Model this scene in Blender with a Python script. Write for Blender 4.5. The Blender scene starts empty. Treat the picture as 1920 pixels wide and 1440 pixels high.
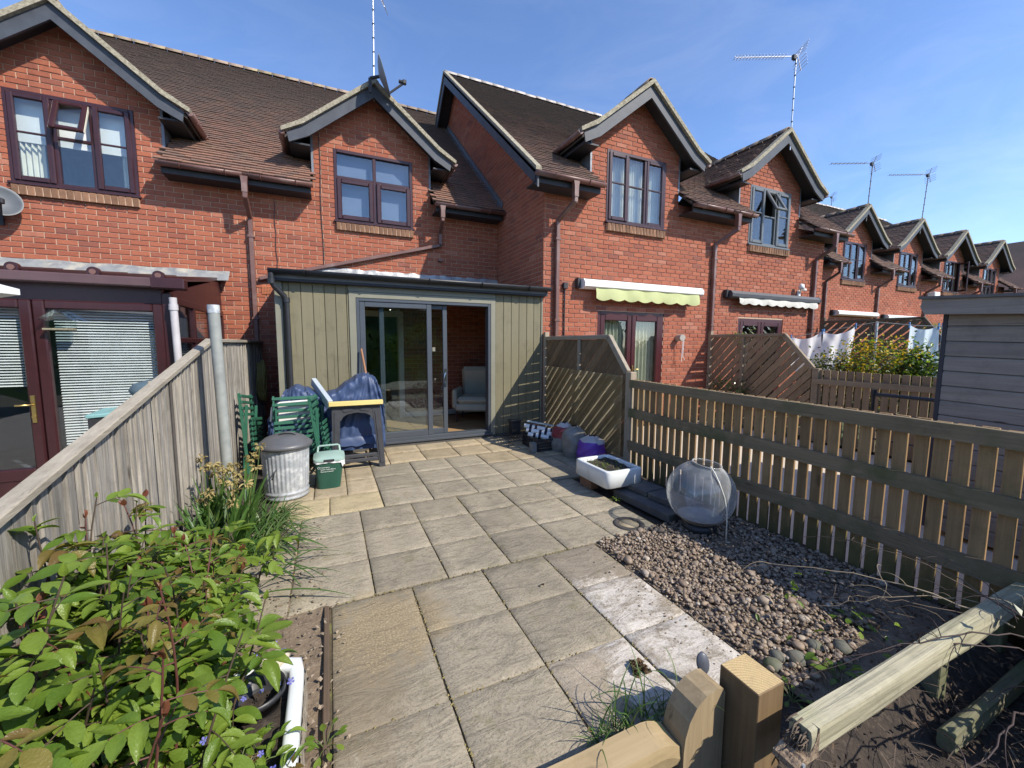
import bpy, math, random
from mathutils import Vector, Matrix, Euler, noise
RD = math.radians
rnd = random.Random(11)
U = rnd.uniform
scene = bpy.context.scene
COL = scene.collection

# ------------------------------------------------------------------ camera, sky, sun, exposure
cam_data = bpy.data.cameras.new('camera')
cam = bpy.data.objects.new('camera', cam_data)
COL.objects.link(cam)
CAM_R = ((0.9110267, -0.41232505, 0.00428936), (-0.03640154, -0.09078171, -0.99520531), (0.41073748, 0.90650247, -0.09771383))
CAM_P = Vector((0, 0, 1.5))
r_, d_, f_ = [Vector(a) for a in CAM_R]
cam.matrix_world = Matrix(((r_.x, -d_.x, -f_.x, 0), (r_.y, -d_.y, -f_.y, 0), (r_.z, -d_.z, -f_.z, 1.5), (0, 0, 0, 1)))
cam_data.sensor_width = 36
cam_data.lens = 36 * 758.2 / 1920
cam_data.clip_start = 0.02
cam_data.clip_end = 800
scene.camera = cam

SUN_DIR = Vector((-0.68, 0.92, -1.0)).normalized()      # the way the light travels
SUN_EL = math.asin(-SUN_DIR.z)
world = bpy.data.worlds.new('World')
scene.world = world
world.use_nodes = True
wn = world.node_tree
wn.nodes.clear()
sky = wn.nodes.new('ShaderNodeTexSky')
sky.sky_type = 'NISHITA'
sky.sun_disc = False
sky.sun_elevation = SUN_EL
sky.sun_rotation = math.atan2(-SUN_DIR.x, -SUN_DIR.y)
sky.air_density = 1.0
sky.dust_density = 0.25
sky.ozone_density = 5.0
sky.altitude = 60
bg = wn.nodes.new('ShaderNodeBackground')
bg.inputs['Strength'].default_value = 0.15
wo = wn.nodes.new('ShaderNodeOutputWorld')
tint = wn.nodes.new('ShaderNodeMix'); tint.data_type = 'RGBA'; tint.blend_type = 'MULTIPLY'      # white balance of the whole dome
tint.inputs[0].default_value = 1.0
tint.inputs[7].default_value = (0.97, 0.985, 1.08, 1)
wn.links.new(sky.outputs[0], tint.inputs[6])
# thin high haze over the whole dome
tc = wn.nodes.new('ShaderNodeTexCoord'); mp = wn.nodes.new('ShaderNodeMapping'); mp.inputs['Scale'].default_value = (1.2, 2.2, 5.0); mp.inputs['Rotation'].default_value = (0, 0, 0.6)
nz = wn.nodes.new('ShaderNodeTexNoise'); nz.inputs['Scale'].default_value = 2.2; nz.inputs['Detail'].default_value = 7; nz.inputs['Roughness'].default_value = 0.6; nz.inputs['Distortion'].default_value = 0.8
mr = wn.nodes.new('ShaderNodeMapRange'); mr.inputs[1].default_value = 0.42; mr.inputs[2].default_value = 0.85; mr.inputs[3].default_value = 0.0; mr.inputs[4].default_value = 0.22
hs = wn.nodes.new('ShaderNodeHueSaturation'); hs.inputs['Saturation'].default_value = 0.45; hs.inputs['Value'].default_value = 1.22
hz = wn.nodes.new('ShaderNodeMix'); hz.data_type = 'RGBA'
wn.links.new(tc.outputs['Generated'], mp.inputs[0]); wn.links.new(mp.outputs[0], nz.inputs['Vector']); wn.links.new(nz.outputs['Fac'], mr.inputs[0])
wn.links.new(tint.outputs[2], hs.inputs['Color']); wn.links.new(mr.outputs[0], hz.inputs[0]); wn.links.new(tint.outputs[2], hz.inputs[6]); wn.links.new(hs.outputs[0], hz.inputs[7])
wn.links.new(hz.outputs[2], bg.inputs[0])
wn.links.new(bg.outputs[0], wo.inputs[0])

sun_data = bpy.data.lights.new('sun', 'SUN')
sun_data.energy = 4.2
sun_data.angle = RD(0.53)
sun_data.color = (1.0, 0.93, 0.82)
sun = bpy.data.objects.new('sun', sun_data)
COL.objects.link(sun)
sun.location = (6, -8, 12)
sun.rotation_euler = SUN_DIR.to_track_quat('-Z', 'Y').to_euler()

scene.view_settings.view_transform = 'Standard'
scene.view_settings.look = 'None'
scene.view_settings.exposure = 0.62
scene.view_settings.gamma = 1.0
scene.cycles.use_denoising = True
scene.cycles.max_bounces = 8
scene.cycles.transparent_max_bounces = 16
scene.cycles.caustics_reflective = False
scene.cycles.caustics_refractive = False
scene.cycles.sample_clamp_indirect = 6.0


# ------------------------------------------------------------------ mesh collector
class MB:
    def __init__(s):
        s.v = []; s.f = []; s.sm = []; s.mi = []

    def add(s, vs, fs, smooth=False, mi=0):
        b = len(s.v)
        s.v.extend([(float(p[0]), float(p[1]), float(p[2])) for p in vs])
        for q in fs:
            s.f.append(tuple(b + i for i in q)); s.sm.append(smooth); s.mi.append(mi)

    def box(s, x0, x1, y0, y1, z0, z1, mi=0):
        s.add([(x0, y0, z0), (x1, y0, z0), (x1, y1, z0), (x0, y1, z0), (x0, y0, z1), (x1, y0, z1), (x1, y1, z1), (x0, y1, z1)],
              [(0, 3, 2, 1), (4, 5, 6, 7), (0, 1, 5, 4), (1, 2, 6, 5), (2, 3, 7, 6), (3, 0, 4, 7)], mi=mi)
        return s

    def frame(s, c, ax, half, b=0.0, mi=0):
        """box centred at c with axes ax (3 unit vectors), half sizes, chamfer b"""
        c = Vector(c); ax = [Vector(a) for a in ax]
        if b <= 0:
            vs = []
            for sz in (-1, 1):
                for sx, sy in ((-1, -1), (1, -1), (1, 1), (-1, 1)):
                    vs.append(c + ax[0] * sx * half[0] + ax[1] * sy * half[1] + ax[2] * sz * half[2])
            s.add(vs, [(0, 3, 2, 1), (4, 5, 6, 7), (0, 1, 5, 4), (1, 2, 6, 5), (2, 3, 7, 6), (3, 0, 4, 7)], mi=mi)
            return s
        vs = []; idx = {}
        for sx in (-1, 1):
            for sy in (-1, 1):
                for sz in (-1, 1):
                    for k in range(3):
                        h = [half[i] - (b if i != k else 0) for i in range(3)]
                        idx[(sx, sy, sz, k)] = len(vs)
                        vs.append(c + ax[0] * sx * h[0] + ax[1] * sy * h[1] + ax[2] * sz * h[2])
        fs = []
        det = ax[0].cross(ax[1]).dot(ax[2])

        def put(q, n):
            p = [vs[i] for i in q]
            nn = (p[1] - p[0]).cross(p[2] - p[0])
            fs.append(tuple(q) if nn.dot(n) > 0 else tuple(reversed(q)))
        S = (-1, 1)
        for k in range(3):
            i, j = (k + 1) % 3, (k + 2) % 3
            for sg in S:
                q = []
                for a, bb in ((-1, -1), (1, -1), (1, 1), (-1, 1)):
                    t = [0, 0, 0]; t[k] = sg; t[i] = a; t[j] = bb
                    q.append(idx[(t[0], t[1], t[2], k)])
                put(q, ax[k] * sg)
            for a in S:
                for bb in S:
                    t0 = [0, 0, 0]; t1 = [0, 0, 0]
                    t0[i] = t1[i] = a; t0[j] = t1[j] = bb; t0[k] = -1; t1[k] = 1
                    q = [idx[(*t0, i)], idx[(*t1, i)], idx[(*t1, j)], idx[(*t0, j)]]
                    put(q, ax[i] * a + ax[j] * bb)
        for sx in S:
            for sy in S:
                for sz in S:
                    put([idx[(sx, sy, sz, k)] for k in range(3)], ax[0] * sx + ax[1] * sy + ax[2] * sz)
        s.add(vs, fs, mi=mi)
        return s

    def bbox(s, x0, x1, y0, y1, z0, z1, b=0.004, mi=0):
        return s.frame(((x0 + x1) / 2, (y0 + y1) / 2, (z0 + z1) / 2), ((1, 0, 0), (0, 1, 0), (0, 0, 1)),
                       (abs(x1 - x0) / 2, abs(y1 - y0) / 2, abs(z1 - z0) / 2), b, mi)

    def beam(s, p0, p1, w, h, up=(0, 0, 1), b=0.0, mi=0):
        """bar from p0 to p1; w across, h along 'up'"""
        p0 = Vector(p0); p1 = Vector(p1); d = p1 - p0; L = d.length; d /= L
        up = Vector(up); side = d.cross(up).normalized(); u2 = side.cross(d).normalized()
        return s.frame((p0 + p1) / 2, (d, side, u2), (L / 2, w / 2, h / 2), b, mi)

    def tube(s, pts, r, n=8, caps=True, mi=0, smooth=True):
        pts = [Vector(p) for p in pts]; k = len(pts)
        rs = r if isinstance(r, (list, tuple)) else [r] * k
        ref = None; vs = []
        for i in range(k):
            d = (pts[min(i + 1, k - 1)] - pts[max(i - 1, 0)])
            d = d.normalized() if d.length > 1e-9 else Vector((0, 0, 1))
            if ref is None:
                ref = d.orthogonal().normalized()
            else:
                ref = (ref - d * ref.dot(d))
                ref = ref.normalized() if ref.length > 1e-6 else d.orthogonal().normalized()
            o = d.cross(ref)
            for j in range(n):
                a = 2 * math.pi * j / n
                vs.append(pts[i] + (ref * math.cos(a) + o * math.sin(a)) * rs[i])
        fs = []
        for i in range(k - 1):
            for j in range(n):
                j2 = (j + 1) % n
                fs.append((i * n + j, i * n + j2, (i + 1) * n + j2, (i + 1) * n + j))
        s.add(vs, fs, smooth, mi)
        if caps:
            s.add(vs[:n], [tuple(reversed(range(n)))], False, mi)
            s.add(vs[-n:], [tuple(range(n))], False, mi)
        return s

    def lathe(s, prof, c=(0, 0, 0), n=32, smooth=True, fn=None, mi=0, close=False):
        """prof: list of (r, z); fn(theta, i, r, z) -> r"""
        vs = []; c = Vector(c)
        for i, (r, z) in enumerate(prof):
            for j in range(n):
                a = 2 * math.pi * j / n
                rr = fn(a, i, r, z) if fn else r
                vs.append((c.x + rr * math.cos(a), c.y + rr * math.sin(a), c.z + z))
        fs = []
        for i in range(len(prof) - 1):
            for j in range(n):
                j2 = (j + 1) % n
                fs.append((i * n + j, i * n + j2, (i + 1) * n + j2, (i + 1) * n + j))
        s.add(vs, fs, smooth, mi)
        return s

    def prism(s, poly, axis, a0, a1, mi=0):
        """poly: 2-D outline; axis 'x': (y,z), 'y': (x,z), 'z': (x,y)"""
        def P(u, v, a):
            return (a, u, v) if axis == 'x' else ((u, a, v) if axis == 'y' else (u, v, a))
        n = len(poly)
        vs = [P(u, v, a0) for u, v in poly] + [P(u, v, a1) for u, v in poly]
        area = sum(poly[i][0] * poly[(i + 1) % n][1] - poly[(i + 1) % n][0] * poly[i][1] for i in range(n))
        flip = (area > 0) != (axis == 'y')
        if a1 < a0: flip = not flip
        fs = [tuple(range(n)) if not flip else tuple(reversed(range(n))),
              tuple(n + i for i in (reversed(range(n)) if not flip else range(n)))]
        for i in range(n):
            j = (i + 1) % n
            q = (i, n + i, n + j, j)
            fs.append(q if not flip else tuple(reversed(q)))
        s.add(vs, fs, mi=mi)
        return s

    def grid(s, fn, nu, nv, smooth=True, mi=0, closed_u=False):
        vs = [fn(i / nu, j / nv) for j in range(nv + 1) for i in range(nu + 1)]
        fs = []
        for j in range(nv):
            for i in range(nu):
                a = j * (nu + 1) + i
                fs.append((a, a + 1, a + nu + 2, a + nu + 1))
        s.add(vs, fs, smooth, mi)
        return s

    def mesh(s, name, mats, off=(0, 0, 0)):
        me = bpy.data.meshes.new(name)
        ox, oy, oz = off
        me.from_pydata([(x - ox, y - oy, z - oz) for x, y, z in s.v], [], s.f)
        if any(s.sm):
            me.polygons.foreach_set('use_smooth', s.sm)
        ml = mats if isinstance(mats, (list, tuple)) else [mats]
        for m in ml: me.materials.append(m)
        if any(s.mi):
            me.polygons.foreach_set('material_index', s.mi)
        me.update()
        return me


ORG = {}


def _props(o, label=None, cat=None, group=None, kind=None):
    if label: o['label'] = label
    if cat: o['category'] = cat
    if group: o['group'] = group
    if kind: o['kind'] = kind
    return o


def thing(name, label, cat, loc=(0, 0, 0), group=None, rz=0.0):
    o = bpy.data.objects.new(name, None)
    o.empty_display_size = 0.1
    COL.objects.link(o)
    o.location = loc
    o.rotation_euler = (0, 0, rz)
    ORG[o.name] = Vector(loc) if rz == 0 else None
    return _props(o, label, cat, group)


def part(name, mb, mats, parent, label=None, kind=None, local=False, smooth_angle=None):
    """mesh of a part, given in world coordinates unless local"""
    off = (0, 0, 0)
    if not local:
        off = ORG[parent.name]
    me = mb.mesh(name, mats, off) if isinstance(mb, MB) else mb
    o = bpy.data.objects.new(name, me)
    COL.objects.link(o)
    o.parent = parent
    ORG[o.name] = ORG.get(parent.name)
    return _props(o, label, None, None, kind)


def single(name, mb, mats, label, cat, group=None, kind=None):
    """a thing that is one mesh; origin at its base"""
    xs = [p[0] for p in mb.v]; ys = [p[1] for p in mb.v]; zs = [p[2] for p in mb.v]
    off = Vector(((min(xs) + max(xs)) / 2, (min(ys) + max(ys)) / 2, min(zs)))
    me = mb.mesh(name, mats, off)
    o = bpy.data.objects.new(name, me)
    COL.objects.link(o)
    o.location = off
    ORG[o.name] = off
    return _props(o, label, cat, group, kind)


def piece(name, me, parent, loc, rot=None, scale=None):
    """a repeat piece sharing mesh data; loc in world coordinates"""
    o = bpy.data.objects.new(name, me)
    COL.objects.link(o)
    o.parent = parent
    og = ORG.get(parent.name) or Vector((0, 0, 0))
    o.location = Vector(loc) - og
    if rot is not None: o.rotation_euler = rot
    if scale is not None: o.scale = scale
    return o


def structure(name, mb, mats, kind='structure'):
    o = bpy.data.objects.new(name, mb.mesh(name, mats))
    COL.objects.link(o)
    ORG[o.name] = Vector((0, 0, 0))
    return _props(o, kind=kind)


def copy_tree(o, parent=None):
    c = o.copy(); COL.objects.link(c)
    if parent is not None: c.parent = parent
    for ch in list(o.children): copy_tree(ch, c)
    return c


def project(p):
    q = Vector(p) - CAM_P
    zc = f_.dot(q)
    if zc <= 0.01: return None
    return (512 + 404.4 * r_.dot(q) / zc, 384 + 404.4 * d_.dot(q) / zc, zc)


# ------------------------------------------------------------------ materials
def _nodes(name):
    m = bpy.data.materials.new(name)
    m.use_nodes = True
    nt = m.node_tree
    b = nt.nodes['Principled BSDF']
    return m, nt, b


def N(nt, t, **kw):
    n = nt.nodes.new(t)
    for k, v in kw.items():
        if k in n.inputs: n.inputs[k].default_value = v
        else: setattr(n, k, v)
    return n


def L(nt, a, b): nt.links.new(a, b)


def math_(nt, op, a, b=None, clamp=False):
    n = nt.nodes.new('ShaderNodeMath'); n.operation = op; n.use_clamp = clamp
    for i, x in enumerate((a, b)):
        if x is None: continue
        if isinstance(x, (int, float)): n.inputs[i].default_value = x
        else: nt.links.new(x, n.inputs[i])
    return n.outputs[0]


def mix(nt, fac, a, b, blend='MIX'):
    n = nt.nodes.new('ShaderNodeMix'); n.data_type = 'RGBA'; n.blend_type = blend
    for i, x in ((0, fac), (6, a), (7, b)):
        if isinstance(x, (int, float)): n.inputs[i].default_value = x
        elif isinstance(x, tuple): n.inputs[i].default_value = (*x, 1) if len(x) == 3 else x
        else: nt.links.new(x, n.inputs[i])
    return n.outputs[2]


def ramp(nt, x, lo, hi):
    n = nt.nodes.new('ShaderNodeMapRange'); n.clamp = True
    n.inputs[1].default_value = lo; n.inputs[2].default_value = hi
    nt.links.new(x, n.inputs[0])
    return n.outputs[0]


def pos(nt, scale=(1, 1, 1), obj=False):
    if obj:
        src = nt.nodes.new('ShaderNodeTexCoord').outputs['Object']
    else:
        src = nt.nodes.new('ShaderNodeNewGeometry').outputs['Position']
    mp = nt.nodes.new('ShaderNodeMapping')
    mp.inputs['Scale'].default_value = scale
    nt.links.new(src, mp.inputs[0])
    return mp.outputs[0]


def noise_(nt, vec, scale, detail=4, rough=0.55, dist=0.0):
    n = nt.nodes.new('ShaderNodeTexNoise')
    n.inputs['Scale'].default_value = scale; n.inputs['Detail'].default_value = detail
    n.inputs['Roughness'].default_value = rough; n.inputs['Distortion'].default_value = dist
    nt.links.new(vec, n.inputs['Vector'])
    return n.outputs['Fac']


def island_random(nt):
    g = nt.nodes.new('ShaderNodeNewGeometry'); o = nt.nodes.new('ShaderNodeObjectInfo')
    return math_(nt, 'FRACT', math_(nt, 'ADD', g.outputs['Random Per Island'], o.outputs['Random']))


def bump(nt, b, h, dist, strength=1.0):
    n = nt.nodes.new('ShaderNodeBump')
    n.inputs['Distance'].default_value = dist; n.inputs['Strength'].default_value = strength
    nt.links.new(h, n.inputs['Height']); nt.links.new(n.outputs[0], b.inputs['Normal'])
    return n


def pm(name, c1, c2=None, scale=8.0, rough=0.6, bmp=0.0, bscale=40.0, rand=0.0, stretch=(1, 1, 1), metal=0.0, spec=0.5,
       c3=None, c3scale=2.0, c3lo=0.5, c3hi=0.65, obj=False, coat=0.0):
    """plain procedural paint: two tones by noise, a third by larger patches, random tone per piece, fine bump"""
    m, nt, b = _nodes(name)
    c2 = c2 or tuple(x * 0.8 for x in c1)
    v = pos(nt, stretch, obj)
    f = ramp(nt, noise_(nt, v, scale), 0.3, 0.7)
    col = mix(nt, f, c1, c2)
    if c3:
        g = ramp(nt, noise_(nt, v, c3scale, 5, 0.6), c3lo, c3hi)
        col = mix(nt, g, col, c3)
    if rand:
        r = island_random(nt)
        k = math_(nt, 'ADD', math_(nt, 'MULTIPLY', r, 2 * rand), 1 - rand)
        cc = nt.nodes.new('ShaderNodeCombineColor')
        for i in range(3): L(nt, k, cc.inputs[i])
        col = mix(nt, 1.0, col, cc.outputs[0], 'MULTIPLY')
    L(nt, col, b.inputs['Base Color'])
    b.inputs['Roughness'].default_value = rough
    b.inputs['Metallic'].default_value = metal
    b.inputs['Specular IOR Level'].default_value = spec
    if coat: b.inputs['Coat Weight'].default_value = coat
    if bmp:
        bump(nt, b, noise_(nt, v, bscale, 5, 0.6), bmp)
    return m


def wood(name, c1, c2, grain='z', rough=0.75, rand=0.18, knots=0.5, green=None, glo=0.5, ghi=0.65, bmp=0.0015, dens=26.0, spec=0.3):
    m, nt, b = _nodes(name)
    st = {'x': (0.045, 1, 1), 'y': (1, 0.045, 1), 'z': (1, 1, 0.045)}[grain]
    k2 = {'x': (0.35, 1, 1), 'y': (1, 0.35, 1), 'z': (1, 1, 0.35)}[grain]
    r = island_random(nt)
    geo = nt.nodes.new('ShaderNodeNewGeometry')
    va = nt.nodes.new('ShaderNodeVectorMath'); va.operation = 'ADD'
    cx = nt.nodes.new('ShaderNodeCombineXYZ')
    for i in range(3): L(nt, math_(nt, 'MULTIPLY', r, 13.7 + 5 * i), cx.inputs[i])
    L(nt, geo.outputs['Position'], va.inputs[0]); L(nt, cx.outputs[0], va.inputs[1])
    def sc(s):
        mp = nt.nodes.new('ShaderNodeMapping'); mp.inputs['Scale'].default_value = s
        L(nt, va.outputs[0], mp.inputs[0]); return mp.outputs[0]
    g1 = noise_(nt, sc(st), dens, 6, 0.65, 0.6)
    g2 = noise_(nt, sc(st), dens * 4, 3, 0.6)
    f = ramp(nt, math_(nt, 'ADD', math_(nt, 'MULTIPLY', g1, 0.7), math_(nt, 'MULTIPLY', g2, 0.3)), 0.34, 0.66)
    col = mix(nt, f, c1, c2)
    if knots:
        vo = nt.nodes.new('ShaderNodeTexVoronoi'); vo.inputs['Scale'].default_value = 4.2
        L(nt, sc(k2), vo.inputs['Vector'])
        kf = ramp(nt, vo.outputs['Distance'], 0.085, 0.05)
        col = mix(nt, math_(nt, 'MULTIPLY', kf, knots), col, tuple(x * 0.3 for x in c2))
    crk = ramp(nt, noise_(nt, sc(tuple(x * (0.4 if x < 0.1 else 1) for x in st)), dens * 2.2, 4, 0.6, 0.3), 0.655, 0.70)
    col = mix(nt, math_(nt, 'MULTIPLY', crk, 0.6), col, tuple(x * 0.35 for x in c2))
    k = math_(nt, 'ADD', math_(nt, 'MULTIPLY', r, 2 * rand), 1 - rand)
    cc = nt.nodes.new('ShaderNodeCombineColor')
    for i in range(3): L(nt, k, cc.inputs[i])
    col = mix(nt, 1.0, col, cc.outputs[0], 'MULTIPLY')
    col = mix(nt, math_(nt, 'MULTIPLY', ramp(nt, noise_(nt, pos(nt), 5.5, 6, 0.7), 0.52, 0.72), 0.35), col, tuple(x * 0.45 for x in c2))
    if green:
        gf = ramp(nt, noise_(nt, pos(nt), 2.6, 5, 0.65), glo, ghi)
        col = mix(nt, math_(nt, 'MULTIPLY', gf, 0.8), col, green)
    L(nt, col, b.inputs['Base Color'])
    b.inputs['Roughness'].default_value = rough
    b.inputs['Specular IOR Level'].default_value = spec
    bump(nt, b, g1, bmp * 2.5)
    return m


def glass(name, tint=(1, 1, 1), base=0.045, rough=0.0, refl=1.0):
    """window pane: clear with a mirror that grows towards grazing angles"""
    m = bpy.data.materials.new(name); m.use_nodes = True
    nt = m.node_tree; nt.nodes.clear()
    out = nt.nodes.new('ShaderNodeOutputMaterial')
    lw = nt.nodes.new('ShaderNodeLayerWeight'); lw.inputs[0].default_value = 0.5
    p = math_(nt, 'POWER', lw.outputs['Facing'], 5.0)
    f = math_(nt, 'ADD', math_(nt, 'MULTIPLY', p, (1 - base) * refl), base, True)
    tr = nt.nodes.new('ShaderNodeBsdfTransparent'); tr.inputs[0].default_value = (*tint, 1)
    gl = nt.nodes.new('ShaderNodeBsdfGlossy'); gl.inputs['Roughness'].default_value = rough
    gl.inputs[0].default_value = (1, 1, 1, 1)
    mx = nt.nodes.new('ShaderNodeMixShader')
    L(nt, f, mx.inputs[0]); L(nt, tr.outputs[0], mx.inputs[1]); L(nt, gl.outputs[0], mx.inputs[2])
    L(nt, mx.outputs[0], out.inputs[0])
    return m


def leafy(name, c1, c2, trans=0.35, rough=0.38, rand=0.3, vein=False, under=None):
    m = bpy.data.materials.new(name); m.use_nodes = True
    nt = m.node_tree; b = nt.nodes['Principled BSDF']; out = nt.nodes['Material Output']
    r = island_random(nt)
    col = mix(nt, r, c1, c2)
    col = mix(nt, ramp(nt, noise_(nt, pos(nt), 30, 3), 0.3, 0.75), col, mix(nt, 1.0, col, (0.75, 0.8, 0.6), 'MULTIPLY'))
    L(nt, col, b.inputs['Base Color'])
    b.inputs['Roughness'].default_value = rough
    b.inputs['Specular IOR Level'].default_value = 0.4
    tl = nt.nodes.new('ShaderNodeBsdfTranslucent')
    L(nt, mix(nt, 1.0, col, (1.5, 1.5, 0.5), 'MULTIPLY'), tl.inputs[0])
    mx = nt.nodes.new('ShaderNodeMixShader'); mx.inputs[0].default_value = trans
    L(nt, b.outputs[0], mx.inputs[1]); L(nt, tl.outputs[0], mx.inputs[2]); L(nt, mx.outputs[0], out.inputs[0])
    if vein:
        bump(nt, b, noise_(nt, pos(nt), 160, 2), 0.002)
    return m


def splash(m, z0, z1, col, amt=0.7):
    """dirt or algae rising from the ground with a ragged top"""
    nt = m.node_tree; b = nt.nodes['Principled BSDF']; old = b.inputs['Base Color'].links[0].from_socket
    g = nt.nodes.new('ShaderNodeNewGeometry'); sp = nt.nodes.new('ShaderNodeSeparateXYZ'); L(nt, g.outputs['Position'], sp.inputs[0])
    h = math_(nt, 'ADD', sp.outputs[2], math_(nt, 'MULTIPLY', math_(nt, 'SUBTRACT', noise_(nt, pos(nt, (1, 1, 0.4)), 9, 6, 0.7), 0.5), (z1 - z0) * 2.2))
    L(nt, mix(nt, math_(nt, 'MULTIPLY', ramp(nt, h, z1, z0), amt), old, col), b.inputs['Base Color'])
    return m


# ------------------------------------------------------------------ materials of the place
def brick_material():
    m, nt, b = _nodes('red_brick')
    r = island_random(nt)
    col = mix(nt, r, (0.41, 0.134, 0.074), (0.335, 0.104, 0.060))
    r2 = math_(nt, 'FRACT', math_(nt, 'MULTIPLY', r, 7.31))
    col = mix(nt, ramp(nt, r2, 0.86, 1.0), col, (0.25, 0.09, 0.064))
    col = mix(nt, ramp(nt, math_(nt, 'FRACT', math_(nt, 'MULTIPLY', r, 17.7)), 0.88, 1.0), col, (0.44, 0.18, 0.115))
    v = pos(nt)
    col = mix(nt, ramp(nt, noise_(nt, v, 34, 5, 0.7), 0.35, 0.75), col, mix(nt, 1.0, col, (0.72, 0.72, 0.74), 'MULTIPLY'))
    col = mix(nt, math_(nt, 'MULTIPLY', ramp(nt, noise_(nt, v, 1.1, 5, 0.6), 0.5, 0.75), 0.3), col, (0.26, 0.10, 0.07))
    st_ = ramp(nt, noise_(nt, pos(nt, (2.2, 2.2, 0.22)), 2.0, 6, 0.65), 0.54, 0.74)
    col = mix(nt, math_(nt, 'MULTIPLY', st_, 0.38), col, mix(nt, 1.0, col, (0.55, 0.55, 0.58), 'MULTIPLY'))
    eff = ramp(nt, noise_(nt, v, 0.8, 6, 0.7), 0.62, 0.80)
    col = mix(nt, math_(nt, 'MULTIPLY', eff, 0.25), col, (0.50, 0.30, 0.22))
    L(nt, col, b.inputs['Base Color'])
    b.inputs['Roughness'].default_value = 0.85
    b.inputs['Specular IOR Level'].default_value = 0.25
    bump(nt, b, noise_(nt, v, 120, 5, 0.7), 0.004)
    return m


def tile_material(name, a, b_, c):
    m, nt, b = _nodes(name)
    r = island_random(nt)
    col = mix(nt, r, a, b_)
    geo = nt.nodes.new('ShaderNodeNewGeometry'); sp = nt.nodes.new('ShaderNodeSeparateXYZ')
    L(nt, geo.outputs['Position'], sp.inputs[0])
    v = pos(nt)
    n1 = noise_(nt, v, 1.3, 6, 0.65)
    age = ramp(nt, math_(nt, 'ADD', math_(nt, 'MULTIPLY', sp.outputs[2], 0.22), math_(nt, 'MULTIPLY', n1, 0.9)), 1.42, 1.95)
    col = mix(nt, math_(nt, 'MULTIPLY', age, 0.75), col, c)
    lich = ramp(nt, noise_(nt, v, 24, 6, 0.75), 0.56, 0.70)
    col = mix(nt, math_(nt, 'MULTIPLY', lich, 0.55), col, (0.215, 0.19, 0.13))
    col = mix(nt, math_(nt, 'MULTIPLY', ramp(nt, noise_(nt, v, 2.4, 6, 0.7), 0.58, 0.72), 0.35), col, (0.26, 0.20, 0.13))
    L(nt, col, b.inputs['Base Color'])
    b.inputs['Roughness'].default_value = 0.9
    b.inputs['Specular IOR Level'].default_value = 0.2
    bump(nt, b, noise_(nt, v, 90, 4, 0.7), 0.005)
    return m


M_BRICK = brick_material()
M_MORTAR = pm('mortar', (0.53, 0.37, 0.265), (0.43, 0.30, 0.215), 30, 0.95, 0.002, 160, spec=0.1)
M_SILLBRICK = pm('sill_brick_clay', (0.25, 0.135, 0.08), (0.18, 0.10, 0.062), 20, 0.85, 0.002, 90, rand=0.25, spec=0.2)
M_TILE = tile_material('roof_tile_clay', (0.25, 0.135, 0.095), (0.165, 0.108, 0.085), (0.092, 0.080, 0.070))
M_TILE2 = tile_material('roof_tile_brown', (0.205, 0.128, 0.10), (0.13, 0.094, 0.080), (0.082, 0.072, 0.064))
M_RIDGE = pm('ridge_clay', (0.30, 0.22, 0.165), (0.20, 0.15, 0.115), 14, 0.9, 0.003, 60, rand=0.2, c3=(0.32, 0.27, 0.14), c3scale=6)
M_RIDGE2 = pm('ridge_pale', (0.46, 0.42, 0.37), (0.36, 0.32, 0.28), 14, 0.5, 0.002, 60, rand=0.12)
M_VERGE = pm('verge_mortar', (0.40, 0.36, 0.27), (0.20, 0.175, 0.12), 26, 0.95, 0.012, 35)
M_DECK = pm('roof_underlay', (0.06, 0.048, 0.04), rough=0.95)
M_BARGE = pm('barge_paint', (0.070, 0.078, 0.092), (0.048, 0.054, 0.066), 7, 0.55, 0.0008, 60, spec=0.35)
M_DARK = pm('black_paint', (0.018, 0.02, 0.025), (0.03, 0.03, 0.035), 8, 0.6)
M_BROWN = pm('brown_plastic', (0.17, 0.085, 0.068), (0.125, 0.062, 0.05), 6, 0.42, c3=(0.22, 0.14, 0.12), c3scale=3)
M_MAROON = pm('maroon_frame', (0.045, 0.014, 0.016), (0.032, 0.010, 0.012), 9, 0.33, spec=0.5)
M_GREYFRAME = pm('grey_frame', (0.13, 0.14, 0.145), (0.11, 0.12, 0.125), 9, 0.4)
M_REDDOOR = pm('dark_red_frame', (0.062, 0.012, 0.013), (0.046, 0.009, 0.010), 9, 0.35)
M_LEAD = pm('lead_sheet', (0.20, 0.215, 0.24), (0.13, 0.14, 0.16), 9, 0.5, 0.004, 12, metal=0.3)
M_GLASS = glass('window_glass', (0.93, 0.96, 0.96), 0.075)
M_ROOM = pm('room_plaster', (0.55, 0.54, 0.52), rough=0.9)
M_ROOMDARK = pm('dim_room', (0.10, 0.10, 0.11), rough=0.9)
M_CURTAIN = pm('cream_blind', (0.72, 0.70, 0.60), (0.6, 0.58, 0.48), 5, 0.85)
M_NET = pm('blue_grey_blind', (0.135, 0.165, 0.245), (0.115, 0.145, 0.22), 3, 0.9)
M_WHITE = pm('white_plastic', (0.78, 0.78, 0.76), (0.72, 0.72, 0.69), 6, 0.4)
M_GALV = pm('galvanised_steel', (0.44, 0.46, 0.47), (0.34, 0.36, 0.38), 22, 0.48, 0.0006, 90, metal=0.3, c3=(0.62, 0.64, 0.64), c3scale=12)
M_ALU = pm('aluminium', (0.62, 0.63, 0.65), (0.52, 0.53, 0.55), 20, 0.35, metal=0.8)


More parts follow.
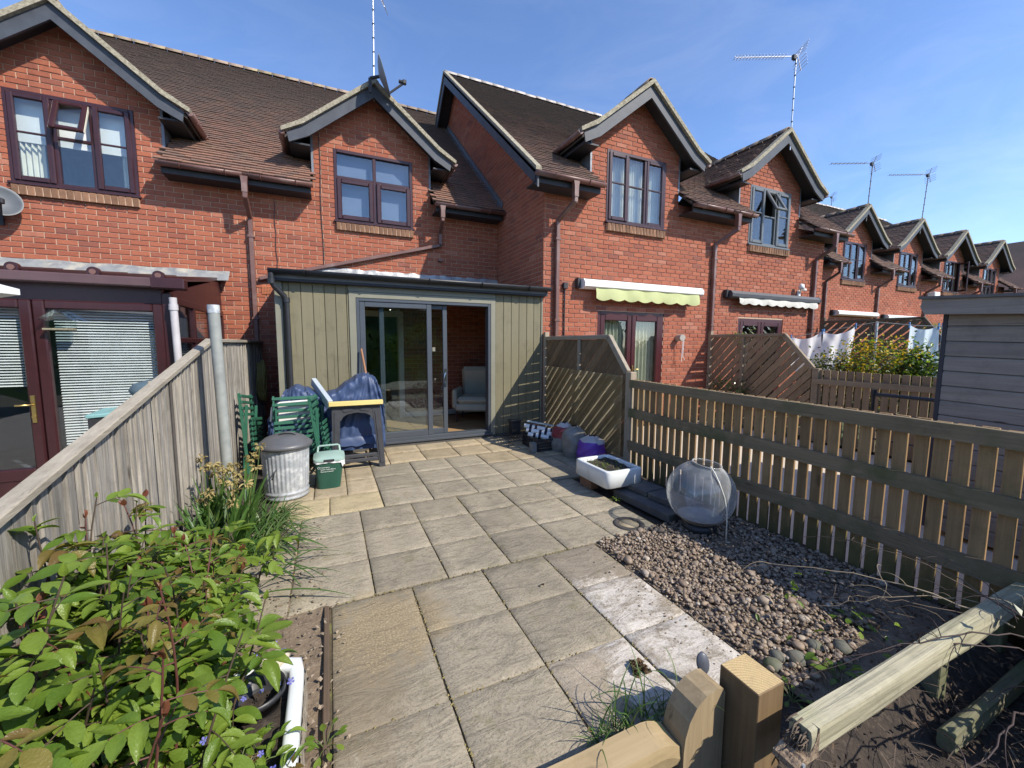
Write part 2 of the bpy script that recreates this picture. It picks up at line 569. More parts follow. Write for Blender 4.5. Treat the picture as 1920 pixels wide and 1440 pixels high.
def brick_mesh(name, L_, hh=0.065):
    """front face with a small arris, sides back into the joint; local x along, -y out"""
    mb = MB(); a = 0.0035; x, z = L_ / 2, hh / 2
    vs = []
    for (yy, i) in ((0.0, a), (0.004, 0.0), (0.026, 0.0)):
        for sx, sz in ((-1, -1), (1, -1), (1, 1), (-1, 1)):
            vs.append((sx * (x - i), yy, sz * (z - i)))
    fs = [(0, 1, 2, 3)]
    for k in (0, 4):
        for i in range(4):
            j = (i + 1) % 4
            fs.append((k + i, k + 4 + i, k + 4 + j, k + j))
    mb.add(vs, fs)
    return mb


BRICK_LEN = 0.2125
ME_BRICK = brick_mesh('brick', BRICK_LEN).mesh('brick', M_BRICK)


def add_brick(mb, P, u0, u1, z0, z1):
    a = min(0.0035, (u1 - u0) * 0.3); j = U(-0.0025, 0.002)
    vs = []
    for (dd, i) in ((0.0 + j, a), (-0.004, 0.0), (-0.026, 0.0)):
        for u, z in ((u0 + i, z0 + i), (u1 - i, z0 + i), (u1 - i, z1 - i), (u0 + i, z1 - i)):
            vs.append(P(u, z, dd))
    fs = [(0, 1, 2, 3)]
    for k in (0, 4):
        for i in range(4):
            jj = (i + 1) % 4
            fs.append((k + i, k + 4 + i, k + 4 + jj, k + jj))
    mb.add(vs, fs)


def cut(iv, a, b):
    out = []
    for s, e in iv:
        if b <= s or a >= e: out.append((s, e)); continue
        if a > s: out.append((s, a))
        if b < e: out.append((b, e))
    return out


def lay_bricks(P, z0, z1, spans, wall, pick=0, vis=None, rotz=0.0):
    """stretcher bond; spans(zc) -> allowed intervals; the bricks that show largest become parts"""
    rest = MB(); full = []
    k0 = int(math.floor(z0 / 0.075 + 1e-6)); k1 = int(math.ceil(z1 / 0.075 - 1e-6))
    for k in range(k0, k1):
        za = k * 0.075 + 0.005; zb = za + 0.065
        for s, e in spans(za + 0.0325):
            off = 0.1125 if k % 2 else 0.0
            i0 = int(math.floor((s - off) / 0.225)) - 1
            i1 = int(math.ceil((e - off) / 0.225)) + 1
            for i in range(i0, i1):
                a = off + i * 0.225 + 0.005; b = a + BRICK_LEN
                a2, b2 = max(a, s), min(b, e)
                if b2 - a2 < 0.006: continue
                if pick and b2 - a2 > BRICK_LEN - 1e-6 and (vis is None or vis((a2 + b2) / 2, za)):
                    c = P((a2 + b2) / 2, za + 0.0325, 0)
                    q = project(c)
                    if q and -5 < q[0] < 1029 and -5 < q[1] < 773:
                        full.append((q[2], c, a2, b2, za, zb)); continue
                add_brick(rest, P, a2, b2, za, zb)
    full.sort(key=lambda t: t[0])
    for q, c, a2, b2, za, zb in full[:pick]:
        piece('brick', ME_BRICK, wall, (c[0], c[1] + U(-0.002, 0.002), c[2]), (0, 0, rotz))
    for q, c, a2, b2, za, zb in full[pick:]:
        add_brick(rest, P, a2, b2, za, zb)
    if rest.v:
        part('brickwork', rest, M_BRICK, wall, kind='stuff')


def tile_mesh():
    mb = MB(); w = 0.0805
    mb.add([(-w, 0, 0.030), (w, 0, 0.030), (w, 0.135, 0.006), (-w, 0.135, 0.006), (-w, 0, 0.010), (w, 0, 0.010), (w, 0.135, -0.008), (-w, 0.135, -0.008)],
           [(0, 1, 2, 3), (4, 5, 1, 0), (5, 6, 2, 1), (7, 4, 0, 3)])
    return mb


TILE_V = tile_mesh()
ME_TILE = {}


def lay_tiles(O, u, s, W, Ln, keep, roof, mat, pick=0, gauge=0.1, tw=0.165, ends=(True, True), shift=0.0):
    O = Vector(O); u = Vector(u).normalized(); s = Vector(s).normalized(); n = u.cross(s)
    rest = MB(); cand = []
    if mat.name not in ME_TILE: ME_TILE[mat.name] = TILE_V.mesh('tile', mat)
    for j in range(int(Ln / gauge)):
        off = tw / 2 if j % 2 else 0
        for i in range(int(W / tw) + 4):
            x = (i - 1) * tw - off + tw / 2 + shift
            if x < 0 or x >= W:
                if not ((ends[0] and -0.001 <= x + tw * 0.3 and x < 0) or (ends[1] and x >= W and x < W + tw * 0.3)): continue
            k_ = 1.0
            if ends[0] and x < tw * 0.4: x, k_ = tw * 0.25, 0.5
            elif ends[1] and x > W - tw * 0.4: x, k_ = W - tw * 0.25, 0.5
            c = O + u * x + s * (j * gauge)
            if not keep(c + s * 0.05): continue
            q = project(c)
            lift = U(-0.003, 0.006); tilt = U(-0.02, 0.02)
            if pick and k_ == 1.0 and q and -5 < q[0] < 1029 and -5 < q[1] < 773:
                cand.append((q[2], c, lift, tilt)); continue
            _tile(rest, c, u, s, n, lift, tilt, k_)
    cand.sort(key=lambda t: t[0])
    rot = Matrix((u, s, n)).transposed()
    for q, c, lift, tilt in cand[:pick]:
        piece('tile', ME_TILE[mat.name], roof, c + n * lift, (rot @ Matrix.Rotation(tilt, 3, 'Z')).to_euler())
    for q, c, lift, tilt in cand[pick:]:
        _tile(rest, c, u, s, n, lift, tilt)
    if rest.v: part('tiling', rest, mat, roof, kind='stuff')


def _tile(mb, c, u, s, n, lift, tilt, k_=1.0):
    u2 = u + s * tilt; s2 = s - u * tilt
    mb.add([c + u2 * a * k_ + s2 * b + n * (d + lift) for a, b, d in TILE_V.v], TILE_V.f)


def ridge_tiles(p0, p1, parent, mat, r=0.095, step=0.3):
    p0 = Vector(p0); p1 = Vector(p1); d = p1 - p0; Ln = d.length; d /= Ln
    side = d.cross(Vector((0, 0, 1))).normalized(); up = side.cross(d)
    n = max(1, int(Ln / step))
    for k in range(n):
        mb = MB(); a0 = p0 + d * (Ln * k / n + 0.004); a1 = p0 + d * (Ln * (k + 1) / n - 0.004)
        jit = up * U(-0.006, 0.006); rr = r * U(0.96, 1.04)
        vs = []
        for a in (a0, a1):
            for q in (1.0, 0.86):
                for t in range(7):
                    an = math.pi * (t / 6)
                    vs.append(a + jit + side * math.cos(an) * rr * q + up * (math.sin(an) * rr * q - 0.03))
        fs = []
        for t in range(6):
            fs += [(t, t + 1, 15 + t, 14 + t), (t, 7 + t, 8 + t, t + 1), (14 + t, 15 + t, 22 + t, 21 + t)]
        mb.add(vs, fs, True)
        part('ridge_tile', mb, mat, parent)


def ring(mb, x0, x1, z0, z1, y0, y1, w, b=0.006, wb=None):
    wb = wb or w
    mb.bbox(x0, x0 + w, y0, y1, z0, z1, b); mb.bbox(x1 - w, x1, y0, y1, z0, z1, b)
    mb.bbox(x0 + w - 0.001, x1 - w + 0.001, y0 + 0.001, y1 - 0.001, z0, z0 + wb, b)
    mb.bbox(x0 + w - 0.001, x1 - w + 0.001, y0 + 0.001, y1 - 0.001, z1 - w, z1, b)


def pane_part(x0, x1, z0, z1, y, parent, mat=None, name='pane'):
    mb = MB(); mb.box(x0, x1, y, y + 0.006, z0, z1)
    return part(name, mb, mat or M_GLASS, parent)


def sash_light(parent, x0, x1, z0, z1, y, mat, bar=None, w=0.05, swing=None, cream=False):
    """a casement: ring, glazing bar, pane; swing=(axis, angle) opens it"""
    mb = MB(); ring(mb, x0, x1, z0, z1, y, y + 0.05, w, 0.012)
    if bar: mb.bbox(x0 + w - 0.01, x1 - w + 0.01, y + 0.012, y + 0.04, bar - 0.012, bar + 0.012, 0.004)
    pn = MB(); pn.box(x0 + w - 0.006, x1 - w + 0.006, y + 0.024, y + 0.03, z0 + w - 0.006, z1 - w + 0.006)
    if swing:
        ax, ang = swing
        if ax == 'top':
            piv = Vector(((x0 + x1) / 2, y, z1)); R_ = Matrix.Rotation(ang, 3, 'X')
        elif ax == 'left':
            piv = Vector((x0, y, z0)); R_ = Matrix.Rotation(ang, 3, 'Z')
        else:
            piv = Vector((x1, y, z0)); R_ = Matrix.Rotation(ang, 3, 'Z')
        for m_ in (mb, pn):
            m_.v = [tuple(R_ @ (Vector(p) - piv) + piv) for p in m_.v]
    s_ = part('sash', mb, mat, parent)
    if cream:
        ce = MB()
        for xx in (x0 - 0.004, x1): ce.box(xx, xx + 0.004, y + 0.018, y + 0.05, z0 + 0.004, z1 - 0.004)
        ce.v = [tuple(R_ @ (Vector(p) - piv) + piv) for p in ce.v]
        part('sash_edge', ce, M_CURTAIN, s_)
    part('pane', pn, M_GLASS, parent)
    return s_


def room_box(x0, x1, y0, y1, z0, z1, parent, mat, floor=True):
    mb = MB()
    v = [(x0, y0, z0), (x1, y0, z0), (x1, y1, z0), (x0, y1, z0), (x0, y0, z1), (x1, y0, z1), (x1, y1, z1), (x0, y1, z1)]
    mb.add(v, [(0, 1, 2, 3), (7, 6, 5, 4), (1, 5, 6, 2), (2, 6, 7, 3), (3, 7, 4, 0)])
    return part('room_lining', mb, mat, parent)


def pleats(mb, x0, x1, z0, z1, y, n, amp):
    def fn(u, v):
        return (x0 + (x1 - x0) * u, y + amp * math.sin(u * n * 2 * math.pi + 0.7 * math.sin(5 * u)), z0 + (z1 - z0) * v)
    mb.grid(fn, n * 8, 1)


def brick_sill(parent, x0, x1, D, zt=3.585, h=0.125):
    mb = MB(); mb.box(x0 + 0.004, x1 - 0.004, D - 0.045, D + 0.06, zt - h + 0.004, zt - 0.008)
    s = part('sill', mb, M_MORTAR, parent)
    n = int(round((x1 - x0) / 0.078)); st = (x1 - x0) / n
    me = MB(); me.frame((0, 0, 0), ((1, 0, 0), (0, 1, 0), (0, 0, 1)), (st / 2 - 0.005, 0.058, h / 2), 0.006)
    m_ = me.mesh('sill_brick', M_SILLBRICK)
    for i in range(n):
        piece('sill_brick', m_, s, (x0 + st * (i + 0.5), D + 0.004 + U(-0.003, 0.003), zt - h / 2 + U(-0.002, 0.002)), (0.06, U(-0.01, 0.01), 0))


def window(parent, xc, D, kind, mat, curtain=None, room=M_ROOM):
    x0, x1, z0, z1 = xc - 0.665, xc + 0.665, 3.60, 4.81
    y = D + 0.005
    mb = MB(); ring(mb, x0, x1, z0, z1, y - 0.012, y + 0.075, 0.055, 0.006, 0.07)
    mb.bbox(x0 - 0.02, x1 + 0.02, D - 0.045, y + 0.02, z0 - 0.012, z0 + 0.028, 0.008)
    w = part('window', mb, mat, parent)
    ix0, ix1, iz0, iz1 = x0 + 0.04, x1 - 0.04, z0 + 0.05, z1 - 0.04
    W = ix1 - ix0
    if kind == 'two':
        zt = iz1 - 0.42; xm = (x0 + x1) / 2
        fr = MB(); fr.bbox(xm - 0.028, xm + 0.028, y + 0.002, y + 0.07, iz0, iz1, 0.006)
        fr.bbox(ix0, xm - 0.027, y + 0.004, y + 0.07, zt - 0.028, zt + 0.028, 0.006)
        fr.bbox(xm + 0.027, ix1, y + 0.004, y + 0.07, zt - 0.028, zt + 0.028, 0.006)
        part('frame', fr, mat, w)
        pane_part(ix0, xm - 0.02, zt + 0.02, iz1, y + 0.03, w); pane_part(xm + 0.02, ix1, zt + 0.02, iz1, y + 0.03, w)
        sash_light(w, ix0, xm - 0.026, iz0, zt - 0.02, y - 0.03, mat, None, 0.078)
        sash_light(w, xm + 0.026, ix1, iz0, zt - 0.02, y - 0.03, mat, None, 0.078)
    else:
        a, b = ix0 + W * 0.345, ix1 - W * 0.345
        bar = iz0 + (iz1 - iz0) * 0.56
        fr = MB()
        for xx in (a, b): fr.bbox(xx - 0.024, xx + 0.024, y + 0.002, y + 0.07, iz0, iz1, 0.006)
        part('frame', fr, mat, w)
        lo = {'three_l': None, 'three_c': None}
        sash_light(w, ix0, a - 0.018, iz0, iz1, y - 0.03, mat, bar, 0.068)
        if kind == 'vent':
            sash_light(w, a + 0.018, b - 0.018, bar + 0.02, iz1, y - 0.012, mat, None, 0.06, ('top', RD(-24)), True)
            mb2 = MB(); mb2.bbox(a + 0.02, b - 0.02, y + 0.006, y + 0.05, bar - 0.02, bar + 0.02, 0.005); part('transom', mb2, mat, w)
            pane_part(a + 0.02, b - 0.02, iz0, bar - 0.01, y + 0.03, w)
            sash_light(w, b + 0.018, ix1, iz0, iz1, y - 0.03, mat, bar, 0.068)
        elif kind == 'tilted':
            sash_light(w, a + 0.018, b - 0.018, bar - 0.02, iz1, y - 0.012, mat, None, 0.055, ('top', RD(-30)))
            mb2 = MB(); mb2.bbox(a + 0.02, b - 0.02, y + 0.006, y + 0.05, bar - 0.055, bar - 0.022, 0.005); part('transom', mb2, mat, w)
            pane_part(a + 0.02, b - 0.02, iz0, bar - 0.05, y + 0.03, w)
            sash_light(w, b + 0.018, ix1, iz0, iz1, y - 0.03, mat, bar, 0.068)
        else:
            pane_part(a + 0.02, b - 0.02, iz0, iz1, y + 0.03, w)
            mb2 = MB(); mb2.bbox(a + 0.02, b - 0.02, y + 0.012, y + 0.045, bar - 0.012, bar + 0.012, 0.004); part('glazing_bar', mb2, mat, w)
            sash_light(w, b + 0.018, ix1, iz0, iz1, y - 0.012, mat, bar, 0.06, ('right', RD(58)) if kind == 'swung' else None)
    if curtain == 'pleat':
        cm = MB(); pleats(cm, x0 + 0.03, x1 - 0.03, z0 + 0.03, z1 - 0.03, y + 0.16, 22, 0.02)
        part('curtain', cm, M_CURTAIN, w)
    elif curtain == 'sides':
        for q0, q1 in ((x0 + 0.02, x0 + 0.30), (x1 - 0.22, x1 - 0.02)):
            cm = MB(); pleats(cm, q0, q1, z0 + 0.03, z1 - 0.03, y + 0.16, 5, 0.02); part('curtain', cm, M_CURTAIN, w)
    if curtain == 'sides' and kind == 'vent':
        cm = MB(); cm.box(x0 + 0.03, x1 - 0.03, y + 0.13, y + 0.134, z0 + 0.60, z1 - 0.02); part('blind', cm, M_WHITE, w)  # added sheet, stands in for the white ceiling and curtains inside
    if curtain == 'net':
        cm = MB(); cm.box(x0 + 0.03, x1 - 0.03, y + 0.14, y + 0.145, z0 + 0.02, z1 - 0.02); part('blind', cm, M_NET, w)
    room_box(xc - 0.93, xc + 0.93, D + 0.10, D + 2.4, 3.05, 4.93, w, room)
    brick_sill(w, x0 + 0.01, x1 - 0.0, D)
    return w


def half_gutter(parent, a, b, mat, r=0.056):
    """half-round gutter between two points"""
    a = Vector(a); b = Vector(b); d = (b - a).normalized(); side = d.cross(Vector((0, 0, 1))).normalized()
    mb = MB(); vs = []
    for p in (a, b):
        for q in (1.0, 0.9):
            for t in range(9):
                an = math.pi + math.pi * t / 8
                vs.append(p + side * math.cos(an) * r * q + Vector((0, 0, math.sin(an) * r * q * 1.05)))
    fs = []
    for t in range(8):
        fs += [(t, t + 1, 19 + t, 18 + t), (9 + t, 27 + t, 28 + t, 10 + t), (t, 9 + t, 10 + t, t + 1), (18 + t, 19 + t, 28 + t, 27 + t)]
    fs += [(0, 18, 27, 9), (8, 17, 35, 26)]
    mb.add(vs, fs, True)
    for p in (a, b):                                                     # stop ends
        mb.add([p + side * math.cos(math.pi + math.pi * t / 8) * r * 0.98 + Vector((0, 0, math.sin(math.pi + math.pi * t / 8) * r)) for t in range(9)], [tuple(range(9))])
    n = max(2, int((b - a).length / 0.9) + 1)
    for k in range(n):
        p = a + (b - a) * ((k + 0.5) / n)
        mb.tube([p + side * math.cos(math.pi + math.pi * t / 8) * r * 1.08 + Vector((0, 0, math.sin(math.pi + math.pi * t / 8) * r * 1.12)) for t in range(9)], 0.008, 5)
    return part('gutter', mb, mat, parent)


def downpipe(parent, pts, mat, w=0.066, square=True):
    mb = MB()
    pts = [Vector(p) for p in pts]
    if square:
        for p, q in zip(pts[:-1], pts[1:]):
            d = (q - p).normalized()
            mb.beam(p - d * 0.02, q + d * 0.02, w, w, (0, 1, 0) if abs(d.z) > 0.5 or abs(d.x) > 0.5 else (0, 0, 1), 0.008)
    else:
        mb.tube(pts, w / 2, 12)
    z = pts[-2].z - 0.3
    o = part('downpipe', mb, mat, parent)
    p, q = pts[-2], pts[-1]
    k = 0
    while z > q.z + 0.2 and k < 3:
        cl = MB(); cl.bbox(p.x - w * 0.72, p.x + w * 0.72, p.y - w * 0.62, p.y + w * 0.9, z, z + 0.04, 0.004)
        part('clip', cl, mat, o); z -= 1.3; k += 1
    return o


def house(label, X0, X1, D, c, win, frame_mat, tile, ridge_mat, bricks=0, tiles=0, verge=(0, 0), holes=(), vis=None, curtain=None, zmin=0.0,
          name='brick_house', eaves=None, room=M_ROOM):
    t = thing(name, label, 'house', ((X0 + X1) / 2, D + 4.7, 0))
    holes = [(c - 0.665, c + 0.665, 3.60, 4.81)] + list(holes)
    hw = 1.0
    # ---- wall
    wb = MB(); dd = 0.010
    top = 4.10
    xs = sorted({X0, X1, c - hw, c + hw, *[h[0] for h in holes], *[h[1] for h in holes]})
    zs = sorted({zmin, top, 5.0, *[h[2] for h in holes], *[h[3] for h in holes]})
    for xa, xb in zip(xs[:-1], xs[1:]):
        for za, zb in zip(zs[:-1], zs[1:]):
            xm, zm = (xa + xb) / 2, (za + zb) / 2
            if zm > top and abs(xm - c) > hw: continue
            if any(h[0] < xm < h[1] and h[2] < zm < h[3] for h in holes): continue
            wb.add([(xa, D + dd, za), (xb, D + dd, za), (xb, D + dd, zb), (xa, D + dd, zb)], [(0, 1, 2, 3)])
            wb.add([(xa, D + 0.28, za), (xb, D + 0.28, za), (xb, D + 0.28, zb), (xa, D + 0.28, zb)], [(3, 2, 1, 0)])
    wb.add([(c - hw, D + dd, 5.0), (c + hw, D + dd, 5.0), (c, D + dd, 5.8)], [(0, 1, 2)])
    wb.add([(c - hw, D + 0.28, 5.0), (c + hw, D + 0.28, 5.0), (c, D + 0.28, 5.8)], [(2, 1, 0)])
    for h in holes:                                                     # reveals
        a, b, e, f = h
        wb.add([(a, D + dd, e), (b, D + dd, e), (b, D + dd, f), (a, D + dd, f), (a, D + 0.28, e), (b, D + 0.28, e), (b, D + 0.28, f), (a, D + 0.28, f)],
               [(0, 1, 5, 4), (1, 2, 6, 5), (2, 3, 7, 6), (3, 0, 4, 7)])
    for xx in (X0, X1):                                                 # ends, seen from the side only
        wb.box(xx - 0.002 if xx == X1 else xx + 0.03, xx + 0.034 if xx == X0 else xx, D + 0.012, D + 0.28, zmin, top)
    wall = part('wall', wb, M_MORTAR, t)

    def spans(z):
        if z < top: iv = [(X0, X1)]
        else:
            w2 = min(hw, (5.80 - z) / 0.8)
            if w2 < 0.05: return []
            iv = [(c - w2, c + w2)]
        for h in holes:
            if h[2] - 0.005 < z < h[3] + 0.005: iv = cut(iv, h[0], h[1])
        return iv
    lay_bricks(lambda u, z, d: (u, D - d, z), zmin, 5.78, spans, wall, bricks, vis)
    # ---- main roof
    ez, ey, rz_, ry = 4.08, D - 0.33, 8.25, D + 4.7
    sl = (rz_ - ez) / (ry - ey)
    xl, xr = X0 - verge[0], X1 + verge[1]
    rb = MB()
    sdir = Vector((0, ry - ey, rz_ - ez)).normalized(); nrm = Vector((1, 0, 0)).cross(sdir)
    # deck: left of the gable, right of it, and above it
    gl, gr = c - 0.99, c + 0.99
    yv = ey + (5.05 - ez) / sl; yt = ey + (5.80 - ez) / sl
    def rp(x, y, o=-0.012): return Vector((x, y, ez + (y - ey) * sl)) + nrm * o
    for poly in ([(xl, ey), (gl, ey), (gl, yv), (c, yt), (c, ry), (xl, ry)], [(gr, ey), (xr, ey), (xr, ry), (c, ry), (c, yt), (gr, yv)]):
        a = [rp(x, y) for x, y in poly]; b = [rp(x, y, -0.05) for x, y in poly]; n = len(a)
        rb.add(a + b, [tuple(range(n)), tuple(range(2 * n - 1, n - 1, -1))] + [(i, n + i, n + (i + 1) % n, (i + 1) % n) for i in range(n)])
    back = [(xl, ry, rz_), (xr, ry, rz_), (xr, ry + 5.0, ez), (xl, ry + 5.0, ez)]
    rb.add(back + [(x, y, z - 0.05) for x, y, z in back], [(0, 1, 2, 3), (7, 6, 5, 4), (0, 4, 5, 1), (1, 5, 6, 2), (2, 6, 7, 3), (3, 7, 4, 0)])
    roof = part('roof', rb, M_DECK, t)

    def keep(p):
        if abs(p.x - c) < 0.97 and p.z < 5.86 - 0.8 * abs(p.x - c): return False
        return p.z < rz_ - 0.02
    lay_tiles((xl, ey - 0.03, ez - 0.02), (1, 0, 0), sdir, xr - xl, (Vector((0, ry - ey, rz_ - ez))).length + 0.02, keep, roof, tile, tiles, ends=(verge[0] > 0, verge[1] > 0), shift=-(xl % 0.165))
    ridge_tiles((xl, ry, rz_ + 0.02), (xr, ry, rz_ + 0.02), roof, ridge_mat)
    # ---- gable roof
    gb = MB()
    yf = D - 0.29
    for sg in (-1, 1):
        e = Vector((c + sg * 1.36, 0, 5.86 - 0.8 * 1.36)); a = Vector((c, 0, 5.86))
        yb_e = ey + (e.z - ez) / sl + 0.05; yb_a = ey + (a.z - ez) / sl + 0.05
        p = [Vector((a.x, yf, a.z - 0.02)), Vector((e.x, yf, e.z - 0.02)), Vector((e.x, yb_e, e.z - 0.02)), Vector((a.x, yb_a, a.z - 0.02))]
        q = [v - Vector((0, 0, 0.04)) for v in p]
        fs = [(0, 1, 2, 3), (7, 6, 5, 4), (0, 4, 5, 1), (1, 5, 6, 2), (2, 6, 7, 3)]
        if sg > 0: fs = [tuple(reversed(f)) for f in fs]
        gb.add(p + q, fs)
    groof = part('gable_roof', gb, M_DECK, t)
    glen = math.hypot(1.36, 0.8 * 1.36)
    for sg in (-1, 1):
        s2 = Vector((-sg * 1.0, 0, 0.8)).normalized()
        e = Vector((c + sg * 1.36, 0, 5.86 - 0.8 * 1.36))
        def kg(p):
            return p.z > ez + (p.y - ey) * sl - 0.02
        if sg < 0:
            O = Vector((e.x, yf + 2.3, e.z)); uu = Vector((0, -1, 0))
        else:
            O = Vector((e.x, yf, e.z)); uu = Vector((0, 1, 0))
        lay_tiles(O - s2 * 0.03, uu, s2, 2.3, glen + 0.02, kg, groof, tile, 0)
    ridge_tiles((c, yf, 5.875), (c, ey + (5.86 - ez) / sl, 5.875), groof, M_RIDGE)
    for sg in (-1, 1):
        # bargeboard with a bell-cast foot, verge bedding, soffit
        P = lambda dx, z: (c + sg * dx, z)
        bp = [P(0, 5.815), P(1.08, 4.965), P(1.33, 4.80), P(1.30, 4.66), P(1.02, 4.80), P(0, 5.62)]
        m_ = MB(); m_.prism(bp, 'y', yf - 0.005, yf + 0.028); part('bargeboard', m_, M_BARGE, t)
        vp = [P(0, 5.905), P(1.1, 5.025), P(1.41, 4.845), P(1.40, 4.79), P(1.09, 4.955), P(0, 5.825)]
        m_ = MB(); m_.prism(vp, 'y', yf - 0.055, yf + 0.06); part('verge', m_, M_VERGE, t)
        sp = [P(0, 5.775), P(1.30, 4.73), P(1.30, 4.705), P(0, 5.75)]
        m_ = MB(); m_.prism(sp, 'y', yf + 0.03, D - 0.003); part('soffit', m_, M_DARK, t)
        # boxed eaves at the sides, cheek and side gutter
        x0_, x1_ = sorted((c + sg * 1.005, c + sg * 1.29))
        yb = ey + (4.77 - ez) / sl
        m_ = MB(); m_.box(x0_, x1_, yf + 0.06, yb, 4.675, 4.70); m_.box(c + sg * 1.29 - 0.010, c + sg * 1.29 + 0.010, yf + 0.04, yb + 0.05, 4.66, 4.79)
        part('side_soffit', m_, M_DARK, t)
        yc = ey + (4.95 - ez) / sl
        m_ = MB(); m_.prism([(D - 0.002, 4.32), (D - 0.002, 4.97), (yc, 4.97)], 'x', c + sg * 1.0 - sg * 0.03, c + sg * 1.004)
        part('cheek', m_, M_LEAD, t)
        half_gutter(t, (c + sg * 1.40, yf - 0.02, 4.80), (c + sg * 1.40, yb + 0.12, 4.80), M_BROWN, 0.05)
    # ---- eaves
    for (a, b) in (eaves if eaves is not None else [(xl, c - hw - 0.02), (c + hw + 0.02, xr)]):
        m_ = MB(); m_.box(a, b, ey + 0.0, ey + 0.022, 3.905, 4.055); m_.box(a, b, ey + 0.024, D - 0.004, 3.91, 3.93)
        part('fascia', m_, M_DARK, t)
        half_gutter(t, (a - 0.03, ey - 0.066, 4.035), (b + 0.03, ey - 0.066, 4.035), M_BROWN)
    window(t, c, D, win, frame_mat, curtain, room)
    return t


# ------------------------------------------------------------------ the terrace
A, B, F = 7.85, 5.90, 7.66
h1 = house('brick terraced house behind the conservatory, its top middle window light tilted open', -5.3, -1.05, A, -3.09, 'vent', M_MAROON, M_TILE, M_RIDGE,
           bricks=300, tiles=0, vis=lambda x, z: z > 2.6 or x > -1.45, curtain='sides', zmin=0.0, eaves=[(-2.07, -1.05)])
h2 = house('brick terraced house with the olive timber-clad extension, dish and aerial on its gable', -1.05, 3.22, A, 0.857, 'two', M_MAROON, M_TILE, M_RIDGE,
           bricks=300, tiles=300, vis=lambda x, z: z > 2.65 or x < -0.62, curtain='net', holes=[(0.38, 1.22, 0.0, 2.05)], zmin=0.0,
           eaves=[(-1.05, -0.16), (1.88, 3.19)])
h3 = house('brick terraced house with dark red patio doors under the lime green awning', 3.22, 7.05, B, 5.09, 'three', M_MAROON, M_TILE2, M_RIDGE2,
           bricks=300, tiles=300, verge=(0.32, 0), vis=lambda x, z: z > 0.9, curtain='pleat', holes=[(4.31, 5.84, 0.0, 2.09)])
h4 = house('brick terraced house with a grey window light tilted wide open, dark awning below', 7.05, 10.75, B, 8.73, 'tilted', M_GREYFRAME, M_TILE2, M_RIDGE2,
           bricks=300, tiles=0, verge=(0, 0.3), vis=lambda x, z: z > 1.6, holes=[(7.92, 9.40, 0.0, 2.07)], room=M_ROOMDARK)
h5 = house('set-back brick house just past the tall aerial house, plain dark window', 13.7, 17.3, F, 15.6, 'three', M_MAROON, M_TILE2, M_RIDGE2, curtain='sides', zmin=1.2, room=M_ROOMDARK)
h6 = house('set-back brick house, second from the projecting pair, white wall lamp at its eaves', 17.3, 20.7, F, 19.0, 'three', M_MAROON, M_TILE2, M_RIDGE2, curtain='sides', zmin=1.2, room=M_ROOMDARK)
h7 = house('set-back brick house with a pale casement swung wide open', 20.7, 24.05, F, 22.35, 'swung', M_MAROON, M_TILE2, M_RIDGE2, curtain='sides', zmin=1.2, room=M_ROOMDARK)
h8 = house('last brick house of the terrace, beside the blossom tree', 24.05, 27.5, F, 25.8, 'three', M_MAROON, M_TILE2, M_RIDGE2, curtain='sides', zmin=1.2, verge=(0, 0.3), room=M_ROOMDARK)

# side wall, verge and barge of the projecting house, above the lower roof
EZ, EY, RZ, RY = 4.08, B - 0.33, 8.25, B + 4.7
SL = (RZ - EZ) / (RY - EY)
mb = MB()
mb.prism([(B + 0.012, 0), (B + 0.012, 4.05), (B + 0.1, 4.30), (RY, RZ - 0.06), (RY + 5, 4.1), (RY + 5, 0)], 'x', 3.227, 3.26)
sw = part('side_wall', mb, M_MORTAR, h3)


def side_spans(z):
    y0 = B + 0.002 if z < 4.0 else max(B, EY + (z - EZ) / SL + 0.10)
    y1 = 7.9 if z < 4.2 else 7.9 + (z - 4.2) / SL + 0.25
    if z > 7.2: y1 = 12.2 - (z - 7.2) * 1.4
    return [(-y1, -y0)] if y1 > y0 + 0.05 else []


lay_bricks(lambda u, z, d: (3.22 - d, -u, z), 2.25, 8.05, side_spans, sw, 0)
for (ya, za, yb, zb) in ((EY - 0.05, EZ - 0.02, RY, RZ + 0.02), (RY + 5.05, EZ - 0.02, RY, RZ + 0.02)):
    m_ = MB(); m_.prism([(ya, za), (yb, zb), (yb, zb - 0.27), (ya, za - 0.24)], 'x', 2.90, 2.925); part('bargeboard', m_, M_BARGE, h3)
    m_ = MB(); m_.prism([(ya, za + 0.055), (yb, zb + 0.05), (yb, zb + 0.003), (ya, za + 0.003)], 'x', 2.875, 2.97); part('verge', m_, M_VERGE, h3)
    m_ = MB(); m_.prism([(ya, za - 0.07), (yb, zb - 0.08), (yb, zb - 0.10), (ya, za - 0.09)], 'x', 2.926, 3.215); part('soffit', m_, M_DARK, h3)
# stepped lead flashing where the lower roof meets that wall
EYA = A - 0.33
fl = MB()
for k in range(50):
    y = EYA + 0.05 + k * 0.1; z = EZ + (y - EYA) * SL
    fl.box(3.196, 3.214, y, y + 0.098, z - 0.02, z + 0.17)
    fl.beam((3.16, y, z + 0.03), (3.16, y + 0.098, z + 0.03 + 0.098 * SL), 0.07, 0.006)
part('flashing', fl, M_LEAD, h2)


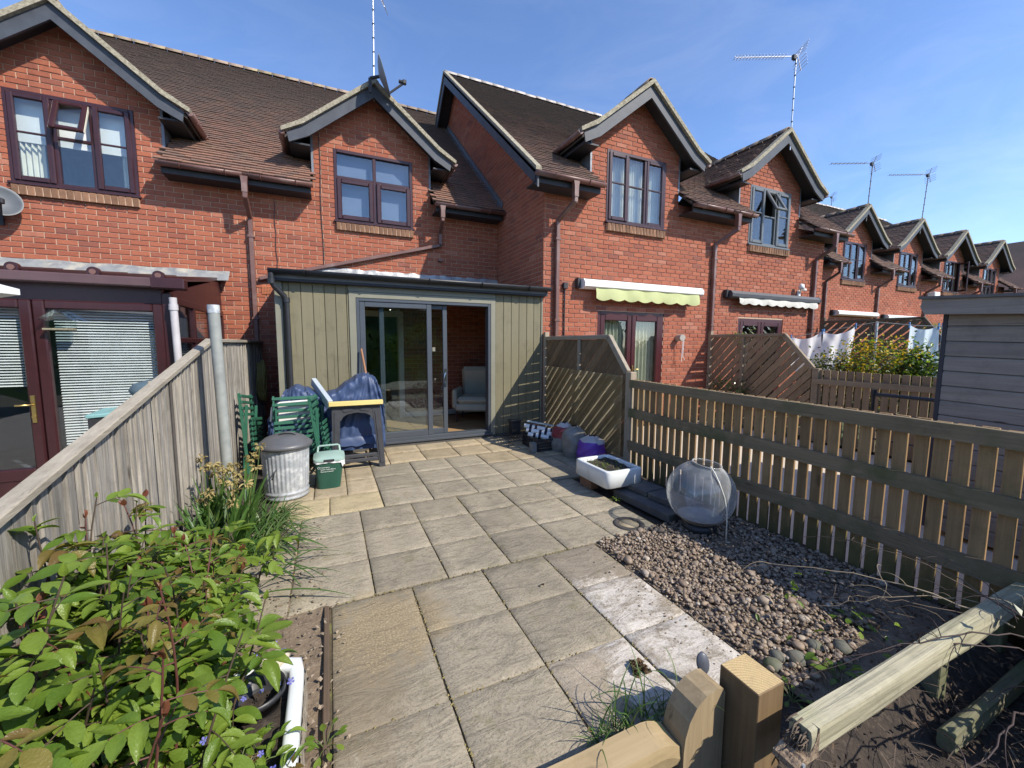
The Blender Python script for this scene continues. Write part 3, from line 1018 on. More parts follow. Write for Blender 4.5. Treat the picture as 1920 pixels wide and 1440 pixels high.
def swan(parent, x, D, zb=0.0, x2=None, mat=None):
    x2 = x if x2 is None else x2
    mat = mat or M_BROWN
    ho = MB(); ho.prism([(x - 0.05, 3.99), (x + 0.05, 3.99), (x + 0.036, 3.90), (x + 0.036, 3.76), (x - 0.036, 3.76), (x - 0.036, 3.90)], 'y', D - 0.44, D - 0.36)
    part('outlet', ho, mat, parent)
    return downpipe(parent, [(x, D - 0.40, 3.80), (x, D - 0.40, 3.70), (x2, D - 0.05, 3.48), (x2, D - 0.05, zb)], mat)


swan(h2, -1.06, A)
ho = MB(); ho.prism([(1.93, 3.99), (2.03, 3.99), (2.016, 3.90), (2.016, 3.78), (1.944, 3.78), (1.944, 3.90)], 'y', A - 0.44, A - 0.36)
part('outlet', ho, M_BROWN, h2)
downpipe(h2, [(1.98, A - 0.40, 3.84), (1.98, A - 0.40, 3.74), (2.02, A - 0.05, 3.60), (2.02, A - 0.05, 3.37), (-0.96, A - 0.05, 2.55)], M_BROWN, 0.06)
swan(h3, 3.55, B, 0.0, 3.45); swan(h3, 7.22, B, 0.0, 7.06)
swan(h4, 10.42, B, 0.0, 10.38); swan(h5, 14.1, F, 1.2); swan(h5, 17.1, F, 1.2); swan(h6, 20.4, F, 1.2); swan(h7, 23.8, F, 1.2); swan(h8, 27.2, F, 1.2)
# thin cable pinned down the wall beside the window of the middle house, overflow pipe, air brick
cb = MB(); cb.tube([(-0.02 + 0.01 * math.sin(k), A - 0.012, 4.95 - k * 0.24) for k in range(10)], 0.006, 5); part('cable', cb, M_DARK, h2)
cb = MB(); cb.tube([(-0.72 + 0.01 * math.sin(k * 2), A - 0.012, 3.85 - k * 0.14) for k in range(10)], 0.005, 5); part('cable', cb, M_DARK, h2)
cb = MB(); cb.tube([(3.62, B - 0.02, 2.5), (3.62, B - 0.02, 0.6)], 0.012, 6); cb.bbox(3.58, 3.66, B - 0.06, B - 0.005, 2.42, 2.52, 0.008); part('cable_box', cb, M_DARK, h3)
ab = MB(); ab.bbox(-0.96, -0.74, A - 0.012, A + 0.004, 2.30, 2.44, 0.004)
abp = part('air_brick', ab, pm('orange_clay', (0.52, 0.16, 0.06), rough=0.8), h2)
ab = MB()
for i in range(9):
    for j in range(5): ab.box(-0.945 + i * 0.022, -0.933 + i * 0.022, A - 0.0135, A - 0.012, 2.315 + j * 0.024, 2.327 + j * 0.024)
part('vent_hole', ab, M_DARK, abp)


# french doors of the projecting pair
def french(parent, x0, x1, ztop, D, mat, curtain):
    mb = MB(); ring(mb, x0, x1, 0.02, ztop, D + 0.01, D + 0.09, 0.07, 0.006)
    d = part('patio_door', mb, mat, parent)
    xm = (x0 + x1) / 2
    for a, b in ((x0 + 0.065, xm - 0.004), (xm + 0.004, x1 - 0.065)):
        m_ = MB(); ring(m_, a, b, 0.06, ztop - 0.06, D, D + 0.06, 0.10, 0.012, 0.18)
        part('leaf', m_, mat, d)
        pane_part(a + 0.09, b - 0.09, 0.22, ztop - 0.15, D + 0.03, d)
    if curtain:
        cm = MB(); pleats(cm, x0 + 0.08, x1 - 0.08, 0.05, ztop - 0.05, D + 0.17, 16, 0.025); part('blind', cm, curtain, d)
    hd = MB(); hd.bbox(xm + 0.02, xm + 0.05, D - 0.02, D, 0.98, 1.12, 0.005); hd.tube([(xm + 0.035, D - 0.02, 1.05), (xm + 0.035, D - 0.06, 1.05), (xm + 0.13, D - 0.06, 1.05)], 0.009, 6)
    part('handle', hd, pm('brass' + parent.name, (0.6, 0.45, 0.18), rough=0.3, metal=0.9), d)
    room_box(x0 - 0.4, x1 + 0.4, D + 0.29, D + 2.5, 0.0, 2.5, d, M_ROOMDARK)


french(h3, 4.31, 5.84, 2.09, B, M_REDDOOR, pm('pale_green_blind', (0.50, 0.50, 0.36), (0.42, 0.42, 0.30), 6, 0.85))
french(h4, 7.92, 9.40, 2.07, B, M_REDDOOR, None)


# ------------------------------------------------------------------ awnings
def awning(label, x0, x1, D, zt, case_mat, val_mat, valance, depth=0.20, waves=8, drop=0.17):
    t = thing('awning', label, 'awning', ((x0 + x1) / 2, D, zt - 0.2), 'awnings folded against the terrace')
    prof = [(D - 0.012, zt), (D - depth * 0.75, zt - 0.01), (D - depth, zt - 0.07), (D - depth * 0.97, zt - 0.13), (D - depth * 0.6, zt - 0.165), (D - 0.012, zt - 0.16)]
    m_ = MB(); m_.prism(prof, 'x', x0, x1); part('cassette', m_, case_mat, t)
    for xx in (x0 - 0.02, x1 - 0.0):
        m_ = MB(); m_.prism([(y - 0.004 if y < D - 0.05 else y, z + (0.004 if z > zt - 0.08 else -0.004)) for y, z in prof], 'x', xx, xx + 0.02); part('end_cap', m_, case_mat, t)
    for xx in (x0 - 0.09, x1 + 0.03):
        m_ = MB(); m_.bbox(xx, xx + 0.06, D - 0.09, D - 0.004, zt - 0.15, zt + 0.01, 0.006); part('bracket', m_, M_DARK, t)
    if valance:
        a, b = x0 + 0.22, x1 - 0.08
        n = 96; m_ = MB(); vs = []
        for i in range(n + 1):
            u = i / n; x = a + (b - a) * u
            zb = zt - 0.15 - drop - 0.035 * abs(math.sin(u * waves * math.pi))
            yy = D - depth * 0.95 + 0.008 * math.sin(u * 31)
            vs += [(x, yy + 0.02, zt - 0.14), (x, yy - 0.006 * math.sin(u * 40), (zt - 0.14 + zb) / 2), (x, yy + 0.012 * math.sin(u * 23), zb)]
        fs = []
        for i in range(n):
            for k in range(2):
                fs.append((i * 3 + k, i * 3 + k + 1, i * 3 + k + 4, i * 3 + k + 3))
        m_.add(vs, fs, True)
        part('valance', m_, val_mat, t)
    return t


awning('long white awning case with a scalloped lime green valance', 3.92, 6.62, B, 2.60, M_WHITE, pm('lime_canvas', (0.47, 0.50, 0.24), (0.41, 0.44, 0.20), 5, 0.85), True)
awning('dark grey awning roll with a frayed scalloped cream valance', 7.50, 10.45, B, 2.62, pm('charcoal_case', (0.06, 0.06, 0.065), rough=0.5), pm('cream_canvas', (0.60, 0.58, 0.50), (0.45, 0.44, 0.40), 12, 0.9), True, 0.17, 9, 0.10)
awning('closed white awning case without valance on the first set-back house', 14.6, 16.9, F, 2.62, M_WHITE, None, False, 0.22)
awning('thin white awning case partly behind the farthest lattice screen', 17.6, 20.2, F, 2.58, M_WHITE, None, False, 0.20)


# ------------------------------------------------------------------ aerials, dishes, wall fittings
def yagi(label, x, y, z0, z1, boom, elems, mat=M_ALU, up=False, tilt=0.0):
    t = thing('tv_aerial', label, 'aerial', (x, y, z0), 'television aerials on the roofs')
    p1 = Vector((x + tilt, y, z1))
    m_ = MB(); m_.tube([(x, y, z0), p1], 0.014, 8); part('mast', m_, mat, t)
    for k in range(int((z1 - z0) / 0.22)):
        q = Vector((x, y, z0)).lerp(p1, (k + 0.5) * 0.22 / (z1 - z0))
        c_ = MB(); c_.tube([q - Vector((0.0, 0, 0.012)), q + Vector((0, 0, 0.012))], 0.018, 6); part('cable_tie', c_, M_DARK, t)
    if boom:
        dv = Vector((-0.90, 0.43, -0.01)).normalized(); e0 = p1 + Vector((0.05, 0, -0.03)); e1 = e0 + dv * boom
        m_ = MB(); m_.beam(e0, e1, 0.015, 0.015); part('boom', m_, mat, t)
        sd = dv.cross(Vector((0, 0, 1)))
        for k in range(elems):
            q = e0.lerp(e1, 0.22 + 0.78 * k / (elems - 1)); m_ = MB()
            m_.tube([q - sd * 0.09, q + sd * 0.09], 0.005, 5); m_.tube([q - Vector((0, 0, 0.035)), q + Vector((0, 0, 0.035))], 0.005, 4); part('element', m_, mat, t)
        for a in (-1, 1):
            m_ = MB()
            for k in range(4):
                q = e0 + Vector((0.06 + 0.02 * k, 0, a * (0.05 + 0.055 * k))); m_.tube([q - sd * 0.2, q + sd * 0.2], 0.005, 5)
            m_.beam(e0, e0 + Vector((0.13, 0, a * 0.24)), 0.012, 0.012); part('reflector', m_, mat, t)
        m_ = MB(); m_.bbox(e0.x - 0.16, e0.x - 0.07, e0.y - 0.03, e0.y + 0.03, e0.z - 0.10, e0.z - 0.01, 0.008); part('junction_box', m_, M_DARK, t)
    return t


yagi('silver aerial mast rising beside the dish on the middle gable', 0.86, 7.62, 5.6, 7.40, 0.55, 8, tilt=0.03)
yagi('tall tv aerial on the projecting gable, long white boom pointing sideways', 8.80, 5.62, 5.5, 7.34, 1.25, 16)
yagi('thin tv aerial on the first set-back gable', 15.55, 7.4, 5.4, 7.2, 1.3, 9, pm('weathered_mast', (0.22, 0.22, 0.23), rough=0.6), tilt=0.1)
yagi('thin leaning tv aerial on the second set-back gable', 18.95, 7.4, 5.4, 7.45, 1.35, 9, pm('weathered_mast2', (0.24, 0.24, 0.25), rough=0.6), tilt=0.2)
yagi('small distant aerial just above the ridge between the two thin masts', 24.0, 13.0, 8.0, 9.2, 1.0, 6, pm('weathered_mast3', (0.22, 0.22, 0.23), rough=0.6))


def dish(label, c, face, r, mat):
    t = thing('satellite_dish', label, 'satellite dish', c)
    fv = Vector(face).normalized(); rot = fv.to_track_quat('Z', 'Y').to_matrix(); c = Vector(c)
    m_ = MB(); prof = [(0.001, 0.0), (r * 0.3, r * 0.03), (r * 0.6, r * 0.11), (r * 0.85, r * 0.21), (r, r * 0.29), (r * 1.01, r * 0.285), (r * 0.86, r * 0.19), (r * 0.6, r * 0.085), (0.001, -0.015)]
    m_.lathe(prof, n=40); m_.v = [tuple(c + rot @ (Vector(p) * 1.0)) for p in m_.v]; part('reflector', m_, mat, t)
    foot = c + rot @ Vector((0, -r * 0.95, r * 0.25)); tip = c + rot @ Vector((0, -r * 0.55, r * 1.25))
    m_ = MB(); m_.beam(foot, tip, 0.02, 0.028); part('arm', m_, M_DARK, t)
    m_ = MB(); m_.tube([tip, tip + (c - tip).normalized() * 0.09], 0.028, 10); m_.bbox(tip.x - 0.03, tip.x + 0.03, tip.y - 0.03, tip.y + 0.03, tip.z - 0.03, tip.z + 0.04, 0.01); part('receiver', m_, M_DARK, t)
    m_ = MB(); m_.tube([c - fv * 0.01, c - fv * 0.16], 0.025, 8); m_.beam(c - fv * 0.16, c - fv * 0.16 - Vector((0, 0, 0.22)), 0.05, 0.03, (0, 1, 0)); part('bracket', m_, M_DARK, t)
    return t


dish('grey satellite dish seen edge-on at the apex of the middle gable', (0.93, 7.36, 5.86), (0.96, -0.25, 0.28), 0.29, pm('dish_grey', (0.22, 0.24, 0.26), rough=0.5))
dish('grey satellite dish cut by the left picture edge under the sill', (-3.80, 7.68, 3.30), (0.45, -0.85, 0.25), 0.20, pm('dish_pale', (0.10, 0.11, 0.12), rough=0.5))
t = thing('security_light', 'white lamp and sensor on the wall above the dark awning', 'lamp', (9.85, B, 2.70))
m_ = MB(); m_.bbox(9.82, 9.90, B - 0.05, B, 2.62, 2.76, 0.01); part('base', m_, M_WHITE, t)
m_ = MB(); m_.lathe([(0.001, 0.09), (0.05, 0.07), (0.065, 0.0), (0.05, -0.03), (0.001, -0.035)], (9.78, B - 0.12, 2.80), 16); part('shade', m_, M_WHITE, t)
m_ = MB(); m_.tube([(9.86, B - 0.05, 2.70), (9.80, B - 0.10, 2.78)], 0.015, 6); m_.bbox(9.88, 9.97, B - 0.13, B - 0.05, 2.74, 2.79, 0.01); part('sensor', m_, M_WHITE, t)
t = thing('wall_lamp', 'pale cylinder wall lamp with a dangling cord beside the dark red patio doors', 'lamp', (6.2, B, 1.6))
m_ = MB(); m_.tube([(6.21, B - 0.0, 1.64), (6.19, B - 0.15, 1.64)], 0.062, 20); part('body', m_, pm('putty_plastic', (0.42, 0.38, 0.32), rough=0.5), t)
m_ = MB(); m_.tube([(6.24, B - 0.13, 1.60), (6.25, B - 0.12, 1.45), (6.24, B - 0.12, 1.28), (6.30, B - 0.12, 1.21)], 0.006, 5); m_.tube([(6.22, B - 0.13, 1.60), (6.22, B - 0.12, 1.40), (6.21, B - 0.12, 1.18)], 0.006, 5); part('cord', m_, M_WHITE, t)
t = thing('flood_lamp', 'white box lamp under the eaves of the second set-back house', 'lamp', (20.6, F, 3.2))
m_ = MB(); m_.bbox(20.45, 20.85, F - 0.28, F - 0.05, 3.25, 3.5, 0.02); part('box', m_, M_WHITE, t)
m_ = MB(); m_.bbox(20.6, 20.7, F - 0.06, F + 0.0, 3.3, 3.44, 0.01); part('bracket', m_, M_DARK, t)


# ------------------------------------------------------------------ lean-to conservatory of the left house
cons = thing('conservatory', 'maroon framed lean-to conservatory with white slatted blinds beyond the grey fence', 'conservatory', (-3.0, 5.45, 0))
CY, CX = 5.45, -1.50
BRASS = pm('brass', (0.65, 0.48, 0.18), rough=0.28, metal=0.95)
m_ = MB(); m_.bbox(CX - 0.075, CX, CY - 0.01, CY + 0.07, 0.0, 2.02, 0.006); part('corner_post', m_, M_MAROON, cons)
m_ = MB(); m_.bbox(-4.9, CX - 0.074, CY, CY + 0.07, 1.90, 2.12, 0.006); part('header', m_, M_MAROON, cons)
m_ = MB(); m_.bbox(-4.9, CX - 0.074, CY, CY + 0.07, 0.0, 0.16, 0.006); part('base_rail', m_, M_MAROON, cons)
BLIND = pm('white_slat', (0.80, 0.80, 0.80), rough=0.45)
for x0, x1, nm in ((-2.56, CX - 0.075, 'window'), (-3.44, -2.57, 'door'), (-4.4, -3.45, 'window')):
    m_ = MB(); ring(m_, x0, x1, 0.15, 1.905, CY - 0.012, CY + 0.055, 0.085, 0.012, 0.12)
    w = part(nm, m_, M_MAROON, cons)
    pane_part(x0 + 0.08, x1 - 0.08, 0.26, 1.83, CY + 0.02, w)
    if nm == 'door':
        hd = MB(); hd.bbox(x1 - 0.065, x1 - 0.03, CY - 0.022, CY - 0.01, 0.72, 0.99, 0.004); hd.tube([(x1 - 0.048, CY - 0.02, 0.90), (x1 - 0.048, CY - 0.065, 0.90), (x1 - 0.15, CY - 0.065, 0.90)], 0.009, 8)
        hd.tube([(x1 - 0.048, CY - 0.03, 0.78), (x1 - 0.048, CY - 0.012, 0.78)], 0.016, 10)
        part('handle', hd, BRASS, w)
    zlo = 0.28 if nm == 'window' else 1.05
    sl_ = MB(); k = 0
    while 1.82 - k * 0.0275 > zlo:
        z = 1.82 - k * 0.0275
        sl_.frame(((x0 + x1) / 2, CY + 0.10, z), ((1, 0, 0), Vector((0, 0.80, 0.60)).normalized(), Vector((0, -0.60, 0.80)).normalized()), ((x1 - x0) / 2 - 0.10, 0.0125, 0.0006)); k += 1
    part('blind_slats', sl_, BLIND, w)
    hr = MB(); hr.bbox(x0 + 0.09, x1 - 0.09, CY + 0.08, CY + 0.12, 1.825, 1.86, 0.004); part('blind_rail', hr, BLIND, w)
# side frame towards the passage: top vent, lower light, brickwork behind
m_ = MB()
for y0_, y1_ in ((CY + 0.075, CY + 0.14), (6.28, 6.34), (7.05, 7.11), (7.76, 7.845)):
    m_.bbox(CX - 0.065, CX - 0.004, y0_, y1_, 0.0, 1.98, 0.006)
m_.bbox(CX - 0.066, CX - 0.003, CY + 0.141, 7.84, 1.92, 2.0, 0.006); m_.bbox(CX - 0.063, CX - 0.003, CY + 0.141, 7.84, 1.50, 1.56, 0.006)
sf = part('side_frame', m_, M_MAROON, cons)
m_ = MB(); m_.prism([(CY + 0.08, 2.001), (7.845, 2.001), (7.845, 2.50), (CY + 0.08, 2.03)], 'x', CX - 0.05, CX - 0.02); part('side_infill', m_, M_MAROON, cons)
for y0_, y1_ in ((CY + 0.14, 6.28), (6.34, 7.05), (7.11, 7.76)):
    for z0_, z1_ in ((0.1, 1.50), (1.56, 1.92)):
        m_ = MB(); m_.box(CX - 0.035, CX - 0.029, y0_, y1_, z0_, z1_); part('pane', m_, M_GLASS, sf)
m_ = MB()
for k in range(40):
    z = 1.46 - k * 0.03
    m_.box(CX - 0.10, CX - 0.07, CY + 0.16, 6.26, z, z + 0.002)
part('blind_slats', m_, BLIND, sf)
m_ = MB(); m_.prism([(CY - 0.07, 2.15), (7.84, 2.485), (7.84, 2.465), (CY - 0.07, 2.13)], 'x', -4.95, CX - 0.02)
part('roof', m_, pm('roof_sheet', (0.075, 0.04, 0.04), rough=0.4), cons)
for xx in (-4.4, -3.95, -3.3, -2.62, -2.06, -1.56):
    m_ = MB(); m_.beam((xx, CY - 0.06, 2.165), (xx, 7.83, 2.50), 0.06, 0.05, b=0.006)
    m_.tube([(xx, CY - 0.105, 2.185), (xx, CY - 0.055, 2.185)], 0.05, 14); part('glazing_bar', m_, M_MAROON, cons)
    m_ = MB(); m_.tube([(xx, CY - 0.115, 2.185), (xx, CY - 0.104, 2.185)], 0.026, 12); part('cap_screw', m_, M_BROWN, cons)
m_ = MB(); m_.bbox(-4.95, CX + 0.10, CY - 0.15, CY - 0.02, 2.06, 2.155, 0.012); part('gutter', m_, pm('maroon_gutter', (0.11, 0.062, 0.062), (0.08, 0.045, 0.046), 5, 0.4), cons)
m_ = MB(); m_.bbox(-1.62, -1.34, CY - 0.155, CY - 0.015, 2.05, 2.163, 0.012); part('gutter_joint', m_, M_MAROON, cons)
m_ = MB(); m_.tube([(-1.46, CY - 0.08, 1.97), (-1.46, CY - 0.08, 1.88), (-1.455, CY - 0.07, 1.3), (-1.455, CY - 0.07, 0.4)], 0.034, 14); m_.tube([(-1.46, CY - 0.08, 1.9), (-1.46, CY - 0.08, 1.84)], 0.041, 14)
part('downpipe', m_, pm('pale_pipe', (0.52, 0.49, 0.49), (0.42, 0.40, 0.40), 8, 0.4), cons)
def lead(u, v):
    x = -5.2 + (CX + 0.12 + 5.2) * u
    return (x, A - 0.008 - 0.16 * (1 - v) + 0.006 * math.sin(x * 23) * (1 - v), 2.47 + 0.16 * v + 0.006 * math.sin(x * 9 + v))
m_ = MB(); m_.grid(lead, 90, 3); part('lead_flashing', m_, pm('lead_pale', (0.25, 0.26, 0.255), (0.15, 0.16, 0.17), 7, 0.65, 0.003, 20, c3=(0.36, 0.34, 0.28), c3scale=4), cons)
room_box(-4.85, CX - 0.09, CY + 0.16, 7.83, 0.02, 1.96, cons, pm('conservatory_inside', (0.10, 0.11, 0.14), (0.07, 0.075, 0.10), 1.5, 0.9))
cu = MB(); pleats(cu, -2.35, -1.72, 0.25, 1.62, CY + 0.42, 9, 0.02); part('curtain', cu, M_WHITE, cons)
t = thing('bird_feeder', 'clear house-shaped bird feeder stuck on the conservatory window', 'bird feeder', (-2.36, CY - 0.05, 1.6))
FG = glass('feeder_plastic', (0.9, 0.95, 0.95), 0.12)
m_ = MB(); m_.prism([(-2.47, 1.62), (-2.25, 1.62), (-2.25, 1.72), (-2.36, 1.80), (-2.47, 1.72)], 'y', CY - 0.022, CY - 0.016); part('back', m_, FG, t)
m_ = MB(); m_.beam((-2.49, CY - 0.07, 1.71), (-2.36, CY - 0.07, 1.805), 0.11, 0.006); m_.beam((-2.36, CY - 0.07, 1.805), (-2.23, CY - 0.07, 1.71), 0.11, 0.006); part('roof', m_, FG, t)
m_ = MB(); m_.bbox(-2.47, -2.25, CY - 0.09, CY - 0.02, 1.615, 1.635, 0.004); part('tray', m_, pm('seed', (0.30, 0.28, 0.18), (0.15, 0.13, 0.09), 60, 0.8), t)


# ------------------------------------------------------------------ timber-clad extension of the middle house
ext = thing('garden_room', 'olive vertical-board extension with a grey sliding glass door', 'extension', (1.3, B, 0))
M_OLIVE = wood('olive_board', (0.195, 0.174, 0.108), (0.165, 0.148, 0.090), 'z', 0.62, 0.07, 0.18, dens=18, bmp=0.0006)
splash(M_OLIVE, 0.08, 0.40, (0.13, 0.11, 0.07), 0.7)
M_OLTRIM = pm('olive_trim', (0.22, 0.213, 0.158), (0.195, 0.188, 0.138), 6, 0.55)
M_ANTH = pm('anthracite_frame', (0.064, 0.074, 0.088), (0.056, 0.066, 0.079), 6, 0.38, spec=0.5)
for xs_ in ([-0.500, -0.432, -0.297, -0.157, -0.022, 0.110, 0.243, 0.268], [2.384, 2.522, 2.655, 2.79, 2.928, 3.055, 3.183]):
    for a, b in zip(xs_[:-1], xs_[1:]):
        m_ = MB(); m_.bbox(a + 0.003, b - 0.003, B - 0.002, B + 0.02, 0.075, 2.275, 0.003); part('board', m_, M_OLIVE, ext)
for a, b, nm in ((-0.588, -0.502, 'corner_trim'), (0.270, 0.357, 'door_trim'), (2.304, 2.382, 'door_trim'), (3.185, 3.215, 'corner_trim')):
    m_ = MB(); m_.bbox(a, b, B - 0.016, B + 0.02, 0.07, 2.275 if 'corner' in nm else 2.195, 0.004); part(nm, m_, M_OLTRIM, ext)
m_ = MB(); m_.bbox(0.270, 2.382, B - 0.015, B + 0.02, 2.115, 2.195, 0.004); m_.bbox(0.268, 2.384, B - 0.004, B + 0.02, 2.198, 2.275, 0.003); part('head_trim', m_, M_OLTRIM, ext)
m_ = MB(); m_.box(-0.585, -0.555, B + 0.021, A - 0.01, 0.0, 2.28); m_.box(3.19, 3.215, B + 0.021, A - 0.01, 0.0, 2.28)
m_.box(-0.585, 0.35, B + 0.022, B + 0.10, 0.0, 2.28); m_.box(2.31, 3.19, B + 0.022, B + 0.10, 0.0, 2.28); m_.box(0.35, 2.31, B + 0.022, B + 0.10, 2.12, 2.28)
part('wall', m_, M_OLIVE, ext)
m_ = MB(); m_.box(-0.60, 3.215, B - 0.005, B + 0.03, 0.0, 0.072); part('plinth', m_, pm('dark_plinth', (0.10, 0.095, 0.085), rough=0.9), ext)
M_BLACKGUT = pm('black_gutter', (0.014, 0.015, 0.017), (0.020, 0.021, 0.024), 6, 0.45)
m_ = MB(); m_.box(-0.62, 3.26, B - 0.09, B - 0.065, 2.27, 2.40); m_.box(-0.62, 3.26, B - 0.064, B + 0.02, 2.277, 2.30); part('fascia', m_, M_DARK, ext)
half_gutter(ext, (-0.63, B - 0.15, 2.40), (3.27, B - 0.15, 2.40), M_BLACKGUT, 0.058)
m_ = MB(); m_.tube([(-0.60, B - 0.15, 2.36), (-0.60, B - 0.15, 2.25), (-0.57, B - 0.13, 2.19), (-0.48, B - 0.07, 2.09), (-0.455, B - 0.055, 2.02), (-0.452, B - 0.055, 0.0)], 0.034, 14)
for z in (2.25, 2.04): m_.tube([(-0.60 if z > 2.1 else -0.455, B - 0.15 if z > 2.1 else B - 0.055, z + 0.03), (-0.60 if z > 2.1 else -0.455, B - 0.15 if z > 2.1 else B - 0.055, z - 0.03)], 0.041, 14)
part('downpipe', m_, M_BLACKGUT, ext)
m_ = MB(); m_.prism([(B - 0.10, 2.405), (A - 0.005, 2.66), (A - 0.005, 2.56), (B - 0.10, 2.30)], 'x', -0.63, 3.212); part('roof', m_, pm('grey_felt', (0.16, 0.165, 0.17), rough=0.8, bmp=0.003), ext)
def crink(u, v):
    x = -0.15 + 3.36 * u
    n_ = noise.noise(Vector((x * 7, v * 3, 1.0)))
    return (x, A - 0.012 - 0.07 * (1 - v) - 0.02 * n_, 2.64 + 0.17 * v + 0.02 * n_)
m_ = MB(); m_.grid(crink, 110, 5); part('lead_flashing', m_, pm('bright_lead', (0.42, 0.42, 0.41), (0.26, 0.27, 0.28), 9, 0.5, 0.01, 14, metal=0.35), ext)
m_ = MB(); m_.box(-0.55, 3.19, B + 0.02, A - 0.01, 2.24, 2.262); part('ceiling', m_, M_ROOM, ext)
m_ = MB()
part_floor = None
M_OAK = wood('oak_floor', (0.42, 0.27, 0.135), (0.33, 0.205, 0.10), 'x', 0.4, 0.12, 0.0, dens=20, bmp=0.0003, spec=0.5)
fl_ = MB(); fl_.box(-0.55, 3.19, B + 0.102, A - 0.008, 0.03, 0.085); flo = part('floor', fl_, M_DARK, ext)
y = B + 0.11; k = 0
while y < A - 0.2:
    xo = -0.55 - (k % 3) * 0.4
    while xo < 3.19:
        a, b = max(xo, -0.55), min(xo + 1.2, 3.18)
        if b - a > 0.05:
            m_ = MB(); m_.bbox(a + 0.001, b - 0.001, y, y + 0.188, 0.083, 0.097, 0.0015); part('plank', m_, M_OAK, flo)
        xo += 1.2
    y += 0.19; k += 1
# white lining round the old back door, dark hall behind it
m_ = MB(); m_.bbox(0.30, 0.40, A - 0.03, A + 0.05, 0.097, 2.10, 0.004); m_.bbox(1.20, 1.30, A - 0.03, A + 0.05, 0.097, 2.10, 0.004); m_.bbox(0.401, 1.199, A - 0.028, A + 0.05, 2.0, 2.10, 0.004)
part('architrave', m_, M_WHITE, ext)
m_ = MB(); m_.bbox(1.302, 3.18, A - 0.022, A - 0.001, 0.097, 0.20, 0.004); part('skirting', m_, M_WHITE, ext)
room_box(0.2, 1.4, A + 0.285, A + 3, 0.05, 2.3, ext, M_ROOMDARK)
m_ = MB(); m_.bbox(0.62, 0.90, A + 2.97, A + 2.99, 1.2, 1.55, 0.003); part('picture', m_, M_DARK, ext)
# sliding door
m_ = MB(); ring(m_, 0.358, 2.303, 0.10, 2.114, B - 0.010, B + 0.12, 0.042, 0.004, 0.05)
m_.bbox(0.34, 2.32, B - 0.03, B + 0.11, 0.070, 0.103, 0.004)
sd = part('sliding_door', m_, M_ANTH, ext)
m_ = MB(); ring(m_, 0.40, 1.385, 0.148, 2.072, B + 0.002, B + 0.045, 0.072, 0.006, 0.085); fx = part('fixed_panel', m_, M_ANTH, sd)
m_ = MB(); ring(m_, 0.66, 1.63, 0.148, 2.072, B + 0.062, B + 0.105, 0.066, 0.006, 0.08); sp_ = part('sliding_panel', m_, M_ANTH, sd)
G2 = glass('door_glass', (0.88, 0.93, 0.93), 0.09)
pane_part(0.465, 1.32, 0.225, 2.0, B + 0.02, sd, G2); pane_part(0.72, 1.57, 0.22, 2.0, B + 0.08, sd, G2)
m_ = MB(); m_.bbox(1.585, 1.612, B + 0.048, B + 0.062, 0.86, 1.13, 0.004); m_.tube([(1.598, B + 0.05, 1.07), (1.598, B + 0.012, 1.07), (1.57, B + 0.004, 1.05), (1.565, B + 0.004, 0.98)], 0.011, 8); m_.tube([(1.60, B + 0.05, 0.91), (1.60, B + 0.03, 0.91)], 0.018, 12)
part('handle', m_, pm('chrome', (0.8, 0.8, 0.8), rough=0.12, metal=1.0), sd)
m_ = MB(); m_.bbox(1.395, 1.44, B + 0.03, B + 0.05, 1.39, 1.45, 0.003); part('latch', m_, M_OLTRIM, sd)
# sofa inside
M_SOFA = pm('sage_leather', (0.50, 0.51, 0.43), (0.43, 0.44, 0.37), 5, 0.42, 0.001, 60)
so = thing('sofa', 'pale sage two-seat sofa on thin legs behind the open door', 'sofa', (2.17, 7.22, 0.097), rz=RD(-28))
ORG[so.name] = Vector((0, 0, 0))
def sbox(nm, a, b=0.03):
    q = MB(); q.bbox(*a, b); part(nm, q, M_SOFA, so, local=True)
sbox('base', (0.0, 1.3, -0.30, 0.36, 0.20, 0.335)); sbox('seat_cushion', (0.03, 0.645, -0.33, 0.22, 0.34, 0.46), 0.05); sbox('seat_cushion', (0.655, 1.27, -0.33, 0.22, 0.34, 0.46), 0.05)
q = MB(); q.frame((0.65, 0.31, 0.66), ((1, 0, 0), (0, 0.97, 0.24), (0, -0.24, 0.97)), (0.62, 0.075, 0.33), 0.06); part('backrest', q, M_SOFA, so, local=True)
for xx in (-0.06, 1.30): sbox('arm', (xx, xx + 0.085, -0.30, 0.34, 0.24, 0.60), 0.035)
for xx, yy in ((0.03, -0.25), (1.24, -0.25), (0.03, 0.30), (1.24, 0.30)):
    q = MB(); q.tube([(xx, yy, 0.2), (xx, yy - 0.02, 0.0)], [0.022, 0.014], 10); part('leg', q, M_MAROON, so, local=True)


# ------------------------------------------------------------------ ground
M_GROUND = pm('earth_ground', (0.10, 0.085, 0.055), (0.07, 0.075, 0.035), 1.5, 0.95, 0.02, 8)
M_SOIL = pm('dark_soil', (0.050, 0.036, 0.026), (0.028, 0.021, 0.016), 14, 0.95, 0.02, 30, c3=(0.085, 0.066, 0.048), c3scale=26, c3lo=0.55, c3hi=0.7)
M_DRYSOIL = pm('dry_soil', (0.22, 0.165, 0.11), (0.15, 0.11, 0.075), 16, 0.95, 0.012, 40, c3=(0.30, 0.24, 0.17), c3scale=40, c3lo=0.58, c3hi=0.7)
mb = MB(); mb.add([(-150, -150, -0.5), (150, -150, -0.5), (150, 150, -0.5), (-150, 150, -0.5)], [(0, 1, 2, 3)])
structure('ground', mb, M_GROUND)


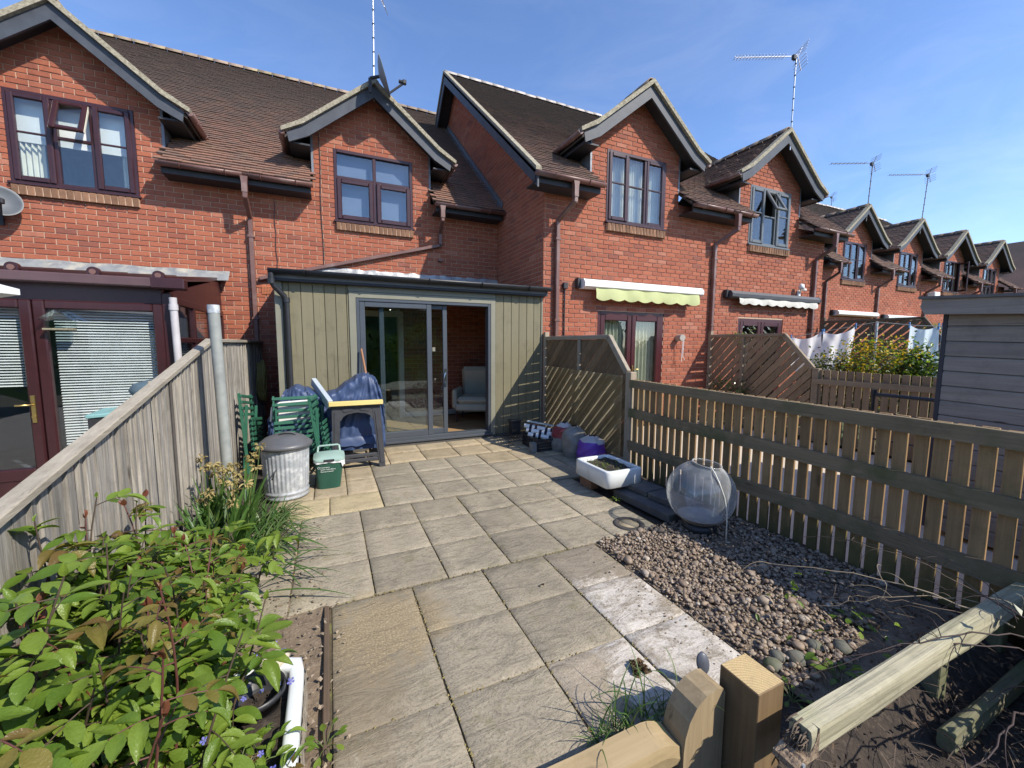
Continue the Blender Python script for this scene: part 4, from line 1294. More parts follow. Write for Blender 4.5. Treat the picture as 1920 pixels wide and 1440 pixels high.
def soil_sheet(name, x0, x1, y0, y1, z, mat, amp=0.02, n=40):
    m_ = MB()
    m_.grid(lambda u, v: (x0 + (x1 - x0) * u, y0 + (y1 - y0) * v, z + amp * noise.noise(Vector((u * (x1 - x0) * 7, v * (y1 - y0) * 7, z * 9)))), n, n)
    return structure(name, m_, mat)


soil_sheet('soil_bed', -1.02, -0.06, -0.4, 3.78, -0.01, M_DRYSOIL, 0.025)
soil_sheet('side_bed', -1.02, -0.51, 3.77, 5.9, -0.02, M_SOIL, 0.015)
soil_sheet('soil', 1.80, 3.31, 0.88, 2.46, -0.035, M_SOIL, 0.02)


def soil_bank(name, x0, x1):
    """soil falling away towards the front"""
    m_ = MB()
    def fn(u, v):
        x = x0 + (x1 - x0) * u; y = -0.6 + (1.10 + 0.6) * v
        s_ = max(0.0, min(1.0, (y - 0.62) / 0.26)); s_ = s_ * s_ * (3 - 2 * s_)
        return (x, y, -0.155 + 0.12 * s_ + 0.02 * noise.noise(Vector((x * 7, y * 7, 0.4))))
    m_.grid(fn, 30, 50)
    return structure(name, m_, M_SOIL)


soil_bank('front_bank', 1.815, 3.31)
soil_sheet('soil_strip', 2.46, 3.31, 2.44, 5.9, -0.03, M_SOIL, 0.012)
soil_sheet('front_soil', -0.06, 1.34, -0.6, 1.06, -0.36, M_SOIL, 0.02)
soil_bank('corner_soil', 1.33, 1.82)
m_ = MB(); m_.add([(3.33, -3, -0.045), (7.0, -3, -0.045), (7.0, 5.9, -0.045), (3.33, 5.9, -0.045)], [(0, 1, 2, 3)])
structure('neighbour_paving', m_, pm('pink_paving', (0.62, 0.53, 0.42), (0.54, 0.46, 0.36), 4, 0.85, 0.004, 30))
m_ = MB(); m_.add([(-6, -2, -0.02), (-1.06, -2, -0.02), (-1.06, 7.85, -0.02), (-6, 7.85, -0.02)], [(0, 1, 2, 3)])
structure('side_paving', m_, pm('grey_paving', (0.36, 0.33, 0.28), (0.30, 0.27, 0.23), 4, 0.85, 0.004, 30))
m_ = MB(); m_.add([(-1.0, 5.86, -0.015), (-0.56, 5.86, -0.015), (-0.56, 7.85, -0.015), (-1.0, 7.85, -0.015)], [(0, 1, 2, 3)])
structure('passage_floor', m_, M_SOIL)
m_ = MB(); m_.add([(7.1, -3, -0.012), (30, -3, -0.012), (30, 7.6, -0.012), (7.1, 7.6, -0.012)], [(0, 1, 2, 3)])
structure('far_lawn', m_, pm('lawn', (0.06, 0.085, 0.025), (0.08, 0.10, 0.035), 6, 0.95))


# ------------------------------------------------------------------ patio
def slab_material(name, a, b_, dark, white=False, riven=0.010, dirt=False):
    m, nt, b = _nodes(name)
    v = pos(nt); vs_ = pos(nt, (0.55, 1.5, 1))
    r = island_random(nt)
    big = noise_(nt, v, 2.3, 6, 0.65); mid = noise_(nt, vs_, 9, 8, 0.68, 1.6); fine = noise_(nt, v, 95, 5, 0.75)
    col = mix(nt, ramp(nt, big, 0.32, 0.68), a, b_)
    col = mix(nt, math_(nt, 'MULTIPLY', ramp(nt, mid, 0.48, 0.66), 0.65), col, dark)
    col = mix(nt, math_(nt, 'MULTIPLY', ramp(nt, fine, 0.50, 0.64), 0.55), col, tuple(x * 0.5 for x in dark))
    lich = ramp(nt, noise_(nt, v, 46, 3, 0.6), 0.66, 0.70)
    lz = ramp(nt, noise_(nt, v, 3.1, 3, 0.5), 0.48, 0.62)
    col = mix(nt, math_(nt, 'MULTIPLY', math_(nt, 'MULTIPLY', lich, lz), 0.75), col, (0.50, 0.47, 0.38))
    moss = ramp(nt, noise_(nt, v, 5.2, 6, 0.7), 0.56, 0.70)
    col = mix(nt, math_(nt, 'MULTIPLY', moss, 0.5), col, (0.15, 0.135, 0.05))
    alg = ramp(nt, noise_(nt, v, 1.25, 7, 0.72, 0.8), 0.50, 0.66)
    col = mix(nt, math_(nt, 'MULTIPLY', alg, 0.34), col, (0.115, 0.105, 0.08))
    scf = ramp(nt, noise_(nt, vs_, 3.3, 8, 0.78, 2.2), 0.62, 0.72)
    col = mix(nt, math_(nt, 'MULTIPLY', scf, 0.4), col, (0.46, 0.42, 0.34))
    k = math_(nt, 'ADD', math_(nt, 'MULTIPLY', r, 0.26), 0.87)
    cc = nt.nodes.new('ShaderNodeCombineColor')
    for i in range(3): L(nt, k, cc.inputs[i])
    col = mix(nt, 1.0, col, cc.outputs[0], 'MULTIPLY')
    geo = nt.nodes.new('ShaderNodeNewGeometry')

    def blob(cx, cy, rx, ry, lo, hi, amp=1.1, sc=4.0):
        sx = nt.nodes.new('ShaderNodeSeparateXYZ'); L(nt, geo.outputs['Position'], sx.inputs[0])
        dx = math_(nt, 'DIVIDE', math_(nt, 'SUBTRACT', sx.outputs[0], cx), rx); dy = math_(nt, 'DIVIDE', math_(nt, 'SUBTRACT', sx.outputs[1], cy), ry)
        d2 = math_(nt, 'SQRT', math_(nt, 'ADD', math_(nt, 'MULTIPLY', dx, dx), math_(nt, 'MULTIPLY', dy, dy)))
        nn = math_(nt, 'MULTIPLY', math_(nt, 'SUBTRACT', noise_(nt, v, sc, 7, 0.72, 0.6), 0.5), amp * 2)
        return ramp(nt, math_(nt, 'ADD', d2, nn), hi, lo)
    if white:
        w1 = blob(1.50, 1.72, 0.34, 0.36, 0.75, 1.0); w2 = blob(1.62, 1.30, 0.40, 0.26, 0.7, 1.0, 1.3, 6); w3 = blob(1.25, 1.30, 0.16, 0.35, 0.7, 1.0)
        w = math_(nt, 'MAXIMUM', math_(nt, 'MAXIMUM', w1, w2), w3)
        w = math_(nt, 'MULTIPLY', w, ramp(nt, math_(nt, 'ADD', math_(nt, 'MULTIPLY', mid, 0.6), math_(nt, 'MULTIPLY', fine, 0.4)), 0.60, 0.44))
        col = mix(nt, math_(nt, 'MULTIPLY', w, 0.68), col, (0.66, 0.62, 0.56))
    if dirt:
        d1 = blob(0.22, 2.12, 0.36, 0.32, 0.6, 1.1, 1.2, 7); d2 = blob(0.05, 1.75, 0.28, 0.5, 0.5, 1.0, 1.0, 9)
        col = mix(nt, math_(nt, 'MULTIPLY', d1, 0.7), col, (0.245, 0.185, 0.105)); col = mix(nt, math_(nt, 'MULTIPLY', d2, 0.55), col, (0.21, 0.165, 0.105))
        col = mix(nt, math_(nt, 'MULTIPLY', math_(nt, 'MULTIPLY', d1, ramp(nt, fine, 0.5, 0.58)), 0.7), col, (0.44, 0.36, 0.22))
    L(nt, col, b.inputs['Base Color'])
    b.inputs['Roughness'].default_value = 0.82
    b.inputs['Specular IOR Level'].default_value = 0.25
    h = math_(nt, 'ADD', mid, math_(nt, 'MULTIPLY', fine, 0.16))
    bump(nt, b, h, riven)
    return m


M_SLAB = slab_material('riven_slab', (0.365, 0.315, 0.228), (0.295, 0.255, 0.188), (0.165, 0.143, 0.104), dirt=True, riven=0.012)
M_SLABP = slab_material('pale_slab', (0.35, 0.295, 0.22), (0.285, 0.24, 0.18), (0.19, 0.155, 0.112), white=True, riven=0.009)
M_SLABB = slab_material('beige_slab', (0.42, 0.34, 0.225), (0.35, 0.285, 0.185), (0.24, 0.19, 0.12), riven=0.006)
M_SLABY = slab_material('sandy_slab', (0.50, 0.41, 0.245), (0.43, 0.35, 0.21), (0.33, 0.265, 0.16), riven=0.010)
M_JOINT = pm('joint_dirt', (0.115, 0.085, 0.045), (0.07, 0.055, 0.032), 30, 0.95, 0.006, 60, c3=(0.16, 0.15, 0.05), c3scale=7)
mb = MB(); mb.prism([(-0.76, 2.40), (-0.76, 3.78), (-0.52, 3.78), (-0.52, 5.9), (3.2, 5.9), (3.2, 3.75), (2.46, 3.75), (2.46, 2.41), (1.79, 2.41), (1.79, 1.09), (1.335, 1.09), (1.335, 1.05), (-0.055, 1.05), (-0.055, 2.40)], 'z', -0.06, -0.010)
patio = structure('patio', mb, M_JOINT)


def slab(x0, x1, y0, y1, mat, rise=0.0):
    w, d = (x1 - x0) / 2 - U(0.0035, 0.006), (y1 - y0) / 2 - U(0.001, 0.0035)
    nx = 7; m_ = MB(); sd = U(0, 99)
    def top(u, v):
        x = -w + 2 * w * u; y = -d + 2 * d * v
        e = min(u, 1 - u, v, 1 - v)
        z = 0.0035 * noise.noise(Vector((x * 5 + sd, y * 7, sd))) * (1 if e > 0.01 else 0)
        if e < 0.01: z -= 0.006
        jx = 0.002 * noise.noise(Vector((x * 20, y * 20, sd)))
        return (x + jx, y + jx, z)
    us = [0, 0.02] + [i / 6 for i in range(1, 6)] + [0.98, 1]
    vs = [top(a, b) for b in us for a in us]; n = len(us); fs = []
    for j in range(n - 1):
        for i in range(n - 1): fs.append((j * n + i, j * n + i + 1, (j + 1) * n + i + 1, (j + 1) * n + i))
    m_.add(vs, fs, True)
    m_.add([(-w, -d, -0.006), (w, -d, -0.006), (w, d, -0.006), (-w, d, -0.006), (-w, -d, -0.04), (w, -d, -0.04), (w, d, -0.04), (-w, d, -0.04)],
           [(4, 5, 1, 0), (5, 6, 2, 1), (6, 7, 3, 2), (7, 4, 0, 3)])
    me = m_.mesh('paving_slab', mat)
    piece('paving_slab', me, patio, ((x0 + x1) / 2, (y0 + y1) / 2, 0.003 + rise + U(-0.003, 0.003)), (U(-0.004, 0.004) + rise * 0.02, U(-0.004, 0.004), U(-0.005, 0.005)))


def slabs(xs, ys, matf, rise=None):
    for y0, y1 in zip(ys[:-1], ys[1:]):
        for x0, x1 in zip(xs[:-1], xs[1:]):
            mt = matf(x0, y0)
            if mt: slab(x0, x1, y0, y1, mt, rise((y0 + y1) / 2) if rise else 0.0)


slabs([-0.04, 0.42, 0.88, 1.34, 1.785], [1.055, 1.10, 1.54, 1.98, 2.415], lambda x, y: None if (x < 0 and y > 1.5) or (x > 1.3 and y < 1.08) else (M_SLABP if x > 0.86 and not (x < 1 and y > 1.5) else M_SLAB))
slab(-0.04, 0.42, 1.54, 2.415, M_SLAB)
slabs([-0.72, -0.26, 0.205, 0.655, 1.10, 1.555, 2.0, 2.45], [2.425, 2.875, 3.325, 3.765], lambda x, y: M_SLAB)
slabs([0.425, 0.885, 1.345, 1.785, 2.24, 2.69, 3.15], [3.775, 4.22, 4.675, 5.13], lambda x, y: M_SLABB if x > 1.5 and y > 4.5 else M_SLAB)
slabs([0.425, 0.66, 1.118, 1.575, 2.03, 2.48, 2.94, 3.18], [5.135, 5.56, 5.885], lambda x, y: M_SLABB, lambda y: max(0, (y - 5.2) * 0.05))
slabs([-0.50, -0.04, 0.42], [3.775, 4.22], lambda x, y: M_SLABY)
slabs([-0.485, -0.18, 0.125, 0.42], [4.225, 4.68, 5.13, 5.56, 5.88], lambda x, y: M_SLABB)
# low timber edging beside the bed
m_ = MB(); m_.beam((-0.062, 1.45, -0.008), (-0.062, 2.41, -0.012), 0.026, 0.05, b=0.004)
single('edging_board', m_, wood('edging_wood', (0.13, 0.09, 0.06), (0.09, 0.065, 0.045), 'y', 0.9), 'thin brown timber edging between the soil and the paving', 'edging')
# drain ring
M_RING = pm('dark_mortar', (0.06, 0.053, 0.048), (0.045, 0.04, 0.037), 20, 0.9, 0.002, 60)
t = thing('drain_cover', 'round drain cover with a dark mortar ring set in the paving', 'drain cover', (2.245, 2.565, 0.004))
m_ = MB(); m_.lathe([(0.085, 0.004), (0.086, 0.009), (0.124, 0.0085), (0.128, 0.003)], (2.245, 2.565, 0.003), 40); part('ring', m_, M_RING, t)
m_ = MB(); m_.lathe([(0.001, 0.005), (0.08, 0.005), (0.084, 0.0)], (2.245, 2.565, 0.003), 32); part('lid', m_, M_SLABB, t)

# ------------------------------------------------------------------ pebble bed
def pebble_material():
    m, nt, b = _nodes('pebble_stone')
    r = island_random(nt)
    cr = nt.nodes.new('ShaderNodeValToRGB'); L(nt, r, cr.inputs[0])
    e = cr.color_ramp.elements
    e[0].position = 0; e[0].color = (0.24, 0.17, 0.115, 1); e[1].position = 1; e[1].color = (0.52, 0.46, 0.38, 1)
    for p, c in ((0.2, (0.16, 0.115, 0.085)), (0.4, (0.33, 0.24, 0.16)), (0.6, (0.22, 0.18, 0.145)), (0.78, (0.36, 0.28, 0.20)), (0.94, (0.28, 0.21, 0.145))):
        q = e.new(p); q.color = (*c, 1)
    v = pos(nt)
    col = mix(nt, ramp(nt, noise_(nt, v, 60, 4, 0.6), 0.35, 0.7), cr.outputs[0], mix(nt, 1.0, cr.outputs[0], (0.7, 0.7, 0.7), 'MULTIPLY'))
    L(nt, col, b.inputs['Base Color']); b.inputs['Roughness'].default_value = 0.62
    bump(nt, b, noise_(nt, v, 220, 3), 0.002)
    return m


M_PEB = pebble_material()


def ico(sub):
    import bmesh
    bm = bmesh.new(); bmesh.ops.create_icosphere(bm, subdivisions=sub, radius=1.0)
    vs = [tuple(v.co) for v in bm.verts]; fs = [tuple(v.index for v in f.verts) for f in bm.faces]
    bm.free(); return vs, fs


ICO1, ICO2 = ico(1), ico(2)


def stone(vs, sd, lump=0.22):
    return [Vector(p) * (1 + lump * noise.noise(Vector(p) * 1.1 + Vector((sd, sd * 2, 0)))) for p in vs]


pb_mesh = []
for k in range(8):
    m_ = MB(); m_.add(stone(ICO2[0], 3.1 * k), ICO2[1], True); pb_mesh.append(m_.mesh('pebble', M_PEB))
mb = MB()
mb.grid(lambda u, v: (1.80 + 1.40 * u, 0.86 + 1.60 * v, -0.012 + 0.012 * noise.noise(Vector((u * 9, v * 9, 0)))), 30, 30)
bed = structure('pebble_bed', mb, pm('grit', (0.19, 0.145, 0.10), (0.12, 0.09, 0.065), 60, 0.95, 0.012, 80, c3=(0.27, 0.21, 0.145), c3scale=9))
prnd = random.Random(5); PU = prnd.uniform
def in_bed(x, y): return 1.815 < x < 3.19 and y < 2.44 and y > 0.98 + 0.25 * max(0, (x - 2.2)) + 0.05 * math.sin(x * 9) + 0.16 * noise.noise(Vector((x * 5, y * 5, 1.5)))
cand = []
tries = 0
while len(cand) < 6200 and tries < 40000:
    tries += 1
    x, y = PU(1.81, 3.19), PU(0.9, 2.445)
    if not in_bed(x, y): continue
    if noise.noise(Vector((x * 2.3, y * 2.3, 7.7))) < -0.42 and PU(0, 1) < 0.6: continue
    s_ = 0.0072 + 0.0115 * PU(0, 1) ** 1.7
    k_ = PU(0, 1)
    if k_ < 0.03: s_ *= 1.7
    elif k_ > 0.6: s_ *= 0.7
    lvl = 0.0 if len(cand) < 3400 else 0.012
    cand.append((s_ / math.hypot(x, y, 1.5), x, y, s_, lvl))
cand.append((9, 2.28, 1.42, 0.045, 0.012)); cand.append((8, 2.42, 1.36, 0.034, 0.01)); cand.append((8, 2.02, 1.02, 0.036, 0.01))
cand.sort(key=lambda q: -q[0])
rest = MB()
for k, (sc, x, y, s_, lvl) in enumerate(cand):
    el = (s_ * PU(0.95, 1.35), s_ * PU(0.75, 1.0), s_ * PU(0.55, 0.8)); rot = Euler((PU(-0.4, 0.4), PU(-0.4, 0.4), PU(0, 6.28)))
    z = lvl + el[2] * PU(0.05, 0.6) - 0.004 + PU(-0.004, 0.003)
    if k < 300:
        piece('pebble', pb_mesh[k % 8], bed, (x, y, z), rot, el)
    else:
        R_ = rot.to_matrix(); vs = stone(ICO1[0], sc * 1000)
        rest.add([R_ @ Vector((p.x * el[0], p.y * el[1], p.z * el[2])) + Vector((x, y, z)) for p in vs], ICO1[1], True)
for k in range(150):                                              # strays on the paving
    x, y, s_ = 1.79 - 0.25 * PU(0, 1) ** 3, PU(1.12, 2.40), PU(0.002, 0.009); vs = stone(ICO1[0], k)
    rest.add([Vector((p.x * s_, p.y * s_ * 0.8, p.z * s_ * 0.6)) + Vector((x, y, 0.005 + s_ * 0.3)) for p in vs], ICO1[1], True)
part('gravel', rest, M_PEB, bed, kind='stuff')
# mossy cobbles edging the bed
M_COB = pm('cobble_stone', (0.155, 0.15, 0.12), (0.10, 0.10, 0.08), 12, 0.8, 0.003, 60, c3=(0.10, 0.115, 0.05), c3scale=8)
for k, (x, y, s_) in enumerate([(1.85, 1.10, 0.040), (1.925, 1.125, 0.034), (1.99, 1.075, 0.044), (2.16, 1.09, 0.036), (2.27, 1.03, 0.042)]):
    m_ = MB(); m_.add([Vector((p.x * s_ * 1.1, p.y * s_, p.z * s_ * 0.75)) + Vector((x, y, s_ * 0.12)) for p in stone(ICO2[0], 50 + k * 3.3)], ICO2[1], True)
    single('cobble', m_, M_COB, ('first', 'second', 'third', 'fourth', 'fifth')[k] + ' grey-green cobble from the square post along the pebble edge', 'stone', 'cobbles edging the pebble bed')


# ------------------------------------------------------------------ grey board fence on the left
M_GREYWOOD = wood('weathered_board', (0.40, 0.37, 0.32), (0.155, 0.14, 0.118), 'z', 0.85, 0.28, 0.9, dens=46, bmp=0.002)
M_GREYCAP = wood('weathered_cap', (0.37, 0.33, 0.26), (0.25, 0.22, 0.17), 'y', 0.85, 0.1, 0.6, dens=30, bmp=0.002)
splash(M_GREYWOOD, 0.05, 0.35, (0.10, 0.095, 0.07), 0.7)
lf = thing('board_fence', 'weathered grey board fence stepping down beside the flower bed', 'fence', (-1.0, 4.5, 0))
def lf_top(y): return 1.515 if y > 4.60 else 1.515 - 0.212 * (4.60 - y)
y = 0.9; k = 0
frnd = random.Random(3)
while y < 7.8:
    w = frnd.choice((0.075, 0.085, 0.092, 0.068))
    m_ = MB(); zt = lf_top(y) - 0.015; zt2 = lf_top(y + w) - 0.015; x = -1.0 + frnd.uniform(-0.006, 0.004)
    a = frnd.uniform(0.0, 0.010)
    m_.prism([(y + 0.003, -0.03), (y + w - 0.005, -0.03), (y + w - 0.005, zt2 + 0.005), (y + 0.003, zt + 0.005)], 'x', x - 0.018, x)
    m_.v = [(px_ + (a if abs(py_ - y) < 0.01 else -a), py_, pz_) for px_, py_, pz_ in m_.v]
    part('board', m_, M_GREYWOOD, lf)
    y += w
m_ = MB(); m_.beam((-1.005, 0.9, lf_top(0.9) + 0.005), (-1.005, 4.61, 1.52), 0.07, 0.035, b=0.005); part('cap_rail', m_, M_GREYCAP, lf)
m_ = MB(); m_.beam((-1.005, 4.61, 1.523), (-1.005, 7.80, 1.523), 0.07, 0.035, b=0.005); part('cap_rail', m_, M_GREYCAP, lf)
for yy in (1.25, 3.42, 5.6, 7.7):
    m_ = MB(); m_.bbox(-1.10, -1.025, yy, yy + 0.075, -0.05, lf_top(yy) - 0.02, 0.004); part('post', m_, M_GREYCAP, lf)
for zz in (0.25, 1.0):
    m_ = MB(); m_.beam((-1.045, 4.62, zz + 0.3), (-1.045, 7.8, zz + 0.3), 0.04, 0.07); part('rail', m_, M_GREYCAP, lf)
for dz in (0.3, 0.8):
    m_ = MB(); m_.beam((-1.045, 0.9, lf_top(0.9) - dz), (-1.045, 4.6, 1.515 - dz), 0.04, 0.07); part('rail', m_, M_GREYCAP, lf)
m_ = MB(); m_.bbox(-0.998, -0.985, 3.455, 3.475, 0, lf_top(3.46) - 0.02, 0.003); part('cover_strip', m_, wood('dark_strip', (0.10, 0.09, 0.08), (0.07, 0.06, 0.055), 'z'), lf)

# ------------------------------------------------------------------ pale fence and lattice screens
ALGAE = (0.095, 0.10, 0.042)
M_PALE = wood('pale_board', (0.35, 0.225, 0.11), (0.22, 0.142, 0.07), 'z', 0.8, 0.25, 0.55, green=(0.13, 0.12, 0.055), glo=0.55, ghi=0.75)
splash(M_PALE, 0.05, 0.30, (0.085, 0.085, 0.03), 0.8)
M_RAIL = wood('rail_board', (0.27, 0.205, 0.125), (0.17, 0.13, 0.08), 'y', 0.82, 0.1, 0.5, green=ALGAE, glo=0.48, ghi=0.66)
M_POST = wood('post_timber', (0.40, 0.33, 0.24), (0.30, 0.245, 0.175), 'z', 0.8, 0.08, 0.3)
M_SLAT = wood('lattice_slat', (0.21, 0.145, 0.085), (0.135, 0.093, 0.055), 'z', 0.8, 0.26, 0.6)
M_FRAME = wood('lattice_frame', (0.36, 0.31, 0.235), (0.255, 0.215, 0.16), 'y', 0.82, 0.1, 0.4)


def pale_fence(label, X, ys, base, rails, top, thick, post_y, wpale, mats, face=-1, name='pale_fence'):
    """pales on the far side of the rails; ys pitch list"""
    t = thing(name, label, 'fence', (X, (ys[0] + ys[-1]) / 2, 0))
    for y in ys:
        m_ = MB(); dy = U(-0.004, 0.004); lean = U(-0.006, 0.006)
        m_.bbox(X, X + thick, y - wpale / 2 + dy, y + wpale / 2 + dy, -0.03 + U(0, 0.015), top(y) - 0.012 + U(-0.004, 0.002), 0.0025)
        m_.v = [(a, b + lean * (c - 0.5), c) for a, b, c in m_.v]
        part('pale', m_, mats[0], t)
    ya, yb = min(ys) - wpale, max(ys) + wpale
    for z0, z1 in rails:
        m_ = MB(); h = z1 - z0
        n = 24; prof = []
        def fn(u, v):
            yy = ya + (yb - ya) * u; zc = base(yy) + (z0 + z1) / 2 + 0.004 * noise.noise(Vector((yy * 3, z0, 0)))
            hh = h / 2 * (1 + 0.05 * noise.noise(Vector((yy * 5, z0 + 9, 0))))
            k = int(round(v * 4)) % 4
            return (X - (0.043 if k in (0, 1) else 0.002), yy, zc + (hh if k in (1, 2) else -hh))
        m_.grid(fn, n, 4, smooth=False); part('rail', m_, mats[1], t)
    for yy in post_y:
        m_ = MB(); m_.bbox(X - 0.05, X + 0.05, yy - 0.05, yy + 0.05, -0.05, base(yy) + 1.13, 0.004); part('post', m_, mats[2], t)
    return t


pf = pale_fence('slatted picket fence with three mossy rails beside the pebbles', 3.248, [3.672 - 0.0927 * k for k in range(40)],
                lambda y: -0.02 + 0.012 * (y - 0.78), [(0.985, 1.078), (0.635, 0.735), (0.245, 0.35)], lambda y: 1.075 + 0.012 * (y - 0.78), 0.021, (), 0.068, (M_PALE, M_RAIL, M_POST))


def clip_poly(poly, a, b, c):
    """keep a*y+b*z<=c"""
    out = []
    for i in range(len(poly)):
        p, q = poly[i], poly[(i + 1) % len(poly)]
        dp = a * p[0] + b * p[1] - c; dq = a * q[0] + b * q[1] - c
        if dp <= 0: out.append(p)
        if (dp < 0 < dq) or (dq < 0 < dp):
            s_ = dp / (dp - dq); out.append((p[0] + (q[0] - p[0]) * s_, p[1] + (q[1] - p[1]) * s_))
    return out


def screen(label, X, y_house, y_bend, y_end, z_top, z_end, z_bot, mats, mid, slat_w=0.098, gap=0.010, ang=45.0, width=0.02, group=None):
    """panel of diagonal slats in a frame, its top corner cut off"""
    t = thing('lattice_screen', label, 'fence panel', (X, (y_house + y_end) / 2, 0), group)
    area = [(y_house - 0.03, z_bot), (y_house - 0.03, z_top - 0.03), (y_bend, z_top - 0.03), (y_end + 0.02, z_end - 0.02), (y_end + 0.02, z_bot)]
    ca, sa = math.cos(RD(ang)), math.sin(RD(ang))
    # slat runs up towards the camera: direction (-ca, sa); normal (sa, ca)
    d0 = sa * y_end + ca * z_bot - 0.05; d1 = sa * y_house + ca * z_top
    d = d0
    while d < d1:
        w = slat_w + U(-0.004, 0.004)
        p = clip_poly(clip_poly(area, -sa, -ca, -d), sa, ca, d + w)
        if len(p) >= 3:
            m_ = MB(); m_.prism(p, 'x', X, X + width); part('slat', m_, mats[0], t)
        d += slat_w + gap + U(-0.005, 0.008)
    def fb(a, b, w=0.05, nm='frame_rail'):
        m_ = MB(); m_.beam((X + 0.005, *a), (X + 0.005, *b), 0.055, w, up=(0, 0, 1) if abs(a[0] - b[0]) > 0.02 else (0, 1, 0), b=0.004); part(nm, m_, mats[1], t)
    fb((y_house, z_top), (y_bend - 0.01, z_top), 0.055, 'top_rail'); fb((y_bend + 0.01, z_top - 0.002), (y_end, z_end), 0.075, 'sloping_rail'); fb((y_house, z_bot), (y_end, z_bot))
    m_ = MB(); m_.bbox(X - 0.025, X + 0.05, y_house - 0.07, y_house - 0.005, 0.0, z_top + 0.10 if mid else z_top, 0.004); part('post', m_, mats[2], t)
    m_ = MB(); m_.bbox(X - 0.03, X + 0.06, y_end - 0.10, y_end - 0.005, -0.03, z_end + 0.01, 0.005); part('post', m_, mats[2], t)
    if mid:
        m_ = MB(); m_.bbox(X - 0.03, X - 0.002, mid - 0.028, mid + 0.028, z_bot, z_top - 0.028, 0.003); part('stile', m_, mats[1], t)
    return t


s1 = screen('diagonal-slat screen with clear corrugated sheet against the timber extension', 3.25, 5.885, 4.19, 3.83, 1.60, 1.17, 0.10, (M_SLAT, M_FRAME, M_POST), 4.84)
m_ = MB()
m_.grid(lambda u, v: (3.188 + 0.0035 * math.sin(v * 60 * 2 * math.pi), 3.84 + 1.86 * u, 0.14 + (1.02 - 0.03 * (1 - u)) * v), 2, 480)
def poly_mat():
    m = bpy.data.materials.new('clear_corrugated'); m.use_nodes = True; nt = m.node_tree; nt.nodes.clear()
    out = nt.nodes.new('ShaderNodeOutputMaterial'); tr = nt.nodes.new('ShaderNodeBsdfTransparent'); tr.inputs[0].default_value = (0.90, 0.84, 0.66, 1)
    tl = nt.nodes.new('ShaderNodeBsdfTranslucent'); tl.inputs[0].default_value = (0.9, 0.82, 0.6, 1)
    df = nt.nodes.new('ShaderNodeBsdfPrincipled'); df.inputs['Base Color'].default_value = (0.5, 0.45, 0.3, 1); df.inputs['Roughness'].default_value = 0.25
    a = nt.nodes.new('ShaderNodeMixShader'); a.inputs[0].default_value = 0.22; b = nt.nodes.new('ShaderNodeMixShader')
    L(nt, math_(nt, 'ADD', math_(nt, 'MULTIPLY', noise_(nt, pos(nt), 6, 4), 0.30), 0.42), b.inputs[0])
    L(nt, tl.outputs[0], a.inputs[1]); L(nt, df.outputs[0], a.inputs[2]); L(nt, tr.outputs[0], b.inputs[1]); L(nt, a.outputs[0], b.inputs[2]); L(nt, b.outputs[0], out.inputs[0])
    return m
part('corrugated_sheet', m_, poly_mat(), s1)
M_SLAT2 = wood('lattice_slat_far', (0.27, 0.20, 0.13), (0.19, 0.14, 0.09), 'z', 0.8, 0.22, 0.6)
M_FRAME2 = wood('lattice_frame_far', (0.29, 0.235, 0.165), (0.21, 0.165, 0.115), 'y', 0.82, 0.1, 0.4)
screen('diagonal-slat screen of the next garden, in front of the dark awning', 7.05, 5.885, 4.38, 3.90, 1.68, 1.13, 0.05, (M_SLAT2, M_FRAME2, M_FRAME2), 5.12, ang=47, gap=0.02)
pale_fence('brown picket fence below the yellow shrub, running to the shed', 7.05, [3.80 - 0.105 * k for k in range(22)], lambda y: -0.0, [(0.9, 0.98), (0.4, 0.48)], lambda y: 1.115 + 0.012 * (y - 2.4), 0.022, (), 0.082,
           (wood('pale_far', (0.26, 0.19, 0.125), (0.19, 0.14, 0.09), 'z'), M_FRAME2, M_FRAME2))
M_DARKSL = wood('dark_slat', (0.16, 0.125, 0.09), (0.11, 0.09, 0.065), 'z', 0.85, 0.2, 0.4)  # darker brown wood of the far screen
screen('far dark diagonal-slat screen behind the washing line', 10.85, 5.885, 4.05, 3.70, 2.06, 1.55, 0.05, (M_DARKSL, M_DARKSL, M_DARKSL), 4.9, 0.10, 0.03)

# ------------------------------------------------------------------ shed beyond the picket fence
shed = thing('garden_shed', 'blue-grey horizontal-board shed behind the picket fence', 'shed', (5.5, 0.5, 0))
M_SHED = wood('shed_board', (0.35, 0.305, 0.255), (0.235, 0.205, 0.175), 'y', 0.7, 0.08, 0.85, dens=22)
splash(M_SHED, 0.1, 0.7, (0.12, 0.12, 0.11), 0.4)
sh_tilt = math.tan(RD(2.0))
def shz(y, z): return z - (1.53 - y) * sh_tilt
for k in range(15):
    z0 = 0.0 + k * 0.1185; m_ = MB()
    y0_, y1_ = -2.6, 1.53
    vs = []
    for yy in (y0_, y1_):
        for xx, zz in ((4.50, z0 + 0.004), (4.50, z0 + 0.100), (4.508, z0 + 0.1165), (4.53, z0 + 0.1165), (4.53, z0 + 0.004)):
            vs.append((xx, yy, shz(yy, zz)))
    m_.add(vs, [(0, 1, 6, 5), (1, 2, 7, 6), (2, 3, 8, 7), (4, 0, 5, 9), (5, 6, 7, 8, 9), (4, 3, 2, 1, 0)]); part('board', m_, M_SHED, shed)
m_ = MB(); m_.prism([(-2.6, shz(-2.6, 0)), (1.53, 0), (1.53, 1.86), (-2.6, shz(-2.6, 1.86))], 'x', 4.535, 6.4); part('body', m_, M_SHED, shed)
m_ = MB(); m_.bbox(4.495, 4.54, 1.531, 1.56, 0, 1.80, 0.003); part('corner_trim', m_, pm('shed_trim', (0.05, 0.05, 0.06), rough=0.7), shed)
